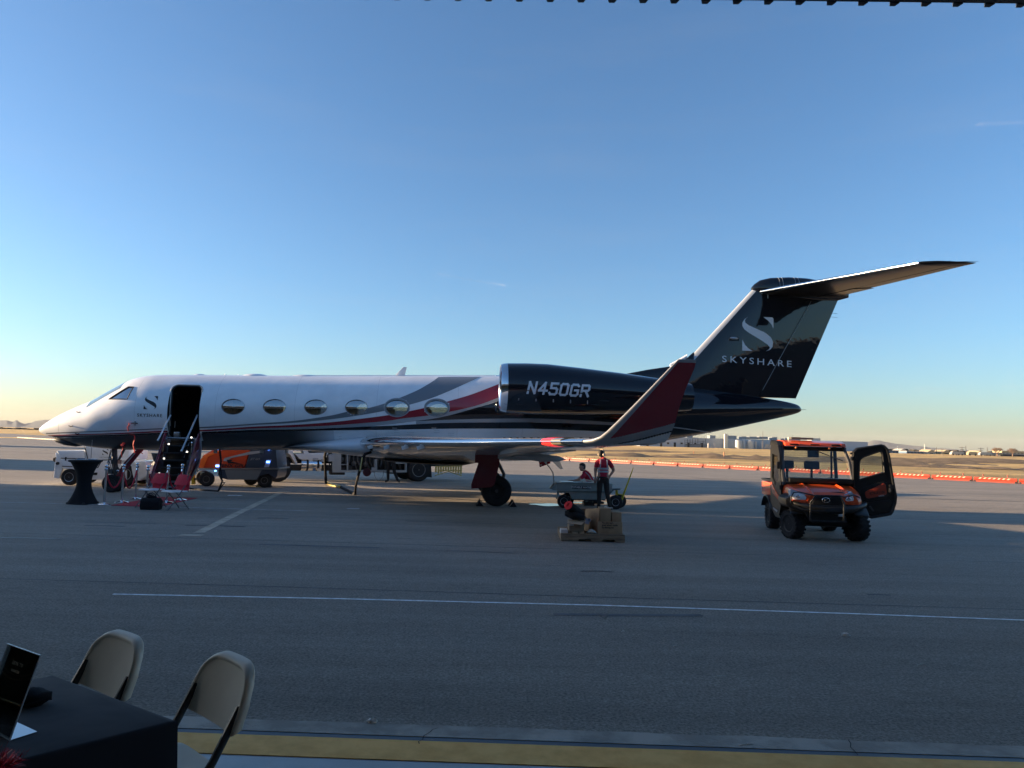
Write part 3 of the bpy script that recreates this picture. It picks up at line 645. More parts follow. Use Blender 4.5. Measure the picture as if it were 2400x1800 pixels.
for side in (-1, 1):
    def pane(poly, off): return [(a, surf(a, b_, off, side), b_) for a, b_ in poly]
    q = MB(); n_ = 8; rows = []
    for j in range(n_+1):
        t = j/n_; a = (CW[0][0]+(CW[3][0]-CW[0][0])*t, CW[0][1]+(CW[3][1]-CW[0][1])*t); b_ = (CW[1][0]+(CW[2][0]-CW[1][0])*t, CW[1][1]+(CW[2][1]-CW[1][1])*t)
        rows.append([(a[0]+(b_[0]-a[0])*s, a[1]+(b_[1]-a[1])*s) for s in (0, .25, .5, .75, 1)])
    q.loft([[(p[0], surf(p[0], p[1], -.02, side), p[1]) for p in r] for r in rows], False, closed=False); wo = q.build('cockpit_window', GLASS, jet)
    q = MB(); P = [CW[0], CW[1], CW[2], CW[3], CW[0]]; pts = []
    for a, b_ in zip(P, P[1:]): pts += [(a[0]+(b_[0]-a[0])*k/5, a[1]+(b_[1]-a[1])*k/5) for k in range(5)]
    q.tube([(p[0], surf(p[0], p[1], .002, side), p[1]) for p in pts+[pts[0]]], .016, 5, cap=False); q.build('frame', DARKM, wo)
    # windshield panel: wraps the brow between centre post and side post
    q = MB(); rows = []
    for j in range(7):
        t = j/6; x0_, x1_ = -.66+t*.02, .06
        r = []
        for i in range(9):
            s = i/8; x = -.66 + .50*t*1.0 + (.0+.20*(1-t))*0; 
            xx = (-.70+.98*s)                           # along the brow
            c, hh, hw = fus(xx); a0_ = R(6); a1_ = R(52-10*s); a = a0_+(a1_-a0_)*t
            r.append((xx, side*(hw+.006)*math.sin(a), c+(hh+.006)*math.cos(a)))
        rows.append(r)
    q.loft(rows, False, closed=False); wo = q.build('windshield', M('windshield glass', (.14, .22, .24), .03, spec=1.0, coat=1), jet)
# interior partition and seats seen through the windows
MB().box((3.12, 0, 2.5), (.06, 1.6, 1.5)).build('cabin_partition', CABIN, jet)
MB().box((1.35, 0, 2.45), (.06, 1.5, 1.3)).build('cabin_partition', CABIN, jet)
LEATH = M('cream leather', (.06, .055, .045), .6)
for x in (4.5, 5.7, 6.9, 8.1, 9.3):
    for sy in (-.55, .55): MB().box((x, sy, 2.2), (.5, .5, .3)).box((x+.2, sy, 2.5), (.14, .5, .6)).build('seat', LEATH, jet, bevel=.05)
MB().box((2.15, -1.0, 1.80), (.17, .14, .16)).build('door_latch_box', STEEL, jet, bevel=.02)
# paint: stripes and dark areas, thin skins on the fuselage
def strip(name, top, bot, mat, nx=150, nz=6, off=.006, sides=(-1, 1), x0=None, x1=None):
    T = [FL(*p) if len(p) == 2 else p[:2] for p in top]; B = [FL(*p) if len(p) == 2 else p[:2] for p in bot]
    a, b_ = max(T[0][0], B[0][0]) if x0 is None else x0, min(T[-1][0], B[-1][0]) if x1 is None else x1
    for side in sides:
        q = MB(); rows = []
        for j in range(nz+1):
            r = []
            for i in range(nx+1):
                x = a+(b_-a)*i/nx; zt = smooth_tab(T, x)[0]; zb = smooth_tab(B, x)[0]; c, hh, hw = fus(x)
                cl = lambda z: math.acos(max(-1, min(1, (z-c)/hh)))
                ang_ = cl(zb)+(cl(max(zt, zb))-cl(zb))*j/nz; r.append((x, side*(hw+off)*math.sin(ang_), c+(hh+off)*math.cos(ang_)))
            rows.append(r)
        q.loft(rows, False, closed=False)
        keep = []
        for f in q.f:
            cx = sum(q.v[i][0] for i in f)/4; cz = sum(q.v[i][2] for i in f)/4
            keep.append(all(((cx-wx)/(.325*1.12))**2+((cz-wz)/(.228*1.14))**2 > 1 for wx, wz in WIN[4:]) and all(((cx-wx)/.33)**2+((cz-wz)/.232)**2 > 1 for wx, wz in WIN) and not (1.885 < cx < 2.80 and 1.66 < cz < 3.28))
        q.f = [f for f, k in zip(q.f, keep) if k]; q.m = [0]*len(q.f)
        q.build(name, mat, jet, ang=60)
GT = [(107, 1014.5), (254, 1009), (393, 1003), (475, 1000.5), (597, 992.5), (680, 987), (780, 973), (814, 965), (860, 957), (904, 945), (936, 933), (982, 913), (1004.5, 900), (1018, 891.5), (1029, 883.2)]
GB = [(107, 1016.5), (254, 1011), (393, 1005.5), (475, 1003.5), (597, 996), (680, 991.5), (780, 982), (826, 975.6), (862.5, 970), (908, 961.4), (963, 947.7), (1009, 934), (1055, 915.6), (1096, 897), (1126, 883.5)]
strip('grey_stripe', GT, GB+[], GREYP, x1=FL(1029, 883.2)[0])
strip('grey_stripe', [(1019, 891.6), (1029, 884), (1060, 883.3), (1126, 883.3)], [(1019, 930.5), (1055, 915.6), (1096, 897), (1126, 883.5)], GREYP, nx=60, off=.0066)
strip('red_stripe', [(110, 1020), (254, 1015.5), (393, 1009), (475, 1007), (597, 999.5), (680, 996), (780, 989), (849, 981), (906, 973.6), (963, 963), (995, 956), (1052.6, 940), (1101, 926), (1180, 896)],
      [(110, 1022), (254, 1018), (393, 1012.5), (475, 1010.5), (597, 1004), (680, 1001.5), (780, 997), (849, 991.7), (906, 986.6), (949.5, 980), (1000, 974.5), (1055, 965), (1112, 952), (1180, 928)], REDP)
strip('grey_stripe', [(475, 1010.7), (597, 1004.3), (680, 1001.7), (780, 997.2), (849, 991.9), (906, 986.8), (949.5, 980.2), (1000, 974.7), (1055, 965.2), (1112, 952.2), (1180, 928.2)],
      [(475, 1011), (597, 1006), (680, 1005), (780, 1003), (849, 1000), (917, 994), (974.7, 986.6), (1009, 982), (1050, 974), (1112, 957), (1180, 936)], SILVP, off=.008)
strip('black_stripe', [(112, 1022.8), (254, 1019), (393, 1013.5), (475, 1012), (597, 1007), (680, 1006), (780, 1003.3), (849, 1000), (917.5, 997.5), (986, 993.5), (1055, 991), (1240, 989.4)],
      [(112, 1025.5), (254, 1022), (393, 1017), (475, 1016), (597, 1012), (680, 1010.5), (780, 1008.4), (917, 1006.8), (1055, 1004.5), (1240, 1004.5)], BLACKP, x1=13.5)
ZB = [(x_/4, smooth_tab(FUS, x_/4)[1]-.002, 0) for x_ in range(-8, 29)]
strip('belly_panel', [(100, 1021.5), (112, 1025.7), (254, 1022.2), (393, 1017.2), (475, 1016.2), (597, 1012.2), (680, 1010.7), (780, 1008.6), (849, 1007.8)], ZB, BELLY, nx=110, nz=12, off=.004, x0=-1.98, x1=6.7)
strip('black_panel', [(974.7, 986.6), (1009, 982), (1050, 974), (1112, 957), (1173, 938), (1200, 920), (1230, 897), (1250, 885)], [(974.7, 987.2), (1009, 985.5), (1055, 983.5), (1124, 981.7), (1240, 980.5)], BLACKP, x1=13.5, nz=16)
strip('grey_stripe', [(975, 987.8), (1009, 986), (1055, 983.7), (1124, 981.9), (1240, 980.7), (1263, 981), (1371, 985.5), (1439, 990), (1555, 997.7), (1683, 1015)], [(975, 993.8), (1009, 992.4), (1055, 990.8), (1240, 989.3), (1263, 989.5), (1371, 993.6), (1439, 996), (1555, 1001), (1683, 1017)], SILVP, off=.008)
strip('white_panel', [(1240, 1004.6), (1263, 1005.8), (1344, 1008), (1436, 1013), (1500, 1022)], [(13.4, 1.66, 0), (14.5, 1.74, 0), (15.5, 1.87, 0), (16.3, 1.93, 0)], WHITE, x0=13.5, nz=10)
def on_fus(px, py, h):                  # a place() for marks on the near side of the fuselage
    cx, cz = FL(px, py)
    return lambda u, v: (cx+u, surf(cx+u, cz+v, .006), cz+v)
slogo(.405, on_fus(353, 943.5, .4)).build('emblem', LETTER, jet, smooth=False)
def fus_text(s, px, py, size, mat, sx=1, **k):
    me = text_mesh(s, size, sx, **k); cx, cz = FL(px, py)
    for v in me.vertices:
        x, z = cx+v.co.x, cz+v.co.y; v.co = (x, surf(x, z, .006), z)
    me.materials.clear(); me.materials.append(mat); return linkmesh('lettering', me, jet)
fus_text('SKYSHARE', 350.5, 977, .13, LETTER, sx=1.02, spacing=1.25, bold=.0015)
# small doors and seams on the near side
seam = M('panel seam', (.25, .26, .27), .6)
def seamline(x0, z0, x1, z1, w_=.008):
    q = MB(); q.tube([(x0+(x1-x0)*k/6, surf(x0+(x1-x0)*k/6, z0+(z1-z0)*k/6, 0), z0+(z1-z0)*k/6) for k in range(7)], w_/2, 4); return q
q = MB(); q.loft([[(p[0], p[1], p[2]) for p in fring(-1.50, 56, 1, None, .002)], [(p[0], p[1], p[2]) for p in fring(-1.494, 56, 1, None, .002)]], False); q.build('radome_seam', seam, jet)
q = MB(); c_, hh_, hw_ = fus(2.34)
P = DOOR + [DOOR[0]]; q.tube([(a, surf(a, b_, .006), b_) for a, b_ in P], .020, 6, cap=False); q.build('door_frame', M('door edge grey', (.30, .30, .30), .3, metal=.5), jet)
P2 = rrect(1.92, 2.765, 1.70, 3.25, .15); q = MB(); q.tube([(a, surf(a, b_, -.03), b_) for a, b_ in P2+[P2[0]]], .02, 6, cap=False); q.build('door_seal', RUBBER, jet)
for (px, py, w_, h_) in ((317, 992, .02, .13), (302, 999, .012, .2)):
    x, z = FL(px, py); MB().box((x, surf(x, z, .03), z), (w_*2, .05, h_)).build('probe', STEEL, jet, bevel=.006)
x, z = FL(313, 992); MB().tube([(x-.06, surf(x, z, .05), z), (x+.1, surf(x, z, .05), z), (x+.12, surf(x, z, 0), z)], .014, 6).build('probe', DARKM, jet)
for (px, py) in ((185, 965), (167, 998), (182, 1016)):
    x, z = FL(px, py); MB().tube([(x-.07, surf(x, z, .02), z), (x, surf(x, z, .025), z-.02), (x+.05, surf(x, z, .01), z)], .012, 5).build('probe', DARKM, jet)
x, z = FL(199, 946); MB().tube([(x-.12, -.1, z-.08), (x, -.1, z+.04), (x+.12, -.1, z+.10)], [.015, .03, .02], 6).build('wiper', DARKM, jet)
for (px, py) in ((925, 1002.5), (1017, 1002.5)):
    x, z = FL(px, py+1); MB().box((x, surf(x, z, .0), z), (.14, .03, .03)).build('vent', STEEL, jet)
for (px, py, w_) in ((930, 1014, .16), (1024, 1014, .16), (962, 1019, .22), (1057, 1020, .2), (798, 1028, .08)):
    x, z = FL(px, py); q = MB(); [q.add(seamline(x-w_/2, z+dz, x+w_/2, z+dz).v, seamline(x-w_/2, z+dz, x+w_/2, z+dz).f) for dz in (0, .06)]; q.build('access_panel', seam, jet)
q = MB()
for k in range(14):                     # rivets / light dots along the leading stripe behind the door
    pass
for x_ in (.92, 3.25, 5.55, 7.96, 10.4, 12.4):
    q = MB(); q.loft([fring(x_, 100, 1, None, .0015), fring(x_+.005, 100, 1, None, .0015)], False); q.build('skin_seam', M('paint seam', (.40, .43, .47), .5), jet)
# top antennas
def blade(x, h, c_, t_, sweep, name='antenna', mat=WHITE):
    zt = smooth_tab(FUS, x)[0]; q = MB()
    def sec(xx, z, ch, th): return [(xx, 0, z), (xx+ch*.3, -th, z), (xx+ch*.7, -th*.8, z), (xx+ch, 0, z), (xx+ch*.7, th*.8, z), (xx+ch*.3, th, z)]
    q.loft([sec(x, zt-.03, c_, t_), sec(x+sweep, zt+h, c_*.35, t_*.5)]); return q.build(name, mat, jet)
blade(8.33, .30, .34, .03, .29)
def dome(x, l, h, w_):
    q = MB(); rr = []
    for i in range(13):
        t = i/12; xx = x-l/2+l*t; k = max(.02, math.sin(math.pi*t))**.5; zt = smooth_tab(FUS, xx)[0]
        rr.append([(xx, w_*k*math.cos(a), zt-.06+(.06+h)*k*max(0, math.sin(a))) for a in [math.pi*j/12 for j in range(13)]]+[(xx, 0, zt-.08)])
    q.loft(rr); q.build('antenna_dome', WHITE, jet)
dome(2.9+.28, .95, .05, .3) if False else None
xA = L(468, 878, 0)[0]; dome(xA, .55, .035, .2); xB = L(598, 877, 0)[0]; dome(xB, .95, .055, .3); xC = L(715, 879, 0)[0]; dome(xC, 1.1, .04, .3)
blade(L(525, 878, 0)[0], .05, .06, .01, .02); blade(L(556, 878, 0)[0], .03, .05, .01, .02)
q = MB(); q.loft([[(x, .05*math.cos(a)-.0, smooth_tab(FUS, x)[0]-.02+.05*math.sin(a)) for a in [math.pi*j/6 for j in range(7)]] for x in (5.8, 6.4, 9, 11.6)], True); q.build('spine_fairing', WHITE, jet)
# belly antenna and blade
for (x, l) in ((2.95, .1), (4.35, .06), (5.1, .12)): MB().box((x, 0, fus(x)[0]-fus(x)[1]-.04), (.1, .015, .12)).build('antenna', WHITE, jet)
q = MB(); q.loft([[(x, .28*k*math.cos(a), z0+.14*k*math.sin(a)) for a in [2*math.pi*j/16 for j in range(16)]] for x, k, z0 in ((-1.86, .05, 1.58), (-1.75, .55, 1.54), (-1.5, .85, 1.50), (-1.2, .7, 1.45), (-.9, .1, 1.42))]); q.build('radome_fairing', M('dark fairing', (.05, .055, .06), .5), jet)
# belly fairing under the wing
q = MB(); rr = []
for x, w_, zb, zt in ((4.9, .35, 1.43, 1.55), (5.4, .65, 1.415, 1.62), (5.9, .92, 1.40, 1.70), (6.6, 1.14, 1.345, 1.78), (7.4, 1.31, 1.27, 1.88), (8.8, 1.38, 1.18, 1.95), (10, 1.34, 1.115, 1.95), (10.9, 1.25, 1.14, 1.95), (11.8, 1.1, 1.3, 1.9), (12.8, .8, 1.52, 1.85), (13.6, .4, 1.66, 1.8)):
    c = (zb+zt)/2; hh = (zt-zb)/2; r = []
    for i in range(40):
        a = 2*math.pi*i/40; sa, ca = math.sin(a), math.cos(a)
        r.append((x, w_*math.copysign(abs(sa)**.75, sa), c+hh*math.copysign(abs(ca)**.75, ca)))
    rr.append(r)
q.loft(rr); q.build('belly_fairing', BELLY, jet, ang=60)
q = MB(); q.loft([[(x, w_*math.sin(a), z+.05*math.cos(a)*k) for a in [2*math.pi*j/16 for j in range(16)]] for x, w_, z, k in ((8.0, .05, 1.2, .2), (8.3, 1.0, 1.18, 1), (9.5, 1.25, 1.13, 1.2), (10.6, 1.2, 1.12, 1.2), (11.0, .1, 1.14, .2))]); q.build('belly_keel', DARKM, jet)
# ---------------------------------------------------------------- wings
def af(t):                              # airfoil half thickness at chord fraction t (max 1)
    return (1.4845*math.sqrt(max(t, 0))-.63*t-1.758*t*t+1.4215*t**3-.5075*t**4)*2
def wsec(lat, xle, zle, ch, th, inc, t0=0, t1=1, n=14, bul=0):
    ts = [t0+(t1-t0)*(.5-.5*math.cos(math.pi*i/n)) if t0 == 0 else t0+(t1-t0)*i/n for i in range(n+1)]
    up = [(t, af(t)*th/2*1.05+bul) for t in ts]; lo = [(t, -af(t)*th/2*.95-bul) for t in ts]
    pts = up[::-1]+(lo[1:] if t0 == 0 else lo)
    ci, si = math.cos(inc), math.sin(inc)
    return [(xle+(t*ch)*ci+zz*ch*si, lat, zle-(t*ch)*si+zz*ch*ci) for t, zz in pts]
WS = [(.6, 7.10, 1.66, 6.0, .11, R(3.6)), (1.3, 7.52, 1.69, 5.55, .115, R(3.6)), (2.6, 8.25, 1.715, 4.7, .112, R(3.3)), (4.2, 9.12, 1.75, 3.75, .108, R(2.8)), (6.4, 10.32, 1.80, 2.85, .10, R(2.0)), (8.6, 11.51, 1.86, 2.05, .095, R(1.2)), (10.5, 12.55, 1.905, 1.38, .09, R(.6))]
WINGTOP = M('wing skin', (.50, .50, .50), .25, coat=.5, var=.05, vscale=1); wavy(WINGTOP, 2, .06)
for side in (-1, 1):
    lab = None
    wroot = MB(); wroot.loft([wsec(side*s[0], *s[1:], t0=.062, t1=.76) for s in WS]); wg = wroot.build('wing', WINGTOP, jet, ang=30)
    q = MB(); q.loft([wsec(side*s[0], *s[1:], t0=0, t1=.06, n=8, bul=.0012) for s in WS[1:]]); q.build('leading_edge', CHROME, wg, ang=40)
    q = MB(); q.loft([wsec(side*s[0], s[1], s[2]-.015, *s[3:], t0=.765, t1=1, n=4) for s in WS[1:5]]); q.build('flap', WINGTOP, wg, ang=30)
    q = MB(); q.loft([wsec(side*s[0], *s[1:], t0=.765, t1=1, n=4) for s in WS[4:]]); q.build('aileron', WINGTOP, wg, ang=30)
    for lat in (1.9, 2.9, 3.95, 4.75):
        x, z = interp([(s[0], s[1], s[2]) for s in WS], lat)
        MB().box((x+.10, side*lat, z-.10), (.26, .025, .10), ry=-.3).build('vortilon', WHITE, wg, bevel=.01)
    for lat, l in ((3.2, 1.5), (5.4, 1.3)):
        x, z = interp([(s[0], s[1], s[2]) for s in WS], lat); ch = interp([(s[0], s[3]) for s in WS], lat)[0]
        q = MB(); q.loft([[(x+ch*.62+l*t, side*lat+.07*k*math.cos(a), z-.27-.05*t+.1*k*math.sin(a)) for a in [2*math.pi*j/10 for j in range(10)]] for t, k in ((0, .05), (.15, .7), (.5, 1), (.85, .7), (1, .05))]); q.build('flap_fairing', WINGTOP, wg)
    for lat in [7.0+.28*k for k in range(12)]:
        x, z = interp([(s[0], s[1], s[2]) for s in WS], lat); ch = interp([(s[0], s[3]) for s in WS], lat)[0]
        MB().box((x+ch*.30, side*lat, z+ch*.047), (.05, .012, .03)).build('vortex_generator', DARKM, wg)
    # winglet
    WL = [(10.5, 12.55, 1.905, 1.38, 0), (10.66, 12.68, 1.925, 1.30, .25), (10.80, 12.80, 1.985, 1.20, .5), (10.88, 12.90, 2.08, 1.12, .8), (10.95, 13.03, 2.22, 1.03, 1), (11.04, 13.24, 2.45, .85, 1), (11.16, 13.55, 2.80, .62, 1), (11.28, 13.90, 3.20, .40, 1), (11.32, 14.0, 3.31, .31, 1)]
    def wring(r_, t0, t1, bul=0, n=10):
        lat, xle, zle, ch, k = r_; out = []
        ts = [t0+(t1-t0)*(i/n)**(1.6 if t0 == 0 else 1) for i in range(n+1)]
        nx_, nz_ = math.sin(k*R(80)), math.cos(k*R(80))
        for s_, seq in ((1, ts[::-1]), (-1, ts[1:] if t0 == 0 else ts)):
            for t in seq:
                h = s_*(af(t)*.04*ch+bul); out.append((xle+t*ch, side*(lat-h*nx_), zle+h*nz_))
        return out
    from bisect import bisect
    def wl_at(u): i = min(len(WL)-2, int(u)); f_ = u-i; return tuple(a+(b_-a)*f_ for a, b_ in zip(WL[i], WL[i+1]))
    rows = [wl_at(u*.025) for u in range(0, 321)]
    def lev(r_, t): return r_[2]+t*r_[3]*0
    q = MB(); n_ = 24; T0, T1 = .13, 1
    for a, b_ in zip(rows, rows[1:]):
        ra, rb_ = wring(a, T0, T1, 0, n_), wring(b_, T0, T1, 0, n_); m_ = len(ra)
        for j in range(m_):
            k = (j+1) % m_; jj = j if j <= n_ else 2*n_+1-j
            cf_ = 1-min(j, n_)/n_ if j <= n_ else (j-n_-1)/n_
            z = a[2]; zz = z - .26*cf_     # stripes climb towards the trailing edge
            mi = 0 if zz < 1.845 else 1 if zz < 1.875 else 2 if zz < 2.0 else 3 if z < 3.26 else 2
            q.add([ra[j], ra[k], rb_[k], rb_[j]], [(0, 1, 2, 3)], mi)
    q.add(wring(rows[-1], T0, T1, 0, n_), [tuple(range(2*n_+2))], 2)
    wl = q.build('winglet', [WHITE, BLACKP, SILVP, REDP], jet, ang=50)
    q = MB(); q.loft([wring(r_, 0, .135, .003, 6) for r_ in rows[4::2]]); q.build('leading_edge', SILVP, wl, ang=60)
    x, z = 11.98, 1.885
    def lens(lat0, lat1, name, mat):
        q = MB(); rr = []
        for k in range(5):
            lat = lat0+(lat1-lat0)*k/4; s_ = interp([(w_[0],)+w_[1:] for w_ in WS], lat)
            rr.append(wsec(side*lat, *s_, t0=0, t1=.16, n=6, bul=.012))
        q.loft(rr); q.build(name, mat, wg, ang=60)
    nav = M('red navigation lamp', (.9, .03, .02), .1, coat=1, emit=.45) if side < 0 else M('green navigation lamp', (.02, .5, .2), .1, coat=1)
    lens(9.42, 9.68, 'navigation_light', nav); lens(9.69, 9.95, 'strobe_light', M('clear lamp', (.45, .38, .25), .08, metal=.6, coat=1))
# ---------------------------------------------------------------- engines
for side in (-1, 1):
    cy, cz = side*1.98, 3.42
    prof = [(11.62, .69, 0), (11.70, .72, 0), (11.81, .735, 0), (12.4, .755, 0), (13.0, .75, -.0), (14.0, .70, -.03), (15.2, .62, -.06), (16.3, .53, -.09), (17.1, .44, -.10), (17.35, .41, -.10)]
    def er(x, r, dz, n=44): return [(x, cy+r*math.sin(2*math.pi*j/n), cz+dz+r*math.cos(2*math.pi*j/n)) for j in range(n)]
    q = MB(); q.loft([er(*p) for p in prof[2:]], False); q.loft([er(17.35, .41, -.10), er(17.2, .36, -.1), er(16.4, .36, -.1)], True); en = q.build('engine', BLACKP, jet, ang=60)
    q = MB(); q.loft([er(12.5, .45, 0), er(11.95, .55, 0), er(11.72, .60, 0), er(11.63, .645, 0)]+[er(*p) for p in prof[:3]], False); q.build('intake_lip', CHROME, en, ang=60)
    q = MB(); q.loft([er(12.3, .5, 0), er(12.28, .02, 0)]); q.build('fan', DARKM, en)
    q = MB(); q.loft([[(x, y, cz+dz+k) for x, k in ((12.6, -.09), (13.2, -.14), (16.4, -.08), (16.9, 0), (16.4, .08), (13.2, .14), (12.6, .09))] for y, dz in ((side*.9, -.1), (side*1.5, -.0))]); q.build('pylon', BLACKP, en)
    if side < 0:
        def nac(x, z, off=.004): 
            r = interp([(p[0], p[1], p[2]) for p in prof], x); dz = z-cz-r[1]; return cy-math.sqrt(max(1e-4, r[0]**2-dz*dz))-off
        # registration in slanted block letters
        S = .075; GL = {
            'N': [[(0, 0), (0, 1)], [(0, 1), (.6, 0)], [(.6, 0), (.6, 1)]],
            '4': [[(.45, 0), (.45, 1)], [(.45, 1), (0, .33)], [(0, .28), (.68, .28)]],
            '5': [[(.62, 1), (.06, 1)], [(.06, 1), (.06, .56)], [(.06, .56), (.5, .56)], [(.5, .56), (.62, .44)], [(.62, .44), (.62, .12)], [(.62, .12), (.5, 0)], [(.5, 0), (.1, 0)], [(.1, 0), (0, .12)]],
            '0': [[(.12, 0), (.5, 0)], [(.5, 0), (.62, .12)], [(.62, .12), (.62, .88)], [(.62, .88), (.5, 1)], [(.5, 1), (.12, 1)], [(.12, 1), (0, .88)], [(0, .88), (0, .12)], [(0, .12), (.12, 0)]],
            'G': [[(.62, .88), (.5, 1)], [(.5, 1), (.12, 1)], [(.12, 1), (0, .88)], [(0, .88), (0, .12)], [(0, .12), (.12, 0)], [(.12, 0), (.5, 0)], [(.5, 0), (.62, .12)], [(.62, .12), (.62, .48)], [(.62, .48), (.34, .48)]],
            'R': [[(0, 0), (0, 1)], [(0, 1), (.54, 1)], [(.54, 1), (.64, .9)], [(.64, .9), (.64, .62)], [(.64, .62), (.54, .5)], [(.54, .5), (0, .5)], [(.34, .5), (.66, 0)]]}
        x0_, z0_ = 12.36, 3.21; Hh = .385
        for i, ch in enumerate('N450GR'):
            q = MB(); ox = x0_+i*.308
            for a, b_ in GL[ch]:
                pa, pb = [Vector((ox+p[0]*.325, z0_+p[1]*(Hh-.075)+.037-i*.008)) for p in (a, b_)]
                d = (pb-pa).normalized(); n2 = Vector((-d.y, d.x))*.031; pa2 = pa-d*.03; pb2 = pb+d*.03
                for t0_, t1_ in ((0, .5), (.5, 1)):
                    c0 = pa2+(pb2-pa2)*t0_; c1 = pa2+(pb2-pa2)*t1_; P = [c0-n2, c1-n2, c1+n2, c0+n2]
                    q.add([(p.x+(p.y-z0_)*.2, nac(p.x+(p.y-z0_)*.2, p.y, .005+.0003*len(q.f)), p.y) for p in P], [(0, 1, 2, 3)])
            q.build('registration_letter', LETTERW, en, smooth=False)
        for k in range(5):
            x = 12.12+k*.50-.0; MB().box((x, nac(x, 3.08, 0), 3.09-.012*k), (.028, .01, .12)).build('latch', STEEL, en)
        for (x, z, w_) in ((12.15, 2.93, .22), (13.35, 2.78, .1), (14.35, 2.98, .22), (14.6, 3.10, .3)): MB().box((x, nac(x, z, 0), z), (w_, .014, .025)).build('vent', DARKM, en)
q = MB()
# ---------------------------------------------------------------- tail
def finsec(z, x0, x1, th, t0=0, t1=1, n=12, bul=0):
    ch = x1-x0; ts = [t0+(t1-t0)*(i/n)**(1.7 if t0 == 0 else 1) for i in range(n+1)]
    o = [(x0+t*ch, -(af(t)*th/2+bul), z) for t in ts[::-1]]+[(x0+t*ch, af(t)*th/2+bul, z) for t in (ts[1:] if t0 == 0 else ts)]
    return o
FS = [(z, 17.9+(z-4.66)*2.29/2.54, 21.6+(z-3.447)*.4423, .34-.02*(z-3.4)) for z in (3.35, 3.9, 4.5, 5.1, 5.7, 6.3, 6.9, 7.2)]
FRONT = [.0]
def rud(z): return 20.38+(z-3.69)*.561
def ts_(s_, x): return (x-s_[1])/(s_[2]-s_[1])
q = MB(); q.loft([finsec(*s_, t0=.052, t1=ts_(s_, rud(s_[0]))) for s_ in FS]); fin = q.build('fin', BLACKF, jet, ang=50)
q = MB(); q.loft([finsec(*s_, t0=0, t1=.05, bul=.001) for s_ in FS[2:]]); q.build('leading_edge', M('white edge paint darkened as unlit', (.42, .46, .52), .3, coat=.3), fin, ang=60)  # white edge paint given a darker bluish colour, as if unlit
q = MB(); q.loft([finsec(*s_, t0=0, t1=.054) for s_ in FS[:3]]); q.build('fin_root', BLACKP, fin, ang=60)
q = MB(); q.loft([finsec(*s_, t0=ts_(s_, rud(s_[0])+.018), t1=1) for s_ in [(3.52, 16.85, 21.63, .34)]+FS[1:-1]+[(6.93, FS[-2][1]+.03, 23.14, .27)]]); q.build('rudder', BLACKF, fin, ang=50)
q = MB(); q.tube([(rud(3.75)+.0, -.165, 3.75), (rud(6.8), -.12, 6.8)], .006, 4); q.build('hinge_seam', SILVP, fin)
q = MB(); rr = []
for x, zt, w_ in ((15.2, 3.96, .02), (15.74, 4.13, .10), (16.6, 4.32, .13), (17.39, 4.46, .15), (17.75, 4.60, .15), (18.1, 4.93, .13), (18.3, 5.0, .1)):
    rr.append([(x, w_*math.sin(a)*(1 if math.cos(a) < .2 else .9), 3.6+(zt-3.6)*(.5+.5*math.cos(a))) for a in [2*math.pi*j/16 for j in range(16)]])
q.loft(rr); q.build('dorsal_fairing', BLACKP, fin, ang=60)
q = MB(); q.loft([[(x, .06*math.sin(a), z+.07*math.cos(a)) for a in [2*math.pi*j/12 for j in range(12)]] for x, z in ((17.35, 4.47), (17.62, 4.63), (17.9, 4.80))]); q.build('leading_edge', WHITE, fin)
# fin top fairing
q = MB(); rr = []
for x, zt, zb, w_ in ((20.10, 7.20, 7.14, .03), (20.2, 7.32, 7.05, .10), (20.4, 7.47, 6.95, .16), (20.75, 7.565, 6.88, .20), (21.4, 7.62, 6.85, .22), (22.0, 7.61, 6.85, .22), (22.6, 7.54, 6.85, .19), (23.1, 7.40, 6.88, .12), (23.5, 7.2, 7.0, .03)):
    rr.append([(x, w_*math.sin(a), (zt+zb)/2+(zt-zb)/2*math.cos(a)) for a in [2*math.pi*j/20 for j in range(20)]])
q.loft(rr); tb = q.build('fin_cap', BLACKP, fin, ang=60)
for x in (21.0, 21.12, 21.55, 21.68):
    zt = interp([(20.75, 7.565), (21.4, 7.62), (22, 7.61)], x)[0]; q = MB(); q.tube([(x, -.222*math.sin(a), (zt+6.85)/2+(zt-6.85)/2*math.cos(a)) for a in [R(8+k*10) for k in range(9)]], .005, 4); q.build('seam', SILVP, fin)
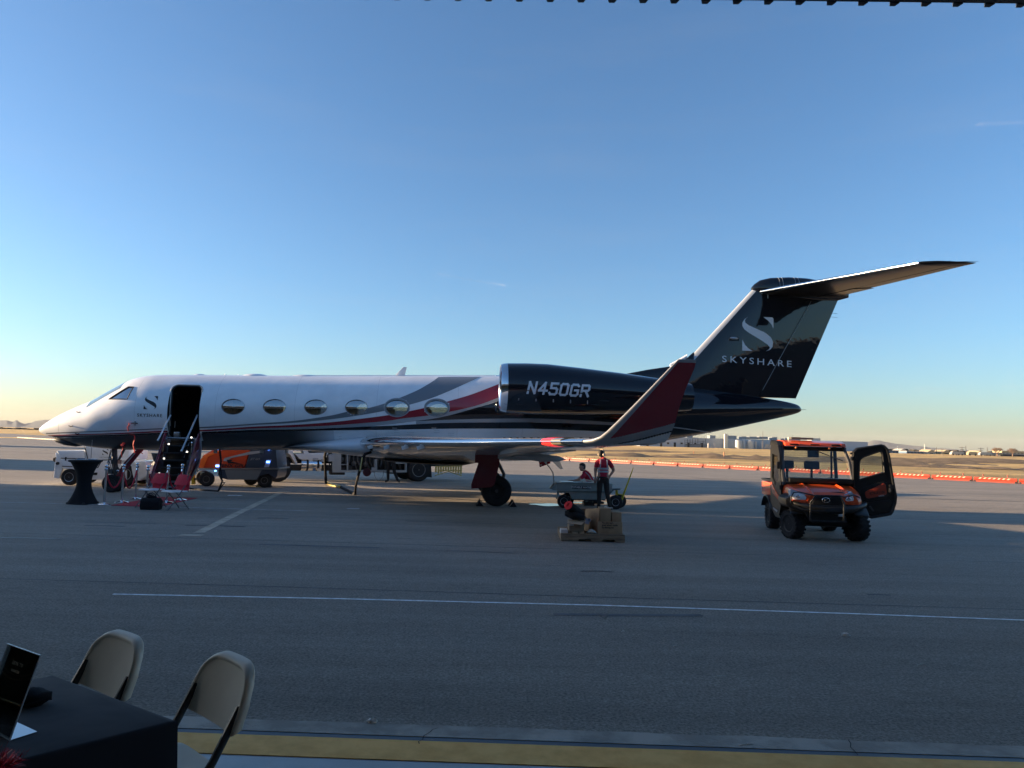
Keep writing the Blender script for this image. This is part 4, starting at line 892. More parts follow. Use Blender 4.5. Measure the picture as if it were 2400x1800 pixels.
# stabilizer
for side in (-1, 1):
    SS = [(.08, 20.34, 7.06, 2.80, .10, R(.5)), (1.8, 21.05, 6.99, 2.30, .10, R(.5)), (3.6, 21.82, 6.93, 1.78, .095, R(.5)), (5.15, 22.47, 6.875, 1.34, .09, R(.5))]
    q = MB(); q.loft([wsec(side*s[0], *s[1:], t0=.028, t1=.70) for s in SS]); hs = q.build('stabilizer', STABP, jet, ang=30)
    q = MB(); q.loft([wsec(side*s[0], *s[1:], t0=0, t1=.028, n=8, bul=.002) for s in SS]); q.build('leading_edge', CHROME, hs, ang=50)
    q = MB(); q.loft([wsec(side*s[0], s[1], s[2]-.01, *s[3:], t0=.705, t1=1, n=4) for s in SS[:1]+[(1.75, 21.03, 6.985, 2.31, .10, R(.5))]]); q.build('elevator', STABP, hs)
    q = MB(); q.loft([wsec(side*s[0], s[1], s[2]-.01, s[3]*.97, *s[4:], t0=.73, t1=1, n=4) for s in [(1.85, 21.07, 6.99, 2.28, .10, R(.5))]+SS[2:]]); q.build('elevator', STABP, hs)
    q = MB(); q.loft([wsec(side*s[0], *s[1:], t0=0, t1=1) for s in [(5.15, 22.47, 6.875, 1.34, .09, R(.5)), (5.3, 22.75, 6.875, 1.12, .08, R(.5)), (5.38, 23.2, 6.88, .72, .05, R(.3)), (5.40, 23.55, 6.885, .36, .03, 0)]]); q.build('stabilizer_tip', STABP, hs)
    MB().tube([(23.4, side*5.36, 6.89), (24.0, side*5.38, 6.93)], [.012, .004], 5).build('static_wick', DARKM, hs)
    MB().tube([(23.2, side*5.0, 6.92), (23.5, side*5.0, 7.02)], [.01, .004], 5).build('static_wick', DARKM, hs)
for z in (6.45, 6.32): MB().tube([(22.85, 0, z), (23.1, 0, z-.01)], .006, 4).build('static_wick', DARKM, fin)
MB().tube([(21.78, 0, 3.15), (21.98, 0, 3.16)], .008, 4).build('static_wick', DARKM, jet)
MB().tube([(20.42, -.1, 7.02), (20.42, -.1, 6.86)], [.02, .012], 5).build('probe', STEEL, hs); MB().tube([(20.62, -.12, 7.0), (20.62, -.12, 6.8)], [.025, .014], 5).build('probe', STEEL, hs)
def fin_at(x, z):
    s_ = interp([(f_[0],)+f_[1:] for f_ in FS], z); t = max(.01, min(1, (x-s_[0])/(s_[1]-s_[0]))); return -(af(t)*s_[2]/2)-.007
slogo(1.17, lambda u, v: (20.265+u, fin_at(20.265+u, 5.62+v), 5.62+v)).build('emblem', LETTERW, fin, smooth=False)
me = text_mesh('SKYSHARE', .30, 1.12, spacing=1.42, bold=.001)
xsv = [v.co.x for v in me.vertices]; wdt = max(xsv)-min(xsv)
for v in me.vertices:
    x = 20.25+v.co.x*2.42/wdt; z = 4.60+v.co.y*1.0-(x-20.25)*.035; v.co = (x, fin_at(x, z), z)
me.materials.clear(); me.materials.append(LETTERW); linkmesh('lettering', me, fin)
MB().ball((19.45, -.155, 5.44), 1, 12, sq=(.16, .05, .05)).build('fin_light', STEEL, fin)
MB().box((19.45, -.14, 5.42), (.34, .03, .13)).build('light_recess', DARKM, fin, bevel=.012)
# ---------------------------------------------------------------- landing gear
GEARM = M('gear leg paint', (.10, .105, .11), .4, metal=.5)
ng = bpy.data.objects.new('nose_gear', None); C.objects.link(ng); ng.parent = jet; ng.location = (0.0, 0, 0)
q = MB(); q.tube([(.0, 0, .27), (.02, 0, .6), (-.08, 0, 1.4)], [.05, .06, .085], 12); q.tube([(0, -.22, .27), (0, .22, .27)], .035, 10)
q.tube([(-.02, 0, .75), (.25, 0, 1.35)], .035, 8); q.tube([(0.03, 0, .42), (.2, 0, .55), (.04, 0, .78)], .028, 6)
for k, (a, b_) in enumerate((((-.1, -.08, 1.3), (-.16, -.1, .7)), ((.05, -.1, 1.2), (.12, -.12, .8)), ((-.05, -.12, .9), (.1, -.16, .55)))): q.tube([a, ((a[0]+b_[0])/2-.05, a[1], (a[2]+b_[2])/2), b_], .013, 5)
q.box((-.1, 0, .62), (.16, .3, .14)); q.box((.02, -.02, .92), (.2, .26, .12)); q.lathe([(.06, -.03), (.06, .03)], (-.16, -.12, .72), 'Y', 14)
for k in range(4): q.tube([(-.12+k*.06, -.13, 1.28-.05*k), (-.14+k*.07, -.17, 1.0), (-.02+k*.03, -.14, .62)], .010, 4)
q.build('strut', GEARM, ng)
q = MB(); q.lathe([(.0, -.012), (.065, -.01), (.065, .04), (.02, .05)], (-.17, -.02, 1.02), 'X', 14); q.lathe([(.04, -.01), (.04, .03)], (-.17, -.13, .9), 'X', 12); q.build('taxi_light', CHROME, ng)
q = MB(); q.tube([(.05, -.06, .62), (.1, -.06, .66), (.16, -.06, .62)], .03, 8); q.build('tow_fitting', CHROME, ng)
for sy in (-.17, .17): wheel(ng, (0, sy, .27), .27, .17, .14, rim=DARKM, name='wheel')
q = MB(); q.add([(.30, -.40, 1.36), (.95, -.40, 1.34), (.78, -.44, 1.02), (.46, -.46, .62), (.30, -.45, .72), (.16, -.42, 1.2)], [tuple(range(6))]) if False else None
q = MB(); q.prism([(.18, .50), (.34, .50), (.95, 1.33), (.74, 1.33), (.40, .92)], -.36, -.33, 'Y'); q.build('nose_gear_door', REDDK, jet, bevel=.008)
q = MB(); q.prism([(.42, .85), (.45, .84), (.72, 1.2), (.68, 1.21)], -.372, -.365, 'Y'); q.build('door_slot', SILVP, jet)
mg_doors = []
for side in (-1, 1):
    mg = bpy.data.objects.new('main_gear', None); C.objects.link(mg); mg.parent = jet; mg.location = (11.58, side*2.1, 0)
    q = MB(); q.tube([(-.05, 0, .43), (-.1, 0, .9), (-.15, -side*.0, 1.5)], [.08, .09, .11], 12); q.tube([(0, -.28, .43), (0, .28, .43)], .05, 10); q.tube([(0.1, 0, .5), (.22, 0, .9), (.0, 0, 1.3)], .05, 8); q.build('strut', GEARM, mg)
    for sy in (-.17, .17): wheel(mg, (0, sy, .43), .43, .23, .20, rim=M('gear rim', (.03, .032, .04), .35, metal=.7), name='wheel', holes=6)
    q = MB(); q.tube([(-.45, -.2, .03), (-.2, -.22, .02), (.1, -.25, .015), (.42, -.2, .03)], .008, 5) if False else None
    y = side*2.62
    q = MB(); q.add([(10.98, y, 1.72), (11.62, y, 1.72), (11.62, y, 1.2), (11.50, y-side*.0, .62), (11.42, y, .55), (10.85, y, .50), (10.84, y, .62), (11.02, y, 1.2)] + [(a, y-side*.05, b_) for a, b_ in ((10.98, 1.72), (11.62, 1.72), (11.62, 1.2), (11.50, .62), (11.42, .55), (10.85, .50), (10.84, .62), (11.02, 1.2))], [tuple(range(8)), tuple(range(8, 16))[::-1]]+[(i, (i+1) % 8, 8+(i+1) % 8, 8+i) for i in range(8)])
    if side < 0: q.build('main_gear_door', REDDK, jet, bevel=.006)
# small dark red door under the outer wing and the white flap hinge fin
def lat_pt(px, py, lat): x, z = L(px, py, lat); return (x, -lat, z)
ps = [(1259, 1056), (1287, 1058), (1290, 1086), (1265, 1095)]
def slab(name, pts, lat, th, mat, lab=None):
    P = [lat_pt(px, py, lat) for px, py in pts]; n_ = len(P); q = MB()
    q.add([(a, b_-th/2, c) for a, b_, c in P]+[(a, b_+th/2, c) for a, b_, c in P], [tuple(range(n_)), tuple(range(n_, 2*n_))[::-1]]+[(i, (i+1) % n_, n_+(i+1) % n_, n_+i) for i in range(n_)])
    return q.build(name, mat, jet, label=lab)
slab('wing_gear_door', [(1114, 1054), (1167, 1054), (1166.5, 1084), (1113, 1085)], 4.15, .04, REDDK)
dr = slab('service_door', ps, -1.5, .04, REDDK, 'dark red perforated flap hanging below the rear fuselage')
q = MB()
for px, py in ((1266, 1068), (1266, 1082), (1268, 1090), (1278, 1071), (1280, 1083), (1285, 1077)): x, y, z = lat_pt(px, py, -1.5); q.lathe([(.03, -.03), (.03, .0)], (x, y, z), 'Y', 8)
q.build('rivet', STEEL, jet)
slab('ventral_fin', [(1286, 1073), (1309, 1072), (1319.5, 1099.5), (1312, 1099)], -2.2, .05, WHITE)
# ---------------------------------------------------------------- airstair
x0_, x1_ = 2.0, 2.68
def sp(t): return 1.12+t*.95, 1.74-t*1.44         # (lat, z) down the stair line
N_ = 7
for k in range(N_):
    la, z = sp((k+.2)/N_)
    tr = MB().box((2.33, -la-.07, z-.02), (.66, .25, .035)).build('step', BLACKPL, jet, bevel=.006)
    MB().box((2.33, -la+.04, z-.12), (.64, .015, .18)).build('riser', BLACKPL, tr)
    if k < 6: MB().ball(((x0_+.05) if k % 2 else (x1_-.05), -la-.06, z+.03), .028, 8).build('step_light', M('step lamp', (1, .93, .8), .3, emit=.8), tr)
arc = [(1.10, 1.72), (1.03, 1.45), (1.03, 1.17), (1.15, .92), (1.40, .72), (1.75, .52), (2.1, .36)]
top = [sp(t) for t in (1.0, .8, .6, .4, .2, 0)]
for x, nm_ in ((1.88, 'l'), (2.84, 'r')):
    q = MB(); poly = arc + [(a+.10, b+.12) for a, b in top]
    q.prism([(-a, b) for a, b in poly], x-.015, x+.015, 'X'); sp_ = q.build('stair_side', REDDK, jet, bevel=.008)
q = MB(); q.loft([[(x, -a+.0, b) for a, b in arc]+[(x, -a-.03, b-.03) for a, b in arc[::-1]] for x in (1.84, 2.88)]); q.build('door_shell', SILVP, jet, ang=60)
for x in (1.9, 2.82):
    q = MB(); q.tube([(x, -sp(t)[0]-.06, sp(t)[1]+.10) for t in (0, .5, 1)], .022, 6); q.build('stair_rail', REDDK, jet)
for a, b_ in (((1.98, -1.15, 2.37), (1.87, -1.66, 1.63)), ((2.74, -1.15, 2.39), (2.78, -2.30, 1.36))):
    q = MB(); q.tube([a, b_], .024, 10); q.ball(b_, .034, 8); q.build('handrail', STEEL, jet)
for x, la, zt, zb in ((1.9, 1.32, 1.56, 1.15), (2.72, 1.38, 1.575, 1.02)):
    q = MB(); q.tube([(x, -la, zt), (x, -la-.0, zb)], .018, 8); q.ball((x, -la, zt), .035, 8); q.tube([(x, -la, zt), (x, -1.1, 1.75)], .012, 5); q.build('handrail_post', CHROME, jet)
for x, y0_, z0_, y1_, z1_ in ((1.97, -1.2, 2.33, -1.1, 2.05), (2.1, -1.1, 2.2, -1.1, 2.0), (2.6, -1.25, 1.6, -1.6, 1.15)):
    MB().tube([(x, y0_, z0_), (x, y1_, z1_)], .010, 5).build('cable', STEEL, jet)
# ---------------------------------------------------------------- helper frames
class Fr:
    def __init__(s, O, ang=0): s.O = Vector(O); s.a = ang; s.e1 = Vector((math.cos(ang), math.sin(ang), 0)); s.e2 = Vector((math.sin(ang), -math.cos(ang), 0))
    def p(s, px, py, lat=0):
        d = ray(px, py); c = Vector((0, 0, CAMH)); t = (lat-(c-s.O).dot(s.e2))/d.dot(s.e2); q = c+d*t
        return (q-s.O).dot(s.e1), q.z
    def prism(s, par, name, pts, lat0, lat1, mat, bevel=0, **k):    # outline measured on the plane lat0, given real depth
        q = MB(); q.prism([s.p(px, py, lat0) for px, py in pts], -lat0, -lat1, 'Y'); return q.build(name, mat, par, bevel=bevel, **k)
def z8(pts, sx, ox, oy): return [(ox+a/sx, oy+b/sx) for a, b in pts]
# ---------------------------------------------------------------- streamers, hanging from the nose
def streamer(px0, py0, px1, py1, w_, lab, lat=.7):
    x0, z0 = L(px0, py0, lat); x1, z1 = L(px1, py1, lat); O = JO+je1*x0+je2*lat+Vector((0, 0, z0))
    q = MB(); n_ = 7; rows = []
    for k in range(n_+1):
        t = k/n_; xx = (x1-x0)*t+.015*math.sin(t*9); zz = (z1-z0)*t; ww = w_*(1 if t > .12 else .45)
        rows.append([(xx-ww/2, .02*math.sin(t*7), zz), (xx, .02*math.sin(t*7)-.012, zz), (xx+ww/2, .02*math.sin(t*7), zz), (xx, .02*math.sin(t*7)+.012, zz)])
    q.loft(rows); o = q.build('streamer', M('red streamer', (.62, .04, .035), .7), loc=O, rot=(0, 0, JA)); return tag(o, lab, 'streamer')
streamer(314, 1019, 314.5, 1062, .04, 'long red warning streamer hanging from the nose beside the stair door', 1.0)
streamer(289, 1037, 287, 1048, .09, 'short red streamer knot hanging over the nose wheel', 1.0)
streamer(286.5, 1048, 284.5, 1072, .02, 'thin dark red cord hanging beside the nose wheel leg', .9)
streamer(332, 1055, 332.5, 1064, .04, 'small red tag hanging under the belly right of the nose wheel', .6)
streamer(301, 990, 299.5, 1011, .02, 'small red tag hanging from a probe behind the cockpit', 1.15)
# chocks at the main wheel
for k, (dx, lab) in enumerate(((-.47, 'black wheel chock ahead of the main wheel'), (.47, 'black wheel chock behind the main wheel'))):
    P = JO+je1*(11.58+dx)+je2*2.28
    t = thing('wheel_chock', lab, 'chock', P, JA); s = -1 if dx > 0 else 1
    MB().prism([(-.11*s, 0), (.11*s, 0), (.06*s, .10), (.0, .19)], -.2, .25, 'Y').build('wedge', RUBBER, t, bevel=.008)
    MB().tube([(0, -.22, .15), (.1*s, -.26, .03), (.36*s, -.27, .02)], .011, 5).build('rope', M('chock rope', (.35, .33, .28), .9), t)
# ---------------------------------------------------------------- white tug behind the nose
F = Fr((-13.7, 24.1, 0), R(4)); tug = thing('aircraft_tug', 'white aircraft tug with the letter-mark on its cab, behind the nose wheel', 'tug', F.O, F.a)
def TP(name, pts, l0, l1, mat, **k): return F.prism(tug, name, z8(pts, 8.508, 120, 1040), l0, l1, mat, **k)
TP('hood', [(110, 140), (665, 135), (672, 296), (200, 290)], 0, -1.5, WHITE, bevel=.02)
TP('body', [(205, 296), (680, 300), (1020, 330), (1500, 335), (1500, 715), (700, 718), (520, 560), (430, 505), (240, 500), (205, 420)], .02, -1.52, WHITE, bevel=.02)
TP('cab', [(672, 70), (660, 20), (690, -150), (1560, -160), (1540, 325), (1020, 322), (682, 296)], .0, -1.5, WHITE, bevel=.03)
TP('rear_deck', [(1560, 345), (1880, 350), (1895, 440), (1900, 640), (1760, 735), (1640, 730)], 0, -1.5, WHITE, bevel=.03)
# front plate: faces forward, towards the sun
fx0, fz0 = F.p(*z8([(150, 690)], 8.508, 120, 1040)[0]); 
q = MB(); q.prism([F.p(*p) for p in z8([(98, 150), (190, 275), (222, 470), (150, 695), (62, 683), (85, 470)], 8.508, 120, 1040)], .02, .07, 'Y'); q.build('front_fender', WHITE, tug, bevel=.01)
q = MB(); q.prism([F.p(*p, -1.5) for p in z8([(98, 180), (175, 275), (200, 470), (140, 660), (62, 660), (85, 470)], 8.508, 120, 1040)], 1.45, 1.5, 'Y'); q.build('front_fender', WHITE, tug, bevel=.01)
TP('front_plate', [(88, 300), (108, 300), (75, 690), (60, 690)], .0, -1.45, WHITE)
x, z = F.p(*z8([(150, 390)], 8.508, 120, 1040)[0]); q = MB(); q.lathe([(.05, -.09), (.05, -.04)], (x, 0, z), 'Y', 16); q.build('lamp', RUBBER, tug)
for a, b_ in (((200, 288), (672, 298)), ((225, 448), (430, 455)), ((680, 72), (735, 300)), ((1020, 325), (940, 470)), ((1020, 325), (1300, 322)), ((905, 470), (945, 475))):
    A, B_ = [F.p(*p) for p in z8([a, b_], 8.508, 120, 1040)]; MB().tube([(A[0], -.025, A[1]), (B_[0], -.025, B_[1])], .014, 5).build('trim', RUBBER, tug)
A = F.p(*z8([(300, 300)], 8.508, 120, 1040)[0]); MB().box((A[0], -.03, A[1]), (.03, .03, .12)).build('latch', RUBBER, tug)
TP('step', [(820, 575), (915, 575), (905, 625), (820, 625)], .05, .0, RUBBER)
TP('mirror', [(30, 290), (85, 265), (85, 330), (70, 370), (32, 350)], -.3, -.7, RUBBER, bevel=.02)
x, z = F.p(160, 1120.5); wheel(tug, (x, -.0+.12, .27), .27, .22, .15, name='wheel'); wheel(tug, (x, 1.4, .27), .27, .22, .15, name='wheel')
x, z = F.p(292, 1112); wheel(tug, (x, .13, .40), .40, .26, .20, rim=SILVP, name='wheel'); wheel(tug, (x, 1.4, .40), .40, .26, .20, name='wheel')
q = MB(); xc = x; q.prism([(xc-.52, .45), (xc-.44, .78), (xc-.2, .93), (xc+.15, .93), (xc+.42, .78), (xc+.5, .45), (xc+.42, .45), (xc+.36, .70), (xc+.12, .85), (xc-.18, .85), (xc-.38, .70), (xc-.44, .45)], -.05, .3, 'Y'); q.build('fender', WHITE, tug, bevel=.01)
x, z = F.p(*z8([(1985, 400)], 8.508, 120, 1040)[0]); q = MB(); q.lathe([(.05, z+.02), (.15, z+.06), (.235, z+.33), (.255, z+.345), (.235, z+.35)], (x, .6, 0), n=20); q.build('seat', BLACKPL, tug)
q = MB(); q.tube([(x-.1, .6, z-.08), (x+.1, .6, z-.08)], .02, 6); q.tube([(x-.12, .6, z-.08), (x-.12, .6, .35)], .025, 6); q.tube([(x, .6, z+.03), (x, .6, z-.08)], .03, 6); q.box((x-.22, .5, .36), (.45, .5, .12)); q.box((x-.02, .5, .3), (.1, .2, .25)); q.build('hitch', DARKM, tug)
cx_, cz_ = F.p(*z8([(1080, 165)], 8.508, 120, 1040)[0])
slogo(.20, lambda u, v: (cx_+u, -.006, cz_+v)).build('emblem', LETTER, tug, smooth=False)
cx_, cz_ = F.p(*z8([(1075, 282)], 8.508, 120, 1040)[0]); text_obj('SKYSHARE', .05, LETTER, tug, Matrix.Translation((cx_, -.006, cz_)) @ Matrix.Rotation(math.pi/2, 4, 'X'), spacing=1.5, sx=1.1)
# ---------------------------------------------------------------- orange ground power unit
F = Fr((-9.7, 25.1, 0), R(3)); gpu = thing('ground_power_unit', 'orange and dark grey ground power unit cart with blue lamps, behind the airstair', 'power unit', F.O, F.a)
def TG(name, pts, l0, l1, mat, **k): return F.prism(gpu, name, z8(pts, 5.53, 440, 1030), l0, l1, mat, **k)
GDARK = M('slate paint', (.03, .045, .075), .35, coat=.4)
TG('hood', [(118, 370), (125, 325), (200, 200), (310, 140), (400, 90), (835, 40), (735, 372)], 0, -1.3, ORANGE, bevel=.05, seg=3)
TG('canopy', [(838, 40), (1120, 40), (1145, 120), (1165, 372), (740, 372)], .01, -1.3, GDARK, bevel=.03)
TG('orange_trim', [(122, 330), (200, 205), (400, 140), (408, 160), (260, 230), (200, 370), (160, 372)], .03, -.02, M('bright orange paint', (.95, .16, .02), .35, coat=.5), bevel=.01)
TG('silver_flash', [(478, 240), (800, 160), (945, 145), (940, 175), (800, 195), (560, 240), (500, 285), (455, 275)], .018, 0, SILVP)
TG('black_emblem', [(505, 262), (580, 265), (560, 285), (690, 315), (520, 308)], .02, 0, LETTER)
TG('bumper', [(110, 372), (1190, 372), (1190, 390), (110, 390)], .05, -1.35, STEEL, bevel=.01)
TG('skirt', [(480, 392), (960, 392), (890, 522), (520, 522)], .03, -1.3, M('grey skirt', (.16, .18, .20), .4))
TG('chassis', [(390, 392), (480, 392), (520, 522), (440, 500), (400, 450)], .02, -1.2, GDARK)
TG('rear_skirt', [(960, 392), (1168, 392), (1160, 470), (1140, 505), (1090, 470), (1040, 440), (930, 470), (900, 520), (893, 520)], .02, -1.2, GDARK)
TG('control_panel', [(1020, 265), (1085, 260), (1050, 360), (990, 362)], .03, 0, M('panel silver', (.3, .33, .38), .4))
BLUEL = M('blue lamp', (.10, .28, 1), .2, emit=3); 
for pts in ([(1020, 280), (1060, 280), (1058, 303), (1018, 303)], [(362, 330), (402, 330), (402, 356), (362, 356)], [(345, 398), (368, 398), (368, 415), (345, 415)], [(1035, 128), (1060, 128), (1060, 138), (1035, 138)]): TG('lamp', pts, .06, .03, BLUEL)
TG('tow_bar', [(35, 460), (70, 455), (78, 580), (50, 585)], -.55, -.75, M('yellow paint', (.55, .42, .03), .5), bevel=.01)
TG('tow_hitch', [(70, 505), (165, 500), (165, 525), (70, 525)], -.6, -.7, DARKM)
TG('tow_hitch', [(100, 375), (125, 375), (120, 420), (105, 420)], .02, -.1, M('pale lamp', (.7, .62, .4), .4)); TG('fender', [(160, 425), (212, 425), (205, 460), (165, 475)], -.25, -.4, M('pale lamp', (.7, .62, .4), .4))
for px, l_, dx in ((485, .12, 0), (485, 1.15, -.14), (621, .12, 0), (588, 1.15, 0)):
    x, z = F.p(px, 1125, -l_); wheel(gpu, (x+dx, l_, .25), .25, .19, .12, rim=GDARK if l_ > 1 else M('grey rim', (.2, .2, .2), .5), name='wheel')
x, z = F.p(546, 1091.5); text_obj('JENX GPU', .15, LETTER, gpu, Matrix.Translation((x, -.03, z-.05)) @ Matrix.Rotation(math.pi/2, 4, 'X'), shear=.2, bold=.004, sx=1.3)
x, z = F.p(598, 1078); text_obj('JET GO', .10, SILVP, gpu, Matrix.Translation((x, -.03, z)) @ Matrix.Rotation(math.pi/2, 4, 'X'), shear=.4)
for px, lab in ((609, 'pale wooden chock ahead of the power unit rear wheel'), (628, 'dark chock behind the power unit rear wheel')):
    P = G(px, 1141.5); q = MB(); q.prism([(-.12, 0), (.12, 0), (.06, .12), (-.05, .12)], -.12, .12, 'Y'); o = q.build('wheel_chock', M('chock wood', (.55, .42, .2), .8) if px == 609 else RUBBER, loc=P, bevel=.008); tag(o, lab, 'chock')
# power cable from the belly down to the ground and off to the unit
x, z = L(515, 1054, .2); P0 = JO+je1*x+je2*.2+Vector((0, 0, z)); P1 = G(511, 1151, .02); q = MB()
q.tube([P0, P0+Vector((.06, .0, -.35)), P0+Vector((.02, 0, -.75)), (P1.x+.12, P1.y, .35), (P1.x+.03, P1.y, .06), P1, G(480, 1149, .02), G(440, 1144, .02), G(430, 1141, .02)], [.03, .03, .028, .028, .035, .03, .03, .03, .03], 6)
q.tube([P0+Vector((.05, 0, -.5)), P0+Vector((.14, 0, -1.0)), (P1.x+.2, P1.y, .3), (P1.x+.03, P1.y, .05)], .016, 5)
tag(q.build('power_cable', RUBBER), 'black power cable hanging from the belly in front of the orange unit', 'cable')
# ---------------------------------------------------------------- fuel truck behind the aircraft
F = Fr((-9.18, 28.3, 0), R(27)); trk = thing('fuel_truck', 'white fuel truck with chrome tank and hose cabinet, parked behind the belly', 'truck', F.O, F.a)
def T3(name, pts, l0, l1, mat, **k): return F.prism(trk, name, z8(pts, 5.53, 440, 1030), l0, l1, mat, **k)
def T8(name, pts, l0, l1, mat, **k): return F.prism(trk, name, z8(pts, 4.608, 640, 1040), l0, l1, mat, **k)
WT = M('white truck paint', (.62, .64, .66), .35, coat=.4)
wheel(trk, (0, .12, .52), .52, .28, .30, rim=STEEL, name='wheel'); wheel(trk, (0, 1.9, .52), .52, .28, .30, name='wheel')
xr, _ = F.p(982, 1105); wheel(trk, (xr, .12, .50), .50, .28, .30, rim=M('grey rim', (.2, .2, .2), .5), name='wheel'); wheel(trk, (xr, .5, .50), .50, .28, .28, name='wheel'); wheel(trk, (xr, 1.9, .50), .50, .28, .28, name='wheel')
q = MB(); q.prism([(-.72, .62), (-.62, 1.0), (-.3, 1.22), (.1, 1.25), (.45, 1.08), (.68, .7), (.76, .72), (.55, 1.2), (.5, 2.3), (-2.0, 2.3), (-2.1, .9), (-.9, .6)], 0, 2.0, 'Y'); q.build('cab', WT, trk, bevel=.02)
MB().box((-.55, -.01, 1.85), (1.0, .02, .6)).build('window', M('truck glass', (.02, .025, .03), .05), trk)
q = MB(); q.prism([(.62, 1.12), (1.75, 1.18), (1.95, 1.18), (1.75, .88), (.85, .9)], -.04, 1.6, 'Y'); q.build('fairing', WT, trk, bevel=.01)
T8('side_step', [(290, 30), (350, 30), (440, 205), (405, 205)], .03, -.4, WT)
q = MB(); q.lathe([(.06, -.40), (.23, -.40), (.24, -.38), (.24, .38), (.23, .40), (.06, .40)], (1.30, .16, .68), 'X', 28); ft = q.build('fuel_tank', CHROME, trk)
for dx in (-.16, .26): 
    q = MB(); q.lathe([(.246, -.04), (.25, -.035), (.25, .035), (.246, .04)], (1.30+dx, .16, .68), 'X', 28); q.build('strap', RUBBER, ft)
q = MB(); q.box((1.7, .6, .55), (2.6, .9, .22)); q.box((3.0, .8, .85), (6.5, .7, .25)); q.box((2.4, .25, .42), (.6, .3, .28)); q.box((5.2, .9, .5), (.9, .8, .4)); q.build('chassis', DARKM, trk, bevel=.02)
T8('tank_box', [(600, 115), (662, 115), (662, 192), (600, 192)], .05, -.3, SILVP); T8('tank_box', [(520, 165), (550, 165), (550, 195), (520, 195)], .05, -.2, SILVP)
T8('tank_box', [(430, 155), (488, 155), (488, 180), (430, 180)], .05, -.2, SILVP); T8('reflector', [(478, 262), (520, 262), (520, 298), (478, 298)], .05, 0, M('pale tag', (.6, .52, .42), .5)); T8('tank_box', [(430, 265), (462, 265), (462, 292), (430, 292)], .05, 0, M('blue box', (.06, .12, .22), .5))
for px in (605, 625): T8('mud_strap', [(px, 190), (px+10, 190), (px+12, 320), (px+2, 320)], .05, .02, RUBBER)
# hose cabinet: frame round open machinery
FRM = M('cabinet frame', (.30, .32, .33), .4, coat=.3)
for pts in ([(640, 60), (720, 60), (720, 310), (640, 310)], [(720, 285), (1445, 285), (1445, 310), (720, 310)], [(720, 60), (735, 60), (735, 285), (720, 285)], [(800, 100), (812, 100), (812, 285), (800, 285)], [(1100, 170), (1125, 170), (1125, 285), (1100, 285)], [(1315, 200), (1325, 200), (1325, 285), (1315, 285)], [(1430, 200), (1445, 200), (1445, 285), (1430, 285)], [(1315, 200), (1445, 200), (1445, 215), (1315, 215)], [(735, 220), (800, 220), (800, 228), (735, 228)]):
    T8('cabinet_frame', pts, .02, -.15, FRM)
T8('cabinet_back', [(720, 20), (1445, 20), (1445, 285), (720, 285)], -.5, -1.6, CABIN)
r_ = random.Random(4); q = MB()
for k in range(16):
    px = 740+k*43; a = F.p(*z8([(px, r_.uniform(130, 200))], 4.608, 640, 1040)[0], -.2); b_ = F.p(*z8([(px+r_.uniform(-30, 50), r_.uniform(230, 285))], 4.608, 640, 1040)[0], -.2)
    q.tube([(a[0], .2, a[1]+.3), (a[0], .2, a[1]), ((a[0]+b_[0])/2, .12+r_.uniform(0, .2), (a[1]+b_[1])/2), (b_[0], .22, b_[1])], r_.uniform(.015, .04), 6)
    if k % 3 == 0: q.lathe([(.02, -.05), (r_.uniform(.06, .12), -.04), (.1, .03)], (a[0], .15, a[1]-.1), 'Y', 14)
q.build('pipework', M('pipework metal', (.10, .105, .11), .35, metal=.8), trk)
T8('gauge', [(1065, 255), (1105, 255), (1105, 295), (1065, 295)], .04, 0, SILVP)
q = MB(); a = F.p(*z8([(1085, 290)], 4.608, 640, 1040)[0]); b_ = F.p(*z8([(1135, 415)], 4.608, 640, 1040)[0]); c_ = F.p(*z8([(1190, 290)], 4.608, 640, 1040)[0])
q.tube([(a[0], -.06, a[1]), ((a[0]+b_[0])/2-.06, -.06, (a[1]+b_[1])/2), (b_[0], -.06, b_[1]), ((c_[0]+b_[0])/2+.08, -.06, (c_[1]+b_[1])/2), (c_[0], -.06, c_[1])], .008, 5); q.build('cable', RUBBER, trk)
T8('mudflap', [(1685, 200), (1705, 200), (1715, 365), (1670, 362)], .0, -.5, RUBBER)
q = MB(); q.lathe([(.9, -.1), (1.02, 0), (1.02, 6.3), (.9, 6.4)], (1.2, 1.1, 2.05), 'X', 32); q.build('tank', WT, trk)
q = MB(); q.box((3.6, 1.1, 1.3), (6.6, 1.9, .12)); q.build('deck', WT, trk)
# yellow rear rack
YEL = M('yellow rack paint', (.62, .45, .13), .5); q = MB()
def R8(x, y, lat=0): return F.p(*z8([(x, y)], 4.608, 640, 1040)[0], lat)
for k in range(11):
    xx = 1762+k*27; lo = 340-abs(k-4.5)*7 if k < 1 else (330-k*10 if k < 5 else 290+ (k-5)*8); a = R8(xx, 240); b_ = R8(xx-6, lo); q.box(((a[0]+b_[0])/2, 0, (a[1]+b_[1])/2), (.07, .05, a[1]-b_[1]))
for (x0, y0), (x1, y1) in (((1745, 342), (1890, 300)), ((1890, 298), (2035, 345)), ((1750, 245), (2035, 240)), ((1790, 290), (2030, 290))):
    a, b_ = R8(x0, y0), R8(x1, y1); q.tube([(a[0], -.02, a[1]), (b_[0], -.02, b_[1])], .022, 5)
q.build('rear_rack', YEL, trk)
T8('rear_box', [(1700, 225), (2040, 225), (2040, 245), (1700, 245)], 0, -1.5, DARKM)
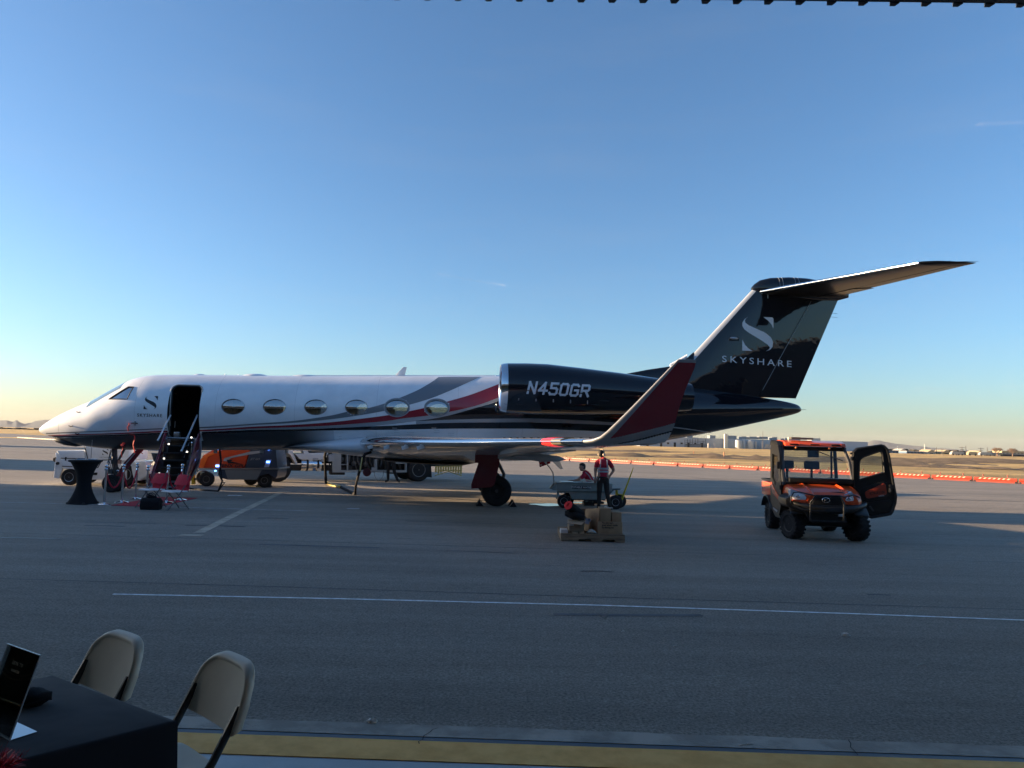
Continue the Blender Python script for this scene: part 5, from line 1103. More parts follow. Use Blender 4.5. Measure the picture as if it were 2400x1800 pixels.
# ---------------------------------------------------------------- hoses from the aircraft to the ground
def jp(px, py, lat): x, z = L(px, py, lat); return JO+je1*x+je2*lat+Vector((0, 0, z))
A = jp(856, 1064, 1.5); B_ = G(832, 1158, .03); q = MB()
q.tube([A+Vector((.12, .2, .05)), A, A+Vector((-.06, 0, -.1)), A+Vector((-.09, 0, -.25)), (B_.x+.02, B_.y, .35), (B_.x, B_.y, .03)], [.04, .045, .045, .045, .04, .045], 8)
h1 = q.build('fuel_hose', RUBBER, None); tag(h1, 'dark fuel hose dropping from the wing root to the apron', 'hose')
q = MB(); q.tube([A+Vector((-.075, -.05, -.1)), A+Vector((-.12, -.05, -.5))], .022, 5); q.build('hose_cuff', M('pale yellow hose cuff', (.70, .60, .25), .5), h1)
q = MB(); q.lathe([(.03, -.03), (.12, -.02), (.12, .03), (.03, .04)], tuple(jp(860, 1107, 1.5)), 'Y', 16); q.tube([jp(859, 1070, 1.5), jp(862, 1098, 1.5)], .008, 4); q.build('reel', M('dull red reel', (.10, .015, .015), .5), h1)
q = MB(); q.tube([jp(761, 1058, -.6)+Vector((0, .2, .1)), jp(761, 1070, -.8), G(764, 1131, .35)+Vector((.0, 0, .0)), G(764.5, 1132, .03)], .045, 8); h2 = q.build('fuel_hose', RUBBER); tag(h2, 'black hose dropping from the truck side behind the belly', 'hose')
pts = [G(764.5, 1131, .03), G(778, 1136, .04), G(797, 1140.5, .04), G(815, 1150, .03), G(832, 1158, .03)]
q = MB(); q.tube(pts, .05, 8); h3 = q.build('ground_hose', RUBBER); tag(h3, 'banded hose lying on the apron between the two hanging hoses', 'hose')
q = MB(); q.tube([G(766, 1131.6, .045), G(778, 1136, .055), G(797, 1140.7, .055)], .054, 8); q.build('hose_sleeve', M('pale yellow hose cuff', (.70, .60, .25), .5), h3)
# stanchions, ropes, carpet
def stanchion(P, h, lab):
    t = thing('stanchion', lab, 'stanchion', P, 0, 'chrome stanchions beside the red carpet')
    q = MB(); q.lathe([(.175, 0), (.175, .012), (.12, .03), (.04, .045), (.028, .06)]); q.build('base', CHROME, t)
    q = MB(); q.lathe([(.026, .05), (.026, h-.14), (.04, h-.135), (.045, h-.10), (.03, h-.085), (.022, h-.07)], n=14); q.build('post', CHROME, t)
    q = MB(); q.ball((0, 0, h-.035), .045, 14); q.lathe([(.02, h-.08), (.02, h-.06)], n=10); q.build('ball', CHROME, t); return t
SH = 1.0
S1, S2, S3, S4, S5, S6 = G(244, 1182.8), G(285, 1178), G(317, 1170), G(390, 1178.5), G(423, 1172.5), Vector((-9.95, 20.9, 0))
for P, lab in ((S1, 'chrome stanchion nearest the black cocktail table'), (S2, 'chrome stanchion between two sagging red ropes, in front of the nose wheel'), (S3, 'chrome stanchion at the right end of the second red rope'), (S4, 'chrome stanchion behind the two red chairs, standing between them'), (S5, 'chrome stanchion behind the right red chair, at the airstair foot'), (Vector((-9.35, 18.5, 0)), 'chrome stanchion head showing behind the left red chair')):
    stanchion(P, SH if P.x != -9.35 else .98, lab)
def rope(a, b_, sag, lab):
    a = Vector((a.x, a.y, .86)); b_ = Vector((b_.x, b_.y, .86)); q = MB(); pts = [a+(b_-a)*(k/18)-Vector((0, 0, sag*(1-(2*k/18-1)**2)**.9)) for k in range(19)]
    q.tube(pts, .020, 8); o = q.build('velvet_rope', M('red velvet', (.42, .014, .035), .8)); tag(o, lab, 'rope')
    for p_, d in ((a, pts[1]), (b_, pts[-2])): MB().tube([p_, p_+(Vector(d)-p_).normalized()*.07], .025, 8).build('rope_end', CHROME, o)
rope(S1, S2, .45, 'red velvet rope sagging between the first and second stanchions by the table')
rope(S2, S3, .52, 'red velvet rope sagging between the second and third stanchions before the nose wheel')
rope(Vector((-9.35, 18.5, 0)), S4, .4, 'red velvet rope half hidden behind the left red chair')
rope(S4, S5, .5, 'red velvet rope half hidden behind the right red chair')
q = MB(); n_ = 14; pc = [G(265, 1185), G(345, 1190)+Vector((0, 0, 0)), G(392, 1183), G(345, 1168), G(340, 1173)]
q.add([(p.x, p.y, .012) for p in (Vector((-9.98, 18.02, 0)), Vector((-8.75, 17.88, 0)), Vector((-8.95, 20.6, 0)), Vector((-10.05, 20.6, 0)))]+[(p.x, p.y, .0) for p in (Vector((-9.98, 18.02, 0)), Vector((-8.75, 17.88, 0)), Vector((-8.95, 20.6, 0)), Vector((-10.05, 20.6, 0)))], [(0, 1, 2, 3), (4, 5, 1, 0), (5, 6, 2, 1), (7, 4, 0, 3)])
o = q.build('red_carpet', M('red carpet', (.42, .018, .04), .95, bump=.3, bscale=150, var=.15, vscale=5), smooth=False); tag(o, 'red carpet on the apron leading to the airstair', 'carpet')
# cocktail table
P = G(193.5, 1180.5); t = thing('cocktail_table', 'tall round cocktail table in a black stretch cover, beside the first stanchion', 'table', P)
H_ = 1.10; q = MB(); rings = []
for k in range(25):
    s = k/24; z = H_*s; w0 = .165+.20*(abs(s-.47)/.53)**2.1 if s > .47 else .165+.17*((.47-s)/.47)**1.7
    ring_ = []
    for j in range(48):
        a = 2*math.pi*j/48; low = max(0, 1-s/.55); lob = 1+.20*low**1.5*(abs(math.cos(2*(a-.6)))**2-.5) ; ring_.append((w0*lob*math.cos(a), w0*lob*math.sin(a), z))
    rings.append(ring_)
q.loft(rings); q.build('cover', BLACKCL, t, ang=60)
q = MB(); q.lathe([(.36, H_-.045), (.385, H_-.03), (.385, H_), (.36, H_+.006)], n=40); q.build('tabletop', BLACKCL, t)
for k in range(4):
    a = 2*math.pi*k/4+.6; MB().lathe([(.035, 0), (.04, .03), (.03, .05)], (.33*math.cos(a), .33*math.sin(a), 0), n=10).build('foot', BLACKPL, t)
for dx, dy, lab, c_ in ((-.08, -.1, 'flat silver tray on the black cocktail table', 'tray'), (.12, .05, 'small clear dish on the right of the black cocktail table', 'dish')):
    q = MB(); q.lathe([(.02, 0), (.10, .0), (.13, .02), (.125, .022), (.09, .006)], n=20); o = q.build(c_, CHROME, loc=P+Vector((dx, dy, H_+.008))); tag(o, lab, c_)
q = MB(); q.lathe([(.04, 0), (.04, .01), (.008, .02), (.006, .5), (.012, .51)], n=10); o = q.build('sign_rod', STEEL, loc=P+Vector((.06, .12, H_+.008))); tag(o, 'thin upright steel rod standing on the black cocktail table', 'rod')
# folding chairs by the carpet, red covered backs and white seats
def red_chair(P, rz, lab, grp):
    t = thing('folding_chair', lab, 'chair', P, rz, grp); fm_ = M('chair frame grey', (.10, .10, .105), .4, metal=.6)
    # seat faces -x; back at +x
    for sy in (-.2, .2):
        q = MB(); q.tube([(.20, sy, .86), (.15, sy, .62), (-.05, sy, .32), (-.30, sy, .0)], .013, 7); q.build('leg', fm_, t)
        q = MB(); q.tube([(-.12, sy*.85, .45), (.05, sy*.9, .28), (.26, sy, .0)], .012, 7); q.build('leg', fm_, t)
    q = MB(); q.tube([(.24, -.2, .06), (.24, .2, .06)], .008, 5); q.tube([(-.22, -.2, .1), (-.22, .2, .1)], .008, 5); q.build('stretcher', fm_, t)
    q = MB(); rows = []
    for k in range(9):
        x = -.24+k*.055; rows.append([(x, y, .455+.008*math.sin(k*.9)+(.012 if abs(y) > .17 else 0)*0) for y in (-.2, -.19, 0, .19, .2)]+[(x, y, .425) for y in (.2, 0, -.2)])
    q.loft(rows); q.build('seat', M('white seat', (.75, .78, .82), .6), t, bevel=.006)
    q = MB(); rows = []
    for k in range(11):
        s = k/10; y = -.25+.50*s; bow = .03*(1-(2*s-1)**2); tp = .84-.03*abs(2*s-1)**4
        rows.append([(.12-bow, y, .585+.01*math.sin(s*14)), (.165-bow, y, .70), (.205-bow, y, tp-.01), (.225-bow, y, tp), (.25-bow, y, tp-.02), (.225-bow, y, .74), (.20-bow, y, .45+.06*math.sin(s*9+rz*7)), (.185-bow, y, .46), (.18-bow, y, .62)])
    q.loft(rows); q.build('back_cover', M('red chair cloth', (.55, .018, .045), .85, bump=.4, bscale=25), t, ang=60)
    return t
Pa = (G(321, 1188.5)+G(385, 1190))/2; Pb = Vector((-7.93, 17.45, 0))
red_chair(Vector((-8.88, 17.85, 0)), R(64), 'left one of two folding chairs with red covered backs and white seats', 'red covered folding chairs by the carpet')
red_chair(Vector((-8.15, 17.5, 0)), R(58), 'right one of two folding chairs with red covered backs and white seats', 'red covered folding chairs by the carpet')
# a draped red sash behind each chair
# black bag
P = G(354, 1194); t = thing('tote_bag', 'black tote bag on the ground in front of the red chairs', 'bag', P, .1)
q = MB(); q.loft([[(w_*a, d_*b_, z) for a, b_ in ((-1, -1), (0, -1.1), (1, -1), (1.03, 0), (1, 1), (0, 1.1), (-1, 1), (-1.03, 0))] for w_, d_, z in ((.21, .11, .0), (.225, .12, .08), (.22, .115, .2), (.20, .07, .27), (.19, .04, .28))]); q.build('body', BLACKCL, t, bevel=.01)
for dy in (-.05, .05):
    q = MB(); q.tube([(-.1+.1*dy, dy, .26), (-.09, dy, .36), (-.02, dy*1.2, .40), (.05, dy, .36), (.07, dy, .26)], .010, 6); q.build('handle', BLACKCL, t)
q = MB(); q.ball((-.04, 0, .3), .07, 10); q.ball((.07, 0, .29), .05, 10); q.build('contents', BLACKCL, t)
# ================================================================ people
SKIN = M('skin', (.36, .20, .14), .6); HAIR = M('dark hair', (.012, .009, .008), .7); SHIRT = M('red work shirt', (.42, .012, .036), .85, bump=.3, bscale=40)
TROU = M('dark work trousers', (.025, .022, .02), .9, bump=.3, bscale=40); BLKT = M('black work trousers', (.008, .008, .01), .9); BOOT = M('black boots', (.01, .01, .01), .6); REFL = M('grey reflective tape', (.34, .36, .38), .35)
def person(lab, P, rz, J, mats, bones, extra=None):
    """one continuous body grown over a joint skeleton; J: name -> (x, y, z, r); bones: (a, b, material index)"""
    t = thing('person', lab, 'person', P, rz)
    names = list(J); idx = {n: i for i, n in enumerate(names)}
    me = bpy.data.meshes.new('body'); me.from_pydata([J[n][:3] for n in names], [(idx[a], idx[b]) for a, b, _ in bones], [])
    o = bpy.data.objects.new('body', me); C.objects.link(o)
    sk = o.modifiers.new('s', 'SKIN'); sv = me.skin_vertices[0].data
    for n in names:
        r = J[n][3]; r = r if isinstance(r, tuple) else (r, r); sv[idx[n]].radius = r
    sv[idx['pelvis']].use_root = True
    ss = o.modifiers.new('d', 'SUBSURF'); ss.levels = 2; ss.render_levels = 2
    bpy.context.view_layer.update(); nm = bpy.data.meshes.new_from_object(o.evaluated_get(bpy.context.evaluated_depsgraph_get())); o.modifiers.clear(); o.data = nm
    for m_ in mats: nm.materials.append(m_)
    segs = [(Vector(J[a][:3]), Vector(J[b][:3]), mi) for a, b, mi in bones]
    mi_l = []
    for p in nm.polygons:
        best = None
        for a, b, mi in segs:
            d = b-a; s = max(0, min(1, (p.center-a).dot(d)/max(1e-9, d.length_squared))); q_ = (p.center-(a+d*s)).length
            if best is None or q_ < best[0]: best = (q_, mi)
        mi_l.append(best[1])
    nm.polygons.foreach_set('material_index', mi_l); nm.polygons.foreach_set('use_smooth', [True]*len(nm.polygons)); o.parent = t
    return t, o
def hand(body, w_, d, palm=.085):       # palm and five bent fingers, pointing along d from the wrist
    w_ = Vector(w_); d = Vector(d).normalized(); s = d.cross(Vector((0, 1, .2))).normalized(); u = s.cross(d); q = MB()
    q.loft([[w_+d*l+s*(a*ww)+u*(b*.013) for a, b in ((-1, -1), (0, -1.3), (1, -1), (1.1, 0), (1, 1), (0, 1.3), (-1, 1), (-1.1, 0))] for l, ww in ((-.02, .022), (.02, .034), (palm, .038), (palm+.005, .03))])
    for k, l in enumerate((.066, .078, .074, .058)):
        b = w_+d*palm*.96+s*((k-1.5)*.019); q.tube([b, b+d*l*.5+u*.006, b+d*l*.82+u*.028, b+d*l*.9+u*.045], [.0095, .0085, .0075, .005], 6)
    b = w_+d*.03+s*.03; q.tube([b, b+s*.028+d*.025, b+s*.03+d*.055+u*.01], [.011, .0095, .006], 6)
    q.build('hand', SKIN, body)
def head(t, c, tilt, face, muffs=False, cap=False):
    """head with face, ears and hair; face = heading of the nose in the thing's own axes"""
    h = bpy.data.objects.new('head', None); C.objects.link(h); h.parent = t; h.location = c; h.rotation_euler = (tilt[0], tilt[1], face)
    q = MB(); rr = []                      # nose towards -Y
    for z, w_, f, b in ((-.115, .035, .055, .03), (-.105, .05, .078, .045), (-.08, .058, .086, .06), (-.045, .066, .088, .078), (0, .073, .09, .092), (.04, .074, .088, .098), (.075, .066, .076, .092), (.1, .048, .055, .068), (.115, .02, .022, .03)):
        rr.append([(w_*math.sin(a), (-f if math.cos(a) > 0 else -b)*math.cos(a), z) for a in [2*math.pi*k/20 for k in range(20)]])
    q.loft(rr); q.prism([(-.086, .02), (-.112, -.028), (-.088, -.035)], -.012, .012, 'X'); q.tube([(-.02, -.088, -.06), (.02, -.088, -.06)], .005, 5)
    for s in (-1, 1): q.ball((s*.075, .0, -.01), .03, 8, sq=(.35, .7, 1.1))
    q.build('face', SKIN, h)
    q = MB(); [q.ball((s*.03, -.084, .005), .010, 8) for s in (-1, 1)]; q.build('eye', HAIR, h)
    q = MB(); rr = []
    for z, w_, f, b in ((-.07, .06, -.01, .085), (-.03, .077, -.005, .1), (.01, .082, .02, .107), (.045, .082, .085, .108), (.08, .075, .09, .102), (.108, .055, .066, .08), (.126, .02, .03, .04)):
        rr.append([(w_*math.sin(a), (-f if math.cos(a) > 0 else -b)*math.cos(a), z) for a in [2*math.pi*k/20 for k in range(20)]])
    q.loft(rr); q.build('hair', HAIR, h)
    if muffs:
        q = MB(); [q.lathe([(.02, -.022), (.042, -.018), (.042, .012), (.03, .02)], (s*.092, .01, -.012), 'X', 14) for s in (-1, 1)]; q.tube([(.098*math.sin(a), .01, .0+.135*math.cos(a)) for a in [R(-90+k*15) for k in range(13)]], .009, 6); q.build('ear_muffs', M('pale ear muffs', (.5, .40, .28), .5), h)
    return h
# standing man, his back to the hangar
J = dict(pelvis=(0, 0, .90, (.155, .115)), belly=(0, -.01, 1.05, (.15, .115)), chest=(0, 0, 1.25, (.175, .12)), neckb=(-.01, .0, 1.40, .075), neck=(-.02, -.01, 1.46, .052),
         ls=(-.165, 0, 1.355, .072), le=(-.215, .03, 1.11, .047), lw=(-.215, -.03, .90, .031), rs=(.165, 0, 1.355, .072), re=(.31, .06, 1.12, .046), rw=(.185, -.02, .965, .031),
         lh=(-.085, 0, .84, .105), lk=(-.10, -.0, .47, .072), la=(-.105, .02, .10, .05), lt=(-.12, .14, .045, .042), rh=(.085, 0, .84, .105), rk=(.125, .0, .47, .072), ra=(.20, .02, .10, .05), rt=(.26, .12, .045, .042))
def mid(a, b, f, r): 
    A, B_ = J[a], J[b]; return tuple(A[i]+(B_[i]-A[i])*f for i in range(3))+(r,)
def bones(sl=.5):
    J['lc'] = mid('ls', 'le', .62, .066); J['rc'] = mid('rs', 're', .62, .066)
    return [('pelvis', 'belly', 0), ('belly', 'chest', 0), ('chest', 'neckb', 0), ('neckb', 'neck', 3), ('neckb', 'ls', 0), ('ls', 'lc', 0), ('lc', 'le', 3), ('le', 'lw', 3), ('neckb', 'rs', 0), ('rs', 'rc', 0), ('rc', 're', 3), ('re', 'rw', 3),
            ('pelvis', 'lh', 1), ('lh', 'lk', 1), ('lk', 'la', 1), ('la', 'lt', 2), ('pelvis', 'rh', 1), ('rh', 'rk', 1), ('rk', 'ra', 1), ('ra', 'rt', 2)]
P = Vector((2.62, 20.05, 0))
t, b = person('standing man with his back turned, red vest with grey bands, hand on hip', P, 0, J, [SHIRT, TROU, BOOT, SKIN], bones())
hand(b, J['lw'][:3], (-.05, -.1, -1)); hand(b, J['rw'][:3], (-.7, -.1, -.6)); head(t, (-.05, -.0, 1.565), (0, 0), R(180-50), True)
def belt(body, z, hw, hd, wd, cx=0, mat=REFL, name='reflective_band'):
    q = MB(); q.loft([[(cx+hw*k_*math.sin(a), hd*k_*math.cos(a), z+dz) for a in [2*math.pi*k/28 for k in range(28)]] for k_, dz in ((1, -wd/2), (1.01, 0), (1, wd/2))], False); return q.build(name, mat, body)
belt(b, 1.165, .168, .130, .05); belt(b, 1.085, .163, .128, .05); belt(b, .925, .168, .128, .04, mat=BOOT, name='belt')
for sx in (-.095, .095): MB().tube([(sx*1.05, -.128, 1.19), (sx, -.137, 1.27), (sx*.95, -.108, 1.37), (sx*.9, -.03, 1.44), (sx*.95, .08, 1.40), (sx, .125, 1.28), (sx, .125, 1.19)], .02, 4).build('reflective_strap', REFL, b)
q = MB(); q.box((-.12, -.125, .86), (.07, .05, .12)); q.build('tool_pouch', BOOT, b); MB().tube([(-.12, -.15, .9), (-.13, -.16, .84)], .014, 6).build('carabiner', CHROME, b)
q = MB(); q.tube([(-.02, .03, 1.43), (-.06, -.02, 1.47), (-.01, -.055, 1.46), (.04, -.02, 1.45)], .03, 8); q.build('collar', M('bright red collar', (.55, .03, .04), .8), b)
# kneeling man behind the cart, reaching left into it
J = dict(pelvis=(.22, .0, .55, (.15, .13)), belly=(.14, 0, .70, (.14, .12)), chest=(.05, 0, .86, (.165, .13)), neckb=(-.04, 0, .98, .075), neck=(-.075, 0, 1.03, .055),
         ls=(-.06, -.16, .90, .07), le=(-.26, -.2, .74, .045), lw=(-.47, -.2, .68, .03), rs=(.0, .16, .93, .07), re=(-.18, .22, .74, .045), rw=(-.38, .12, .70, .03),
         lh=(.2, -.09, .5, .11), lk=(-.12, -.12, .36, .08), la=(.02, -.12, .07, .05), lt=(-.12, -.12, .04, .04), rh=(.25, .09, .5, .11), rk=(.08, .12, .08, .08), ra=(.48, .12, .07, .05), rt=(.58, .12, .05, .04))
P2_ = Vector(((1378-1200)/FPX*21.75, 21.75, 0))
t, b = person('person in a red vest crouching behind the grey water cart, reaching into it', P2_, 0, J, [SHIRT, BLKT, BOOT, SKIN], bones())
hand(b, J['lw'][:3], (-1, 0, -.15)); hand(b, J['rw'][:3], (-1, -.2, -.15)); head(t, (-.12, -.0, 1.13), (0, -.25), R(-75))
MB().tube([(-.04, -.14, .99), (.06, -.135, .90), (.16, -.125, .74), (.22, -.12, .62)], .02, 4).build('reflective_strap', REFL, b)
q = MB(); q.loft([[(.19+.15*math.cos(a)*.9+dz*.6, .135*math.sin(a), .66+.10*math.cos(a)+dz) for a in [2*math.pi*k/24 for k in range(24)]] for dz in (-.02, .025)], False); q.build('reflective_band', REFL, b)
# person at the fuel truck, only the legs show below the aircraft
J = dict(pelvis=(0, 0, .95, (.155, .115)), belly=(0, 0, 1.1, (.15, .115)), chest=(0, 0, 1.32, (.175, .12)), neckb=(0, .0, 1.48, .075), neck=(0, -.0, 1.54, .052),
         ls=(-.165, 0, 1.43, .072), le=(-.2, .08, 1.18, .047), lw=(-.16, .25, 1.08, .031), rs=(.165, 0, 1.43, .072), re=(.2, .08, 1.18, .046), rw=(.16, .25, 1.08, .031),
         lh=(-.09, 0, .88, .11), lk=(-.12, .03, .5, .078), la=(-.10, 0, .10, .055), lt=(-.22, -.06, .05, .045), rh=(.09, 0, .88, .11), rk=(.14, -.05, .5, .078), ra=(.30, 0, .10, .055), rt=(.40, -.07, .05, .045))
P3_ = G(915, 1131.5)
t, b = person('person in dark trousers standing at the fuel truck, body hidden above the knees', P3_, 0, J, [BLKT, BLKT, BOOT, SKIN], bones())
hand(b, J['lw'][:3], (0, 1, 0)); hand(b, J['rw'][:3], (0, 1, 0)); head(t, (0, 0, 1.66), (0, 0), R(180))
# ================================================================ water cart
F = Fr((2.3, 20.45, 0), 0); cart = thing('water_cart', 'pale grey four wheeled water cart with a yellow pull handle', 'cart', F.O, 0)
CG = M('pale grey green cart paint', (.30, .34, .32), .5, var=.08, vscale=4)
def TC(name, pts, l0, l1, mat, **k): return F.prism(cart, name, z8(pts, 10.37, 1300, 1040), l0, l1, mat, **k)
TC('bin', [(50, 950), (1310, 962), (1310, 1150), (60, 1140)], 0, -.85, CG, bevel=.012)
TC('bin_nose', [(48, 952), (58, 1138), (-30, 1125), (-90, 1108), (-95, 1095)], 0, -.85, CG, bevel=.006)
TC('rim', [(40, 945), (1320, 957), (1320, 972), (45, 960)], .03, -.02, CG)
TC('rim', [(55, 1136), (1315, 1148), (1315, 1162), (60, 1152)], .025, -.02, CG)
TC('end_panel', [(1312, 965), (1410, 972), (1395, 1160), (1312, 1160)], -.02, -.8, CG, bevel=.005)
TC('tank', [(408, 1165), (1300, 1172), (1240, 1362), (440, 1355)], -.03, -.8, CG, bevel=.015)
TC('keel', [(440, 1356), (1240, 1362), (1230, 1380), (450, 1372)], -.02, -.8, DARKM)
TC('fender', [(70, 1150), (405, 1158), (455, 1350), (425, 1345), (350, 1195), (120, 1190), (60, 1350), (38, 1345)], -.01, -.2, CG, bevel=.005)
TC('yoke', [(1300, 1170), (1430, 1088), (1600, 1085), (1600, 1120), (1440, 1128), (1330, 1250), (1300, 1260)], -.3, -.5, M('cart frame grey', (.12, .14, .14), .5), bevel=.008)
YP = M('yellow paint', (.55, .42, .03), .5)
TC('steering_post', [(1490, 1130), (1535, 1130), (1540, 1265), (1485, 1262)], -.33, -.47, YP); TC('steering_arm', [(1535, 1210), (1665, 1228), (1660, 1250), (1535, 1232)], -.34, -.44, YP)
a = F.p(1457, 1171, -.2); b_ = F.p(1484.5, 1096, -.2); m_ = ((a[0]+b_[0])/2, (a[1]+b_[1])/2)
q = MB(); q.tube([(a[0], .2, a[1]), (m_[0], .2, m_[1]), (b_[0], .2, b_[1])], [.035, .024, .010], 6); q.build('pull_handle', YP, cart)
for px, py, la, r_ in ((1322, 1174, 0, .19), (1330, 1174, -.7, .19), (1443, 1178.5, -.0, .20), (1452, 1178.5, -.5, .20)):
    x, z = F.p(px, py, la); wheel(cart, (x, -la+.05, r_), r_, .12, .105, rim=M('pale rim', (.45, .47, .48), .4), name='wheel', holes=5)
x, z = F.p(*z8([(385, 1400)], 10.37, 1300, 1040)[0]); MB().box((x+.55, .4, .12), (.3, .5, .1)).build('underbox', DARKM, cart)
pl_ = z8([(428, 1018), (868, 1030), (868, 1105), (428, 1093)], 10.37, 1300, 1040); F.prism(cart, 'sign_plate', pl_, .008, -.001, LETTER)
x, z = F.p(*z8([(648, 1082)], 10.37, 1300, 1040)[0]); text_obj('POTABLE WATER', .078, M('white sign lettering', (.75, .76, .75), .5), cart, Matrix.Translation((x, -.012, z)) @ Matrix.Rotation(math.pi/2, 4, 'X'), bold=.0018, sx=.92)
q = MB(); q.tube([F.p(*z8([(x0, y0)], 10.37, 1300, 1040)[0], -.3)[:1]+(.3,)+F.p(*z8([(x0, y0)], 10.37, 1300, 1040)[0], -.3)[1:] for x0, y0 in ((620, 870), (800, 885), (1000, 915), (980, 950), (760, 950), (640, 905))], .014, 6); q.build('hose', M('white hose', (.7, .62, .45), .5), cart)
TC('lid', [(150, 925), (460, 925), (470, 945), (140, 945)], -.2, -.6, STEEL)
# hose from the aircraft to the cart
A = jp(1272, 1066, -1.5); B_ = jp(1285, 1080, -1.45)
E_ = Vector((F.p(1290, 1143)[0]+F.O.x, F.O.y, F.p(1290, 1143)[1])); pts = []
Yh = 20.6
for px, py in ((1272, 1064), (1272, 1073), (1277, 1083), (1288, 1095), (1296, 1108), (1298, 1122), (1298, 1134)): pts.append(D(px, py, Yh+ (22.8-Yh)*max(0, (1134-py)/70)))
q = MB(); q.tube(pts, .018, 7); q.tube([pts[-1], D(1291, 1144, Yh), D(1289, 1145, Yh)], .022, 6); o = q.build('water_hose', M('pale hose', (.28, .25, .21), .5)); tag(o, 'thin pale hose running from the aircraft down to the water cart', 'hose')
# ================================================================ pallet with boxes
F = Fr((1.62, 13.75, 0), 0)
pal = thing('pallet', 'wooden pallet standing on the apron under a pile of cardboard boxes', 'pallet', F.O)
WOOD = M('weathered pallet wood', (.30, .225, .15), .9, var=.3, vscale=3, stretch=(1, 8, 8), bump=.3, bscale=30)
for k in range(7):
    MB().box((0, .05+k*.165, .135), (1.22, .09+.01*(k % 2), .02), rz=.003*(k % 3)).build('board', WOOD, pal, bevel=.003)
for x in (-.575, 0, .575):
    q = MB(); q.prism([(.0, .0), (1.05, 0), (1.05, .122), (0, .122)], x-.03, x+.03, 'X'); q.build('stringer', WOOD, pal)
q = MB(); q.prism([(-.61, .008), (-.30, .008), (-.26, .05), (-.05, .05), (-.01, .008), (.16, .008), (.20, .05), (.42, .05), (.42, .01), (.61, .008), (.61, .12), (-.61, .12)], -.012, .022, 'Y'); q.build('stringer', WOOD, pal)
for y in (.1, .55, 1.0): MB().box((0, y, .012), (1.2, .09, .018)).build('board', WOOD, pal)
CARD = M('cardboard', (.44, .31, .19), .85, var=.08, vscale=6, bump=.1, bscale=20); CARD2 = M('pale cardboard', (.50, .38, .26), .85, var=.1, vscale=4); TAPE = M('packing tape', (.16, .12, .08), .3)
ZT = .146
def cbox(x0, x1, y0, y1, z0, z1, lab, mat=CARD, tape=True, rz=0):
    c = F.O+Vector(((x0+x1)/2, (y0+y1)/2, z0)); t = thing('cardboard_box', lab, 'box', c, rz)
    MB().box((0, 0, (z1-z0)/2), (x1-x0, y1-y0, z1-z0)).build('carton', mat, t, bevel=.004)
    if tape: MB().box((0, 0, z1-z0+.0005), ((x1-x0)*1.004, .05, .002)).build('tape', TAPE, t)
    return t
def X(px, py, la=0): return F.p(px, py, la)
bx0, _ = X(1406, 1240, -.08); bx1, _ = X(1457.5, 1240, -.08); _, bz1 = X(1430, 1223.5, -.08)
big = cbox(bx0-.04, bx1+.01, .08, .62, ZT, bz1, 'large cardboard box with three lines of black print, right side of the pallet')
for k, s_ in enumerate(("No, you can't", "guess what's inside", "by shaking me.")):
    text_obj(s_, .047, LETTER, big, Matrix.Translation((-.16, -.2725, .195-k*.044)) @ Matrix.Rotation(math.pi/2, 4, 'X'), align='LEFT', bold=.0012, sx=.85)
ux0, uz0 = X(1406.5, 1222, -.12); ux1, uz1 = X(1433, 1192, -.12); bA = cbox(ux0, ux1-.005, .12, .5, bz1+.002, uz1, 'taller cardboard box standing on the left of the large printed box')
ux0, _ = X(1434.5, 1222, -.12); ux1, uz1b = X(1457, 1201, -.12); bB = cbox(ux0, ux1, .12, .5, bz1+.002, uz1b, 'smaller cardboard box standing on the right of the large printed box')
lx0, _ = X(1334, 1240, -.05); lx1, lz1 = X(1369.5, 1223, -.05); bL = cbox(lx0, lx1, .05, .45, ZT+.035, lz1, 'open cardboard box with a red diamond mark, left side of the pallet', M('tan cardboard', (.29, .22, .15), .85), tape=False)
hw_ = (lx1-lx0)/2; hz_ = lz1-ZT-.035
for (pts, ax, a_, b_) in (([(-hw_, hz_), (hw_, hz_), (hw_-.05, hz_-.07), (-hw_-.05, hz_-.05)], 'Y', -.235, -.228),):
    q = MB(); q.add([(-hw_, -.2, hz_), (hw_, -.2, hz_), (hw_-.06, -.30, hz_-.05), (-hw_-.06, -.31, hz_-.02)]+[(-hw_, -.2, hz_+.006), (hw_, -.2, hz_+.006), (hw_-.06, -.30, hz_-.044), (-hw_-.06, -.31, hz_-.014)], [(0, 1, 2, 3), (4, 5, 6, 7), (0, 1, 5, 4), (1, 2, 6, 5), (2, 3, 7, 6), (3, 0, 4, 7)]); q.build('flap', CARD2, bL)
    q = MB(); q.add([(hw_, -.2, hz_), (hw_, .2, hz_), (hw_+.12, .2, hz_+.03), (hw_+.12, -.2, hz_+.03), (hw_, -.2, hz_+.005), (hw_, .2, hz_+.005), (hw_+.12, .2, hz_+.035), (hw_+.12, -.2, hz_+.035)], [(0, 1, 2, 3), (4, 5, 6, 7), (0, 1, 5, 4), (2, 3, 7, 6)]); q.build('flap', CARD2, bL)
MB().prism([(-.10, .13), (-.075, .135), (-.06, .19), (-.085, .185)], -.203, -.2015, 'Y').build('red_mark', M('red print', (.45, .02, .03), .6), bL)
MB().box((-.10, -.2025, hz_-.055), (.085, .002, .05)).build('address_label', M('white label', (.6, .6, .58), .6), bL)
for k in range(4): MB().box((.02, -.2025, .16-.03*k), (.11, .002, .006)).build('print_line', M('brown print', (.16, .08, .05), .7), bL)
tag(F.prism(None, 'flat_box', [(1315, 1241.5), (1331, 1242), (1331, 1251), (1314, 1250.5)], -.05, -.35, M('white label', (.6, .6, .58), .6), bevel=.003), 'low flat pale box at the left front corner of the pallet', 'flat box')
bpy.context.scene.objects['flat_box'].location = F.O
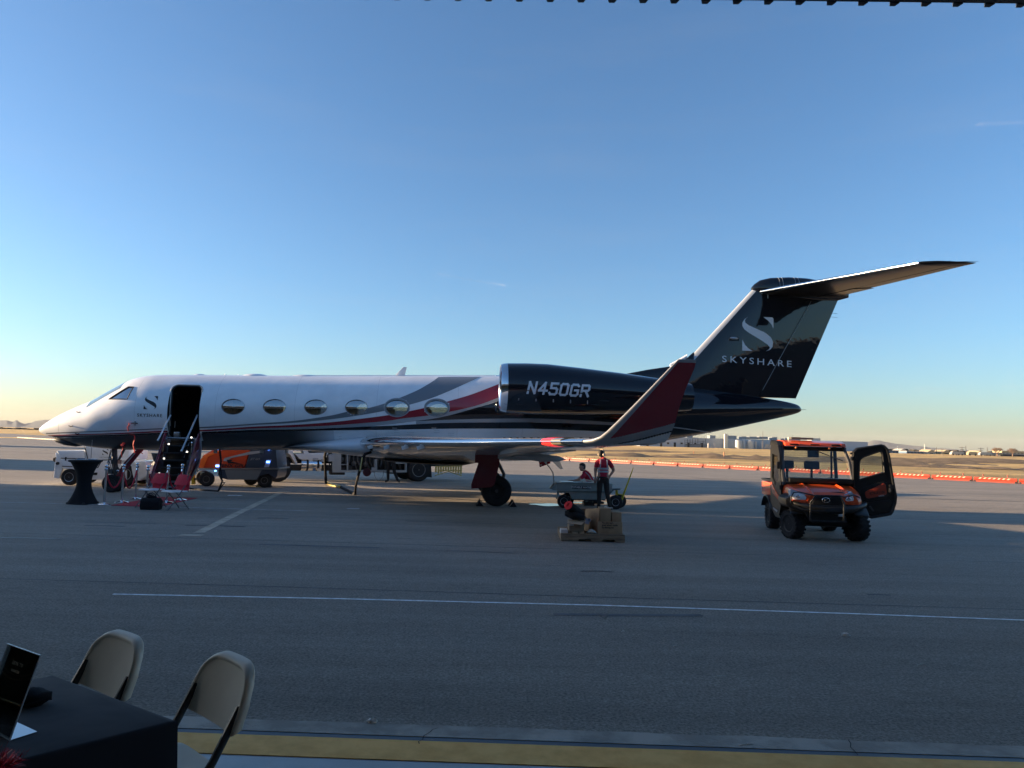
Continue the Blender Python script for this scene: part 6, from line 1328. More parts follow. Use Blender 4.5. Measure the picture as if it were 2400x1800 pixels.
cbx = [X(1334, 1249.5, -.04), X(1354, 1252, -.04)]
for k, (a, b_) in enumerate((((1341, 1249), (1355, 1253.5)), ((1358, 1250), (1369, 1253.5)))):
    p0, p1 = X(*a, -.06), X(*b_, -.06); o = MB().box(((p0[0]+p1[0])/2, .22, ZT+.015), (p1[0]-p0[0], .34, .03)).build('flat_carton', CARD2, loc=F.O, bevel=.003); tag(o, ['flat pale carton under the left half of the open box', 'flat pale carton under the right half of the open box'][k], 'carton')
# tall open carton in the middle
t = thing('open_carton', 'tall opened out cardboard sheet standing in the middle of the pallet', 'carton', F.O)
q = MB(); P = [X(1375.5, 1196, -.3), X(1406, 1191, -.12), X(1406, 1250, -.12), X(1372, 1248, -.3)]
q.add([(P[0][0], .55, P[0][1]), (P[1][0]-.01, .14, P[1][1]), (P[1][0]-.01, .14, ZT), (P[3][0], .55, ZT)]+[(P[0][0]+.006, .556, P[0][1]), (P[1][0]-.004, .146, P[1][1]), (P[1][0]-.004, .146, ZT), (P[3][0]+.006, .556, ZT)], [(0, 1, 2, 3), (4, 5, 6, 7), (0, 1, 5, 4), (1, 2, 6, 5), (3, 0, 4, 7), (2, 3, 7, 6)]); q.build('side', CARD, t, smooth=False)
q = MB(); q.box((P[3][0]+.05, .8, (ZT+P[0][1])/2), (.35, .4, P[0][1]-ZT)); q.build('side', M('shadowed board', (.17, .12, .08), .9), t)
# white bag
q = MB(); c = X(1386, 1252, -.1); rr = []
for k in range(9):
    s = k/8; rr.append([(c[0]+(-.10+.2*s), .1+.06*math.cos(a)*(.3+math.sin(math.pi*s)), ZT+.005+max(0, (.075)*math.sin(math.pi*s)**.6*(.5+.5*math.sin(a))+.006*math.sin(a*3+k))) for a in [2*math.pi*j/12 for j in range(12)]])
q.loft(rr); tag(q.build('plastic_bag', M('white plastic bag', (.55, .57, .55), .4), loc=F.O, ang=80), 'white plastic bag slumped at the front edge of the pallet', 'bag')
# rolled mat: black tube with a red end, and black fabric beneath
a = X(1332.5, 1184.5, -.0); b_ = X(1368, 1212, -.3); dirv = Vector((b_[0]-a[0], .42, b_[1]-a[1])).normalized()
q = MB(); A_ = Vector((a[0], .0, a[1])); fr_ = dirv.to_track_quat('Z', 'Y').to_matrix().to_4x4()
mt = Matrix.Translation(A_) @ fr_
t = thing('rolled_mat', 'black rolled mat with a bright red end, leaning out of the open box', 'roll', F.O)
q.lathe([(.035, .02), (.088, -.005), (.092, .01), (.090, .48), (.05, .49)], n=28, mat=mt); q.build('roll', BLACKCL, t)
q = MB(); q.lathe([(.034, .012), (.034, -.012), (.060, -.014), (.086, -.012), (.090, .004)], n=28, mat=mt); q.build('red_end', M('bright red felt', (.60, .02, .03), .8), t)
q = MB(); rr = []
r_ = random.Random(12)
for k in range(8):
    s = k/7; cx_ = X(1324+46*s, 1200, -.1)[0]; cz_ = X(1345, 1204+9*s, -.1)[1]; rr.append([(cx_, .12+.13*math.cos(a)*(.5+math.sin(math.pi*s)*.7), cz_+(.045+.035*math.sin(math.pi*s))*math.sin(a)+r_.uniform(-.012, .012)) for a in [2*math.pi*j/12 for j in range(12)]])
q.loft(rr); tag(q.build('folded_fabric', BLACKCL, loc=F.O, ang=70), 'bundle of black fabric lying on the open box under the rolled mat', 'fabric')
q = MB(); rr = []
for k in range(7):
    s = k/6; cx_, cz_ = X(1352+24*s, 1188+36*s, -.35); rr.append([(cx_+.03*math.cos(a)+.02, .38+.02*math.sin(a), cz_+.012*math.sin(a*2)+r_.uniform(-.01, .01)) for a in [2*math.pi*j/8 for j in range(8)]])
q.loft(rr); tag(q.build('plastic_wrap', M('grey plastic wrap', (.12, .12, .13), .35), loc=F.O, ang=80), 'crumpled grey plastic wrap trailing behind the rolled mat', 'wrap')
q = MB(); c0 = X(1371, 1216, -.05); q.box((c0[0]+.045, .05, c0[1]-.045), (.08, .01, .10), ry=.2); q.box((c0[0]+.09, .05, c0[1]-.02), (.05, .01, .05), ry=.5)
tag(q.build('shipping_label', M('bluish paper', (.34, .36, .44), .6), loc=F.O), 'creased bluish paper sticking out at the right of the open box', 'paper')
q = MB(); c0 = X(1419, 1190.5, -.2); q.ball((c0[0], .2, uz1+.02), .022, 8, sq=(1, 1, 1.2)); q.box((c0[0]+.08, .2, uz1+.006), (.12, .08, .01)); tag(q.build('paper_cup', M('white label', (.6, .6, .58), .6), loc=F.O), 'small white scrap on top of the taller box', 'scrap')
# ================================================================ utility vehicle
F = Fr((6.62, 14.95, 0), R(-7)); utv = thing('utility_vehicle', 'orange and black utility buggy with roll cab, its right hand door wide open', 'utility vehicle', F.O, F.a)
BODY = M('buggy body plastic', (.009, .0095, .010), .38, bump=.1, bscale=150); ORG = M('buggy orange', (.74, .085, .014), .3, coat=.7)
def U8(pts): return z8(pts, 6.506, 1780, 1030)
def TU(name, pts, l0, l1, mat, par=None, **k): return F.prism(par or utv, name, U8(pts), l0, l1, mat, **k)
def ray_ring(outer, inner, n=64):
    cx_ = sum(p[0] for p in inner)/len(inner); cy_ = sum(p[1] for p in inner)/len(inner)
    def hit(poly, a):
        dx, dy = math.cos(a), math.sin(a); best = None
        for (x0, y0), (x1, y1) in zip(poly, poly[1:]+poly[:1]):
            x0 -= cx_; x1 -= cx_; y0 -= cy_; y1 -= cy_; ex, ey = x1-x0, y1-y0; den = dx*ey-dy*ex
            if abs(den) < 1e-9: continue
            t_ = (x0*ey-y0*ex)/den; s_ = (x0*dy-y0*dx)/den
            if t_ > 0 and -1e-6 <= s_ <= 1+1e-6 and (best is None or t_ > best): best = t_
        return (cx_+dx*best, cy_+dy*best)
    angs = sorted([2*math.pi*k/n for k in range(n)]+[math.atan2(p[1]-cy_, p[0]-cx_) % (2*math.pi) for p in outer+inner])
    return [hit(outer, a) for a in angs], [hit(inner, a) for a in angs]
def frame_mb(outer, inner, h0, h1, axis, inset=.0):
    o_, i_ = ray_ring(outer, inner); q = MB()
    def P(p, h): return (p[0], h, p[1]) if axis == 'Y' else (h, p[0], p[1])
    q.loft([[P(p, h0) for p in o_], [P(p, h0) for p in i_], [P(p, h1) for p in i_], [P(p, h1) for p in o_], [P(p, h0) for p in o_]], False); return q
UG = glassmat('buggy glass', (.72, .78, .78), 1.5, 0, .02)
# wheels
for x, y in ((-.68, 0), (.58, 0), (-.66, 1.78), (.58, 1.78)):
    wh = wheel(utv, (x, y, .302), .295, .24, .165, rim=M('steel grey rim', (.05, .053, .056), .4, metal=.6), knobs=20, name='wheel', rz=R(-90) if x < 0 else R(90))
    if y == 0: wh.rotation_euler[2] += R(20)
q = MB(); q.tube([(-.66, 0, .32), (.66, 0, .32)], .05, 8); q.tube([(-.66, 1.78, .32), (.66, 1.78, .32)], .06, 8); q.box((0, .9, .42), (.7, 2.1, .16)); q.tube([(-.6, .05, .32), (-.3, .1, .75)], .03, 6); q.tube([(.6, .05, .32), (.3, .1, .75)], .03, 6); q.build('axle_frame', DARKM, utv)
# lower front body, bumper and guards
TU('front_body', [(400, 900), (500, 850), (780, 800), (1250, 800), (1430, 850), (1500, 930), (1450, 1050), (1215, 1100), (1195, 1265), (755, 1258), (690, 1120), (480, 1055), (400, 1000)], .36, -.3, BODY, bevel=.03)
q = MB(); rr = []
for sx, w_ in ((-.82, -.12), (-.74, -.02), (-.45, .13), (0, .17), (.45, .13), (.74, -.02), (.82, -.12)):
    y = -.30-w_; z = .64+.20*abs(sx)**2; hz_b = .085 if abs(sx) < .7 else .06; rr.append([(sx*.93-.05, y+.10*math.cos(a)*1.0, z+hz_b*math.sin(a)) for a in [2*math.pi*j/12 for j in range(12)]])
q.loft(rr); q.build('bumper', BODY, utv, ang=60)
for s in (-1, 1):
    q = MB(); rr = []
    for k in range(11):
        a = R(150-k*15); rr.append([(s*x-(.06 if s > 0 else 0), .40*math.cos(a)+.04, .36+.42*max(0, math.sin(a))+dz) for x, dz in ((.52, 0), (.78, -.02), (.80, -.05), (.52, -.03))])
    q.loft(rr); q.build('wheel_guard', BODY, utv, ang=50)
    q = MB(); rr = []
    for k in range(10):
        a = R(170-k*17); rr.append([(s*x, 1.78-.44*math.cos(a)*-1, .42+.37*math.sin(a)+dz) for x, dz in ((.50, 0), (.82, -.01), (.83, -.04), (.50, -.03))])
    q.loft(rr); q.build('wheel_guard', BODY, utv, ang=50)
# hood
hd = MB(); rr = []
for la, zt, hw2, zs in ((.42, .93, .58, .80), (.36, .985, .66, .82), (.1, 1.045, .72, .86), (-.2, 1.09, .755, .90), (-.45, 1.12, .765, .92)):
    r = [(-hw2, -la, zs-.03), (-hw2-.01, -la, zs), (-hw2+.02, -la, zt-.045), (-hw2+.07, -la, zt-.008), (-.42, -la, zt+.004), (-.38, -la, zt+.03), (-.34, -la, zt+.005), (0, -la, zt+.018), (.34, -la, zt+.005), (.38, -la, zt+.03), (.42, -la, zt+.004), (hw2-.07, -la, zt-.008), (hw2-.02, -la, zt-.045), (hw2+.01, -la, zs), (hw2, -la, zs-.03)]
    rr.append([(p[0]*.93-.045, p[1], p[2]) for p in r])
hd.loft(rr); hd.build('hood', ORG, utv, bevel=.0, ang=28)
TU('hood_nose', [(780, 850), (1250, 855), (1240, 905), (860, 900), (800, 960), (720, 960), (760, 870)], .44, .3, ORG, bevel=.015)
# grille
TU('grille', [(870, 862), (1235, 868), (1290, 985), (1270, 1010), (800, 1005), (800, 975)], .475, .3, BLACKPL, bevel=.01)
for k in range(4): TU('grille_bar', [(840-k*8, 895+k*27), (1255+k*10, 900+k*27), (1255+k*10, 906+k*27), (840-k*8, 901+k*27)], .485, .47, DARKM)
x, z = F.p(*U8([(1017, 927)])[0], .5); q = MB(); q.tube([(x+.072*math.cos(a), -.492, z+.047*math.sin(a)) for a in [2*math.pi*k/24 for k in range(25)]], .007, 6, cap=False); q.tube([(x-.028, -.492, z-.022), (x-.028, -.492, z+.024)], .007, 5); q.tube([(x+.03, -.492, z+.025), (x-.02, -.492, z), (x+.03, -.492, z-.022)], .007, 5); q.build('emblem', CHROME, utv)
LENS = M('headlamp lens', (.92, .94, .97), .3, metal=0, coat=1); BEZ = M('headlamp bezel', (.50, .58, .68), .25, metal=.2, coat=1)
for s, lp, lb in ((-1, [(505, 830), (560, 805), (690, 850), (720, 880), (705, 925), (530, 915), (495, 880)], [(475, 755), (520, 770), (755, 850), (720, 940), (500, 925), (480, 860)]), (1, [(1315, 900), (1425, 860), (1440, 900), (1435, 940), (1335, 945), (1305, 925)], [(1270, 850), (1330, 830), (1405, 795), (1450, 850), (1455, 955), (1310, 955)])):
    bz = TU('headlight', lb, .40 if s < 0 else .40, .2, BEZ, bevel=.012); TU('lens', lp, .425, .38, LENS, par=bz, bevel=.012)
    x, z = F.p(*U8([(590, 870) if s < 0 else (1365, 905)])[0], .43); q = MB(); q.ball((x, -.425, z), .045, 12, sq=(1, .3, .8)); q.build('bulb', M('bulb glow', (.85, .88, .95), .1, metal=.9), bz)
TU('headlight_trim', [(500, 915), (740, 935), (735, 965), (500, 940)], .43, .3, ORG, bevel=.006); TU('headlight_trim', [(1300, 955), (1455, 958), (1460, 972), (1305, 972)], .43, .3, ORG, bevel=.004)
# brush guard
def UP(x, y, la): a, b_ = F.p(*U8([(x, y)])[0], la); return (a, -la, b_)
q = MB(); la = .58
q.tube([UP(775, 1235, la), UP(780, 960, la), UP(860, 855, la), UP(1230, 862, la), UP(1290, 970, la), UP(1285, 1240, la)], .018, 8)
q.tube([UP(480, 960, .42), UP(485, 880, .46), UP(520, 810, .47), UP(600, 800, .5), UP(860, 860, la)], .014, 8); q.tube([UP(1230, 860, la), UP(1290, 880, .5), UP(1440, 845, .44), UP(1520, 880, .38), UP(1540, 1000, .3)], .014, 8)
q.tube([UP(778, 1010, la), UP(1288, 1020, la)], .013, 6); q.tube([UP(755, 1238, la), UP(1340, 1255, la)], .013, 6); q.tube([UP(500, 1000, .42), UP(640, 1060, .5), UP(778, 1085, la), UP(1288, 1095, la), UP(1450, 1080, .45)], .012, 6)
q.build('brush_guard', BLACKPL, utv)
# cab frame
def pillar(pts, w_=.035, name='pillar', mat=BODY): q = MB(); q.tube(pts, w_, 8); return q.build(name, mat, utv)
XL, XR = -.74, .70
pillar([(XL, .42, 1.08), (XL+.005, .62, 1.60), (XL+.05, .78, 1.94)], .045); pillar([(XR, .42, 1.08), (XR-.03, .60, 1.60), (XR-.10, .78, 1.94)], .035)
pillar([(XL+.03, 1.42, .7), (XL+.05, 1.42, 1.94)], .04); pillar([(XR-.02, 1.42, .7), (XR-.08, 1.42, 1.94)], .04)
MB().box((0, .44, 1.10), (1.44, .12, .12)).box((0, .46, 1.20), (1.30, .3, .10)).build('cowl', BODY, utv, bevel=.02)
MB().box((-.0, .80, 1.875), (1.32, .10, .09)).build('windshield_header', BODY, utv, bevel=.015)
# roof
q = MB(); q.prism([(.66, 1.925), (.70, 2.0), (.95, 2.05), (1.4, 2.06), (1.52, 1.98), (1.5, 1.93)], -.66, .63, 'X'); q.build('roof', ORG, utv, bevel=.025, seg=3)
q = MB(); q.prism([(.70, 1.93), (.85, 2.03), (1.4, 2.05), (1.5, 1.93)], -.80, -.665, 'X'); q.build('roof_side', BODY, utv, bevel=.03)
for x in (-.46, -.02, .42):
    MB().box((x, .672, 1.965), (.20, .04, .028)).build('roof_slot', BLACKPL, utv, bevel=.008); MB().ball((x+.10, .67, 1.968), .022, 8).build('roof_latch', ORG, utv)
for x in (-.42, .28): MB().ball((x, .68, 1.895), .026, 8, sq=(1, .7, 1)).build('marker_lamp', M('amber lamp', (.85, .25, .08), .3, coat=.5), utv)
q = MB(); q.box((-.36, 1.0, 2.10), (.20, .2, .05)); q.box((-.12, 1.0, 2.095), (.26, .18, .045)); q.tube([(-.5, 1.0, 2.06), (-.5, 1.0, 2.12)], .012, 5); q.build('light_bar', M('light bar', (.32, .30, .26), .3, metal=.6), utv)
# glass
q = MB(); q.add([(XL+.05, .46, 1.13), (XR-.04, .46, 1.13), (XR-.11, .76, 1.85), (XL+.08, .76, 1.85)], [(0, 1, 2, 3)]); q.build('windshield', UG, utv)
q = MB(); q.add([(XL+.05, 1.44, 1.0), (XR-.04, 1.44, 1.0), (XR-.08, 1.44, 1.9), (XL+.08, 1.44, 1.9)], [(0, 1, 2, 3)]); q.build('rear_window', UG, utv)
for x in (-.53, .55): MB().tube([(x, 1.42, .9), (x, 1.42, 1.9)], .022, 6).build('rear_post', BLACKPL, utv)
MB().box((0, 1.42, .98), (1.35, .05, .20)).build('rear_panel', BODY, utv)
# seats with headrests, wheel
for x, w_ in ((-.44, .30), (.10, .34), (.36, .0)):
    if w_ == 0: continue
    MB().box((x, 1.15, .80), (.5, .5, .12)).box((x, 1.36, 1.02), (.5, .12, .35)).build('seat', BLACKPL, utv, bevel=.03)
    MB().box((x, 1.36, 1.50), (w_, .09, .19)).build('headrest', BLACKPL, utv, bevel=.04); MB().tube([(x, 1.37, 1.1), (x, 1.37, 1.45)], .028, 6).build('headrest_post', BLACKPL, utv)
MB().box((-.02, .82, 1.76), (.24, .06, .15)).build('mirror', BLACKPL, utv, bevel=.02)
q = MB(); q.tube([(.33+.15*math.cos(a), .86-.06*math.sin(a), 1.10+.14*math.sin(a)) for a in [2*math.pi*k/24 for k in range(25)]], .016, 6); q.tube([(.33, .86, 1.1), (.33, .7, .95)], .02, 6); q.build('steering_wheel', BLACKPL, utv)
MB().box((0, .62, 1.10), (1.3, .3, .14)).build('dashboard', BLACKPL, utv, bevel=.04)
q = MB(); q.tube([(.02, .70, 1.83), (.28, .68, 1.73), (.54, .62, 1.63)], .010, 5); q.build('wiper', BLACKPL, utv)
# closed door on the left flank
DO = [(.46, 1.10), (.60, 1.75), (.72, 1.93), (1.35, 1.95), (1.42, 1.85), (1.42, .62), (1.05, .44), (.66, .40), (.50, .62)]
DI = [(.62, 1.12), (.72, 1.60), (.82, 1.70), (1.22, 1.66), (1.28, 1.35), (1.20, 1.05), (.95, .98)]
DI = [(.66, 1.22), (.74, 1.70), (1.25, 1.74), (1.30, 1.20), (.98, 1.02)]
dl = frame_mb(DO, DI, XL-.055, XL-.0, 'X').build('door', BODY, utv, bevel=.0, ang=30)
q = MB(); q.prism(DI, XL-.03, XL-.026, 'X'); q.build('window', UG, dl)
q = MB(); q.prism([(.62, .82), (.66, .74), (1.16, .86), (1.33, 1.0), (1.30, 1.10), (1.05, .98)], XL-.072, XL-.05, 'X'); q.build('orange_inset', ORG, dl, bevel=.006)
me = text_mesh('RTV-X', .08, .9, bold=.002); me.transform(Matrix.Translation((XL-.075, 1.0, .87)) @ Matrix.Rotation(R(-90), 4, 'Z') @ Matrix.Rotation(R(90), 4, 'X')); me.materials.append(LETTER); linkmesh('lettering', me, dl)
q = MB(); q.prism([(.72, .50), (.80, .46), (1.15, .50), (1.12, .54), (.85, .51)], XL-.065, XL-.05, 'X'); q.build('emblem', SILVP, dl)
for z in (1.55, 1.02): MB().lathe([(.018, z-.05), (.018, z+.05)], (XL-.06, .50+(z-1.02)*.2, 0), n=8).build('hinge', BLACKPL, dl)
MB().box((XL-.10, .52, 1.5), (.07, .05, .16)).build('mirror', BLACKPL, dl, bevel=.02)
q = MB(); q.prism([(.15, .46), (.45, .42), (.62, .40), (1.05, .44), (1.42, .62), (1.42, .5), (1.05, .34), (.4, .34)], XL-.04, XL+.10, 'X'); q.build('sill', BODY, utv, bevel=.01)
# cargo bed
q = MB(); q.prism([(1.52, .74), (1.52, 1.06), (2.55, 1.06), (2.55, .74)], -.74, -.70, 'X'); bd2 = q.build('bed_side', ORG, utv, bevel=.015); q = MB(); q.prism([(1.52, .74), (1.52, 1.06), (2.55, 1.06), (2.55, .74)], .66, .70, 'X'); q.build('bed_side', ORG, utv, bevel=.015)
q = MB(); q.prism([(1.60, .80), (1.60, 1.0), (2.45, 1.0), (2.45, .80)], -.752, -.738, 'X'); q.build('bed_panel', ORG, utv, bevel=.006)
MB().box((0, 2.03, .76), (1.4, 1.05, .05)).build('bed_floor', BODY, utv); MB().box((0, 2.56, .9), (1.4, .04, .32)).build('tailgate', ORG, utv)
q = MB(); q.tube([(-.73, 1.52, 1.11), (-.73, 2.56, 1.11), (.68, 2.56, 1.11), (.68, 1.52, 1.11)], .025, 6); q.build('bed_rail', BLACKPL, utv)
# open door, swung out on the right
LD = -.40
outer = [(1425, 180), (1480, 125), (1850, 72), (1910, 92), (1955, 140), (1985, 250), (2010, 400), (2050, 640), (2092, 880), (2080, 980), (2035, 1110), (2000, 1155), (1700, 1207), (1640, 1180), (1555, 1060), (1500, 900), (1440, 850), (1420, 700), (1412, 300)]
inner = [(1520, 608), (1528, 345), (1545, 305), (1585, 275), (1820, 196), (1850, 196), (1868, 222), (1890, 495)]
OP = [F.p(*p, LD) for p in U8(outer)]; IP = [F.p(*p, LD) for p in U8(inner)]
od = frame_mb(OP, IP, -LD-.03, -LD+.04, 'Y').build('door', BODY, utv, ang=30, label='open right hand door of the buggy')
def ring_rail(pts, la, r, mat=BODY, name='moulding'):
    q = MB(); P = [F.p(*p, la) for p in U8(pts)]; q.tube([(a, -la, b_) for a, b_ in P+[P[0]]], r, 8, cap=False); return q.build(name, mat, od)
ring_rail([(1440, 200), (1490, 145), (1850, 92), (1900, 110), (1940, 150), (1968, 260), (1992, 410), (2032, 650), (2070, 885), (2060, 970), (2018, 1100), (1985, 1138), (1705, 1188), (1655, 1165), (1572, 1050), (1515, 890), (1455, 838), (1436, 700), (1428, 300)], LD+.03, .022)
ring_rail([(1512, 618), (1518, 340), (1540, 295), (1580, 265), (1820, 186), (1858, 184), (1880, 220), (1902, 505)], LD+.03, .014, BLACKPL)
q = MB(); q.prism(IP, -LD+.0, -LD+.004, 'Y'); q.build('window', UG, od)
TU('moulding', [(1530, 800), (1560, 740), (1880, 640), (1960, 660), (1985, 840), (1950, 890), (1680, 940), (1590, 920)], LD+.045, LD+.02, BODY, par=od, bevel=.012)
TU('orange_inset', [(1610, 830), (1622, 795), (1660, 775), (1880, 675), (1905, 672), (1925, 690), (1945, 820), (1932, 843), (1670, 900), (1630, 892)], LD+.06, LD+.03, M('buggy inset orange', (.36, .045, .02), .4, coat=.4), par=od, bevel=.008)
TU('moulding', [(1545, 1000), (1640, 960), (1990, 920), (2020, 960), (1960, 1090), (1700, 1140), (1650, 1110)], LD+.042, LD+.02, BODY, par=od, bevel=.014)
TU('grab_slot', [(1668, 1020), (1700, 1015), (1755, 1090), (1730, 1100)], LD+.06, LD+.03, M('grey slot', (.07, .075, .08), .3), par=od, bevel=.006)
TU('handle', [(1975, 690), (2040, 690), (2050, 740), (2010, 830), (1975, 800)], LD+.07, LD+.03, BLACKPL, par=od, bevel=.015); TU('latch', [(1978, 745), (1995, 745), (2010, 790), (1995, 795)], LD+.08, LD+.06, STEEL, par=od)
x, z = F.p(*U8([(1780, 815)])[0], LD); text_obj('RTV-X1100', .075, LETTER, od, Matrix.Translation((x, -LD-.064, z-.02)) @ Matrix.Rotation(math.pi/2, 4, 'X') @ Matrix.Rotation(R(9), 4, 'Z'), bold=.0015, sx=.85)
x, z = F.p(*U8([(1845, 850)])[0], LD); text_obj('DIESEL', .04, LETTERW, od, Matrix.Translation((x, -LD-.064, z-.02)) @ Matrix.Rotation(math.pi/2, 4, 'X') @ Matrix.Rotation(R(9), 4, 'Z'), sx=1.0)
for y_ in (200, 290): TU('hinge', [(1390, y_), (1440, y_-8), (1440, y_+25), (1395, y_+30)], LD+.02, LD-.05, BLACKPL, par=od, bevel=.005)
TU('side_mirror', [(1395, 270), (1430, 262), (1438, 310), (1402, 320)], LD+.1, LD+.03, BLACKPL, par=od, bevel=.01)
q = MB(); q.tube([UP(1440, 845, -.3), UP(1500, 840, -.2), UP(1545, 900, -.25), UP(1555, 990, -.3), UP(1530, 1060, -.35)], .012, 6); q.build('cable', BLACKPL, od)
# ================================================================ foreground table and chairs
A_ = G(415, 1688, .75); B2 = G(121, 1580, .75); C2 = G(39, 1783, .75)
u_ = (B2-A_); u_.z = 0; v_ = (C2-A_); v_.z = 0; u_.normalize(); v_.normalize()
LU, LV = .94, 1.35
t = thing('folding_table', 'table under a black cloth in the near left corner of the picture', 'table', (A_.x, A_.y, 0))
TPm = BLACKCL.copy(); TPm.name = 'navy black cloth'; TPm.node_tree.nodes['Principled BSDF'].inputs['Base Color'].default_value = (.020, .021, .030, 1); TPm.node_tree.nodes['Principled BSDF'].inputs['Sheen Weight'].default_value = .15; wavy(TPm, 5, .12)
O0 = Vector((0, 0, 0)); c4 = [O0, O0+u_*LU, O0+u_*LU+v_*LV, O0+v_*LV]
q = MB(); q.loft([[(*p.xy, z) for p in [o_+(Vector((0, 0, 0))) for o_ in [c4[0]+(u_+v_)*.01, c4[1]+(-u_+v_)*.01, c4[2]-(u_+v_)*.01, c4[3]+(u_-v_)*.01]]] for z in (.71, .74)]); q.build('tabletop', M('pale table plastic', (.5, .5, .5), .6), t)
edge_ = []
def walk(n=40, out=0.0, wave=0.0):
    cs = [c4[0], c4[1], c4[2], c4[3]]; cen = (c4[0]+c4[2])/2; pts = []
    for i in range(4):
        a, b_ = cs[i], cs[(i+1) % 4]; d = (b_-a).normalized(); nrm = Vector((-d.y, d.x, 0)); nrm = nrm if nrm.dot((a+b_)/2-cen) > 0 else -nrm
        for k in range(n):
            s = k/n; p = a+(b_-a)*s; corner = min(s, 1-s); ext = (a-cen).normalized()*out if k == 0 else nrm*out
            pts.append(p + ext*(1+.0) + nrm*wave*math.sin(s*math.pi*7+i*1.3)*min(1, corner*6))
    return pts
rows = [([(*p.xy, z) for p in walk(40, o_, w_)]) for z, o_, w_ in ((.750, -.012, 0), (.748, -.004, 0), (.742, .002, 0), (.73, .004, 0), (.6, .010, .004), (.4, .016, .012), (.2, .022, .018), (.02, .028, .022))]
q = MB(); q.loft(rows, False); q.f.append(tuple(range(160))); q.m.append(0); q.build('tablecloth', TPm, t, ang=50)
for p in (c4[0]+(u_+v_)*.08, c4[1]+(-u_+v_)*.08, c4[2]-(u_+v_)*.08, c4[3]+(u_-v_)*.08): MB().tube([(p.x, p.y, 0), (p.x, p.y, .71)], .014, 8).build('leg', STEEL, t)
# acrylic sign
S0 = G(22, 1736.5, .752); dw = Vector((-.85, .52, 0)).normalized(); dn = Vector((.50, .86, 0)).normalized()
t = thing('sign_holder', 'clear acrylic sign holder with a dark printed sheet, standing on the black cloth', 'sign holder', S0)
Wd, Hh_, kk = .26, .285, .085
def SP(a, h, o_=0): return dw*a + dn*(kk*h/Hh_+o_) + Vector((0, 0, h))
AC = glassmat('acrylic', (.90, .93, .93), 1.45, .0, .02)
def slab4(P, th, nrm): return [p for p in P]+[p+nrm*th for p in P]
F6 = [(0, 1, 2, 3), (4, 5, 6, 7), (0, 1, 5, 4), (1, 2, 6, 5), (2, 3, 7, 6), (3, 0, 4, 7)]
q = MB(); q.add(slab4([SP(0, 0), SP(Wd, 0), SP(Wd, Hh_), SP(0, Hh_)], .004, dn), F6); q.build('panel', AC, t, smooth=False)
q = MB(); q.add(slab4([SP(.012, .012, .0045), SP(Wd, .012, .0045), SP(Wd, .243, .0045), SP(.012, .243, .0045)], .001, dn), F6); pr2 = q.build('printed_sheet', M('dark printed sheet', (.008, .009, .011), .5, col2=(.03, .035, .03), var=.3, vscale=9), t, smooth=False)
q = MB(); q.add([SP(0, .0)+Vector((0, 0, .002)), SP(Wd, .0)+Vector((0, 0, .002)), SP(Wd, .0)+dn*.095+Vector((0, 0, .002)), dn*.095+Vector((0, 0, .002))], [(0, 1, 2, 3)]); q.build('base', M('acrylic base', (.75, .8, .84), .06, coat=1, spec=1), t, smooth=False)
EDGE = M('bright acrylic edge', (.50, .56, .60), .15, coat=1)
q = MB(); q.tube([SP(0, .0), SP(0, Hh_)], .0028, 4); q.tube([SP(0, Hh_), SP(Wd, Hh_)], .0022, 4); q.build('edge', EDGE, t)
rotm = Matrix((-dw, (dn*kk+Vector((0, 0, Hh_))).normalized(), (-dn*Hh_+Vector((0, 0, kk))).normalized())).transposed().to_4x4()
GOLD = M('pale gold print', (.5, .42, .28), .5)
for s_, h, sz in (('SKYE TO', .228, .017), ('SUNRISE', .205, .013)):
    mt = rotm.copy(); mt.translation = SP(Wd*.5, h, -.0012); text_obj(s_, sz, GOLD, pr2, mt, spacing=1.3)
q = MB()
for row, (h, amp) in enumerate(((.226, .03), (.21, .028), (.235, .045))):
    for k in range(24):
        s = k/23; p = SP(Wd*s, h-amp*(1-(2*s-1)**2)-(.0 if row < 2 else s*.02), -.001); q.ball(tuple(p), .0011, 6)
q.build('string_lights', GOLD, pr2)
# small folded item and tinsel on the table
P = G(74, 1652, .752); q = MB(); rr = []
for k in range(9):
    s = k/8; rr.append([(-.07+.14*s, .045*math.cos(a)*(.4+.8*math.sin(math.pi*s)), max(0, .028+.03*math.sin(a)*(.5+math.sin(math.pi*s)*.7)+.006*math.sin(3*a+k))) for a in [2*math.pi*j/14 for j in range(14)]])
q.loft(rr); q.tube([(-.06, -.05, .012), (0, -.062, .022), (.06, -.045, .03)], .006, 6); tag(q.build('folded_gloves', BLACKCL, loc=P, rot=(0, 0, .5), ang=70), 'small folded black cloth item behind the acrylic sign', 'cloth item')
P = G(-4, 1795, .77); q = MB(); r_ = random.Random(2)
for k in range(420):
    a = r_.uniform(0, 2*math.pi); b_ = r_.uniform(-.3, 1.4); L_ = r_.uniform(.03, .062); d = Vector((math.cos(a)*math.cos(b_), math.sin(a)*math.cos(b_), math.sin(b_))); c = Vector((r_.uniform(-.07, .05), r_.uniform(-.05, .05), 0)); n_ = d.cross(Vector((r_.random(), r_.random(), r_.random()))).normalized()*.0013
    q.add([c-n_, c+n_, c+d*L_+n_*.3, c+d*L_-n_*.3], [(0, 1, 2, 3)])
o = q.build('tinsel', M('red tinsel', (.55, .02, .03), .18, metal=.9), loc=P, smooth=False); tag(o, 'red tinsel garland at the bottom left corner of the black cloth', 'tinsel')
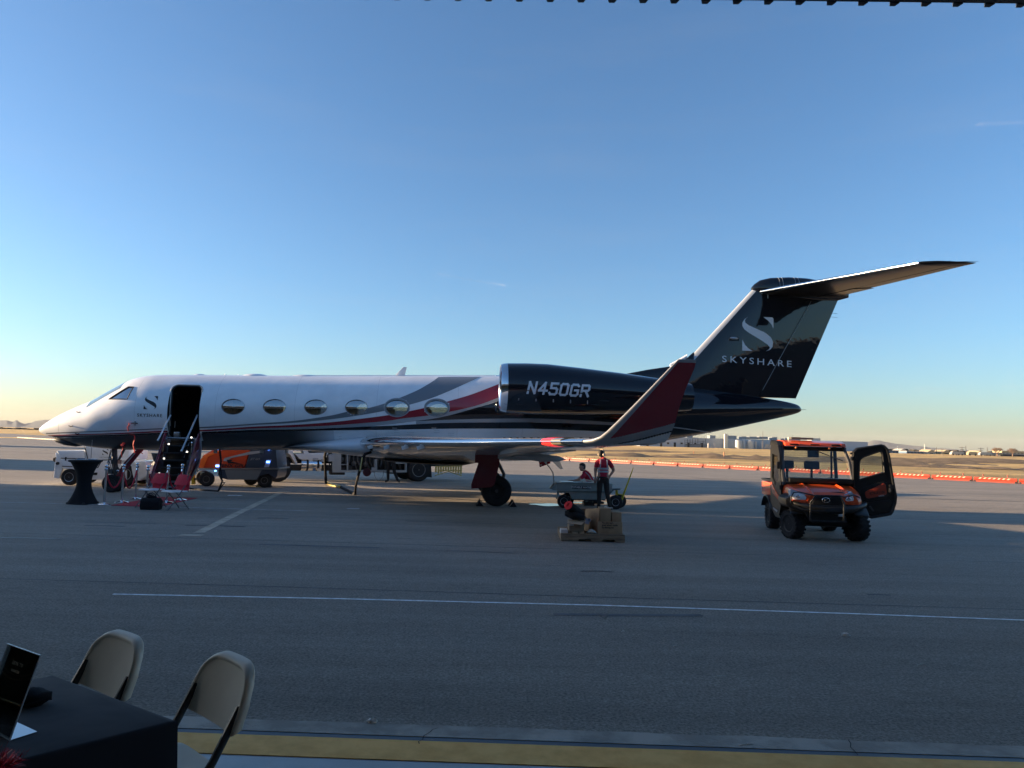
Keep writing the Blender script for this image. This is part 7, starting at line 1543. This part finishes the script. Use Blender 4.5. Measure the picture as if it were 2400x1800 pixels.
# plastic folding chairs
BEIGE = M('beige chair plastic', (.88, .77, .60), .5, bump=.05, bscale=300, var=.03, vscale=5); TUBE = M('dark brown chair tube', (.035, .034, .03), .4, coat=.2)
def flat_tube(q, pts, w_, d_):
    pts = [Vector(p) for p in pts]; rings = []
    for i, p in enumerate(pts):
        dd = (pts[min(i+1, len(pts)-1)]-pts[max(i-1, 0)]).normalized(); xx = Vector((1, 0, 0)); nn = dd.cross(xx).normalized()
        rings.append([p+xx*(w_*math.cos(a))*1.0+nn*(d_*math.sin(a)) for a in [2*math.pi*(j+.5)/8 for j in range(8)]])
    q.loft(rings)
def plastic_chair():
    t = thing('folding_chair', 'x', 'chair', (0, 0, 0), 0, 'beige plastic folding chairs at the near table')
    for s in (-1, 1):
        q = MB(); flat_tube(q, [(s*.213, .262, .70), (s*.213, .15, .50), (s*.213, -.02, .27), (s*.213, -.25, .0)], .013, .019); q.build('leg', TUBE, t)
        q = MB(); flat_tube(q, [(s*.185, -.10, .43), (s*.185, .08, .2), (s*.185, .27, .0)], .012, .018); q.build('leg', TUBE, t)
        q = MB(); q.tube([(s*.20, .05, .40), (s*.20, .19, .36)], .008, 6); q.build('link', TUBE, t)
    q = MB(); q.tube([(-.18, .23, .05), (.18, .23, .05)], .011, 6); q.tube([(-.21, -.21, .05), (.21, -.21, .05)], .011, 6); q.build('stretcher', TUBE, t)
    # seat shell
    q = MB(); rows = []
    prof = [(-.225, .415), (-.23, .44), (-.215, .455), (-.12, .452), (0, .447), (.12, .452), (.19, .462), (.195, .44)]
    for k in range(13):
        s = -1+2*k/12; w2 = .215*s; dz = -.0+.010*abs(s)**6*-1; rows.append([(w2*(1-.06*(y > .1)), y*(1-.05*abs(s)**4), z+dz-(.006*(1-s*s) if -.15 < y < .15 else 0)) for y, z in prof]+[(w2*.98, .19, .428), (w2*.98, -.21, .412)])
    q.loft(rows); q.build('seat', BEIGE, t, ang=60)
    # back: curved shell with a rolled rim, rounded top corners
    q = MB(); NX, NZ = 22, 16; zb, zt = .595, .83; Wb = .225
    def bp(i, j, off):
        s = -1+2*i/NX; v = j/NZ; lim = 1.0
        z0 = zb-.012*(1-s*s); rr_ = .135
        ax = abs(s)*Wb; top = zt if ax < Wb-rr_ else zt-rr_+math.sqrt(max(0, rr_**2-(ax-(Wb-rr_))**2))
        z = z0+(top-z0)*v; ybase = .20+(z-.54)*.33
        y = ybase+.030*(1-s*s)*1.0 + off
        return (s*Wb, y, z)
    F_ = [[bp(i, j, 0) for j in range(NZ+1)] for i in range(NX+1)]
    B_ = [[bp(i, j, .012) for j in range(NZ+1)] for i in range(NX+1)]
    n1 = NZ+1
    q.add([p for r in F_ for p in r], [(i*n1+j, (i+1)*n1+j, (i+1)*n1+j+1, i*n1+j+1) for i in range(NX) for j in range(NZ)])
    q.add([p for r in B_ for p in r], [(i*n1+j, i*n1+j+1, (i+1)*n1+j+1, (i+1)*n1+j) for i in range(NX) for j in range(NZ)])
    rim = [bp(0, j, .0) for j in range(0, NZ+1)]+[bp(i, NZ, .0) for i in range(1, NX)]+[bp(NX, j, .0) for j in range(NZ, -1, -1)]
    rings = []
    for k, p in enumerate(rim):
        p = Vector(p); d = (Vector(rim[min(k+1, len(rim)-1)])-Vector(rim[max(k-1, 0)])).normalized(); yv = Vector((0, .95, .31)) ; out = d.cross(yv).normalized(); out = out if out.dot(p-Vector((0, .24, .68))) > 0 else -out
        wz = .020 if 1 else 0
        rings.append([p-yv*.004-out*.006, p-yv*.006+out*.006, p-yv*.0+out*.014, p+yv*.020+out*.018, p+yv*.046+out*.012, p+yv*.050-out*.002, p+yv*.044-out*.004, p+yv*.012-out*.004])
    q.loft(rings); q.build('backrest', BEIGE, t, ang=60)
    return t
ch = plastic_chair()
CH2 = (Vector((-1.49, 3.17, 0)), R(-42)); CH1 = (Vector((-2.15, 3.47, 0)), R(-35))
ch.location = CH2[0]; ch.rotation_euler = (0, 0, CH2[1]); ch['label'] = 'beige plastic folding chair nearer the middle, its seat and dark frame in view'
c2 = copy_tree(ch); c2.location = CH1[0]; c2.rotation_euler = (0, 0, CH1[1]); c2['label'] = 'beige plastic folding chair further left, only its back above the table'
# litter
def litter(name, px, py, s, lab, mat, seed):
    r_ = random.Random(seed); c = G(px, py, .012 if py < 1740 else .03); q = MB(); n_ = 9
    q.loft([[(s*r_.uniform(.5, 1)*math.cos(a)*k, s*.5*r_.uniform(.5, 1)*math.sin(a)*k, h+r_.uniform(0, .012)) for a in [2*math.pi*j/n_ for j in range(n_)]] for k, h in ((1, .0), (.75, .015), (.2, .022))])
    tag(q.build(name, mat, loc=c, smooth=False), lab, 'litter')
PAP = M('dirty paper', (.85, .82, .76), .8)
litter('crumpled_paper', 874, 1693, .055, 'crumpled pale paper lying at the edge of the concrete threshold', PAP, 1)
litter('paper_scrap', 1982, 1490, .055, 'pale paper scrap on the asphalt near the right side of the picture', PAP, 2)
for k, (px, py, l_, lab) in enumerate(((1687, 1586, .055, 'thin dry twig on the near asphalt, right of centre'), (2160, 1558, .045, 'short dry twig on the asphalt towards the right edge'), (1584, 1514, .03, 'tiny dry twig on the asphalt nearest the painted line'), (1748, 1746, .05, 'pale twig lying on the concrete threshold'), (1460, 1480, .02, 'tiny pale chip on the asphalt just right of the tumbleweed wires'))):
    c = G(px, py, .012); q = MB(); q.tube([c+Vector((-l_, -.01, 0)), c+Vector((0, .004, .006)), c+Vector((l_, .012, 0))], .0028, 5); q.tube([c, c+Vector((l_*.4, .02, .004))], .0015, 4); tag(q.build('twig', PAP), lab, 'twig')
c = G(1418, 1452, .01); q = MB(); r_ = random.Random(8)
for k in range(9):
    a = -1.2+k*.28; L_ = r_.uniform(.07, .13); q.tube([c, c+Vector((math.sin(a)*L_*.5, .02, .03)), c+Vector((math.sin(a)*L_, .03+r_.uniform(0, .05), .05+r_.uniform(.0, .06)))], .0016, 4)
tag(q.build('tumbleweed', M('dry stems', (.26, .24, .2), .9)), 'small dry weed of curled stems on the asphalt below the painted line', 'weed')
# small pale stones scattered over the near asphalt
q = MB(); r_ = random.Random(21)
for k in range(520):
    x, y = r_.uniform(-9, 9), 5.1+14*r_.random()**1.6; s = r_.uniform(.003, .009)*(1+y*.05); q.ball((x, y, s*.4), s, 4, sq=(1, r_.uniform(.6, 1), .6))
tag(q.build('pebbles', M('pale grit', (.33, .32, .3), .9), kind='stuff', smooth=False), 'scattered pale grit lying over the asphalt', 'grit')
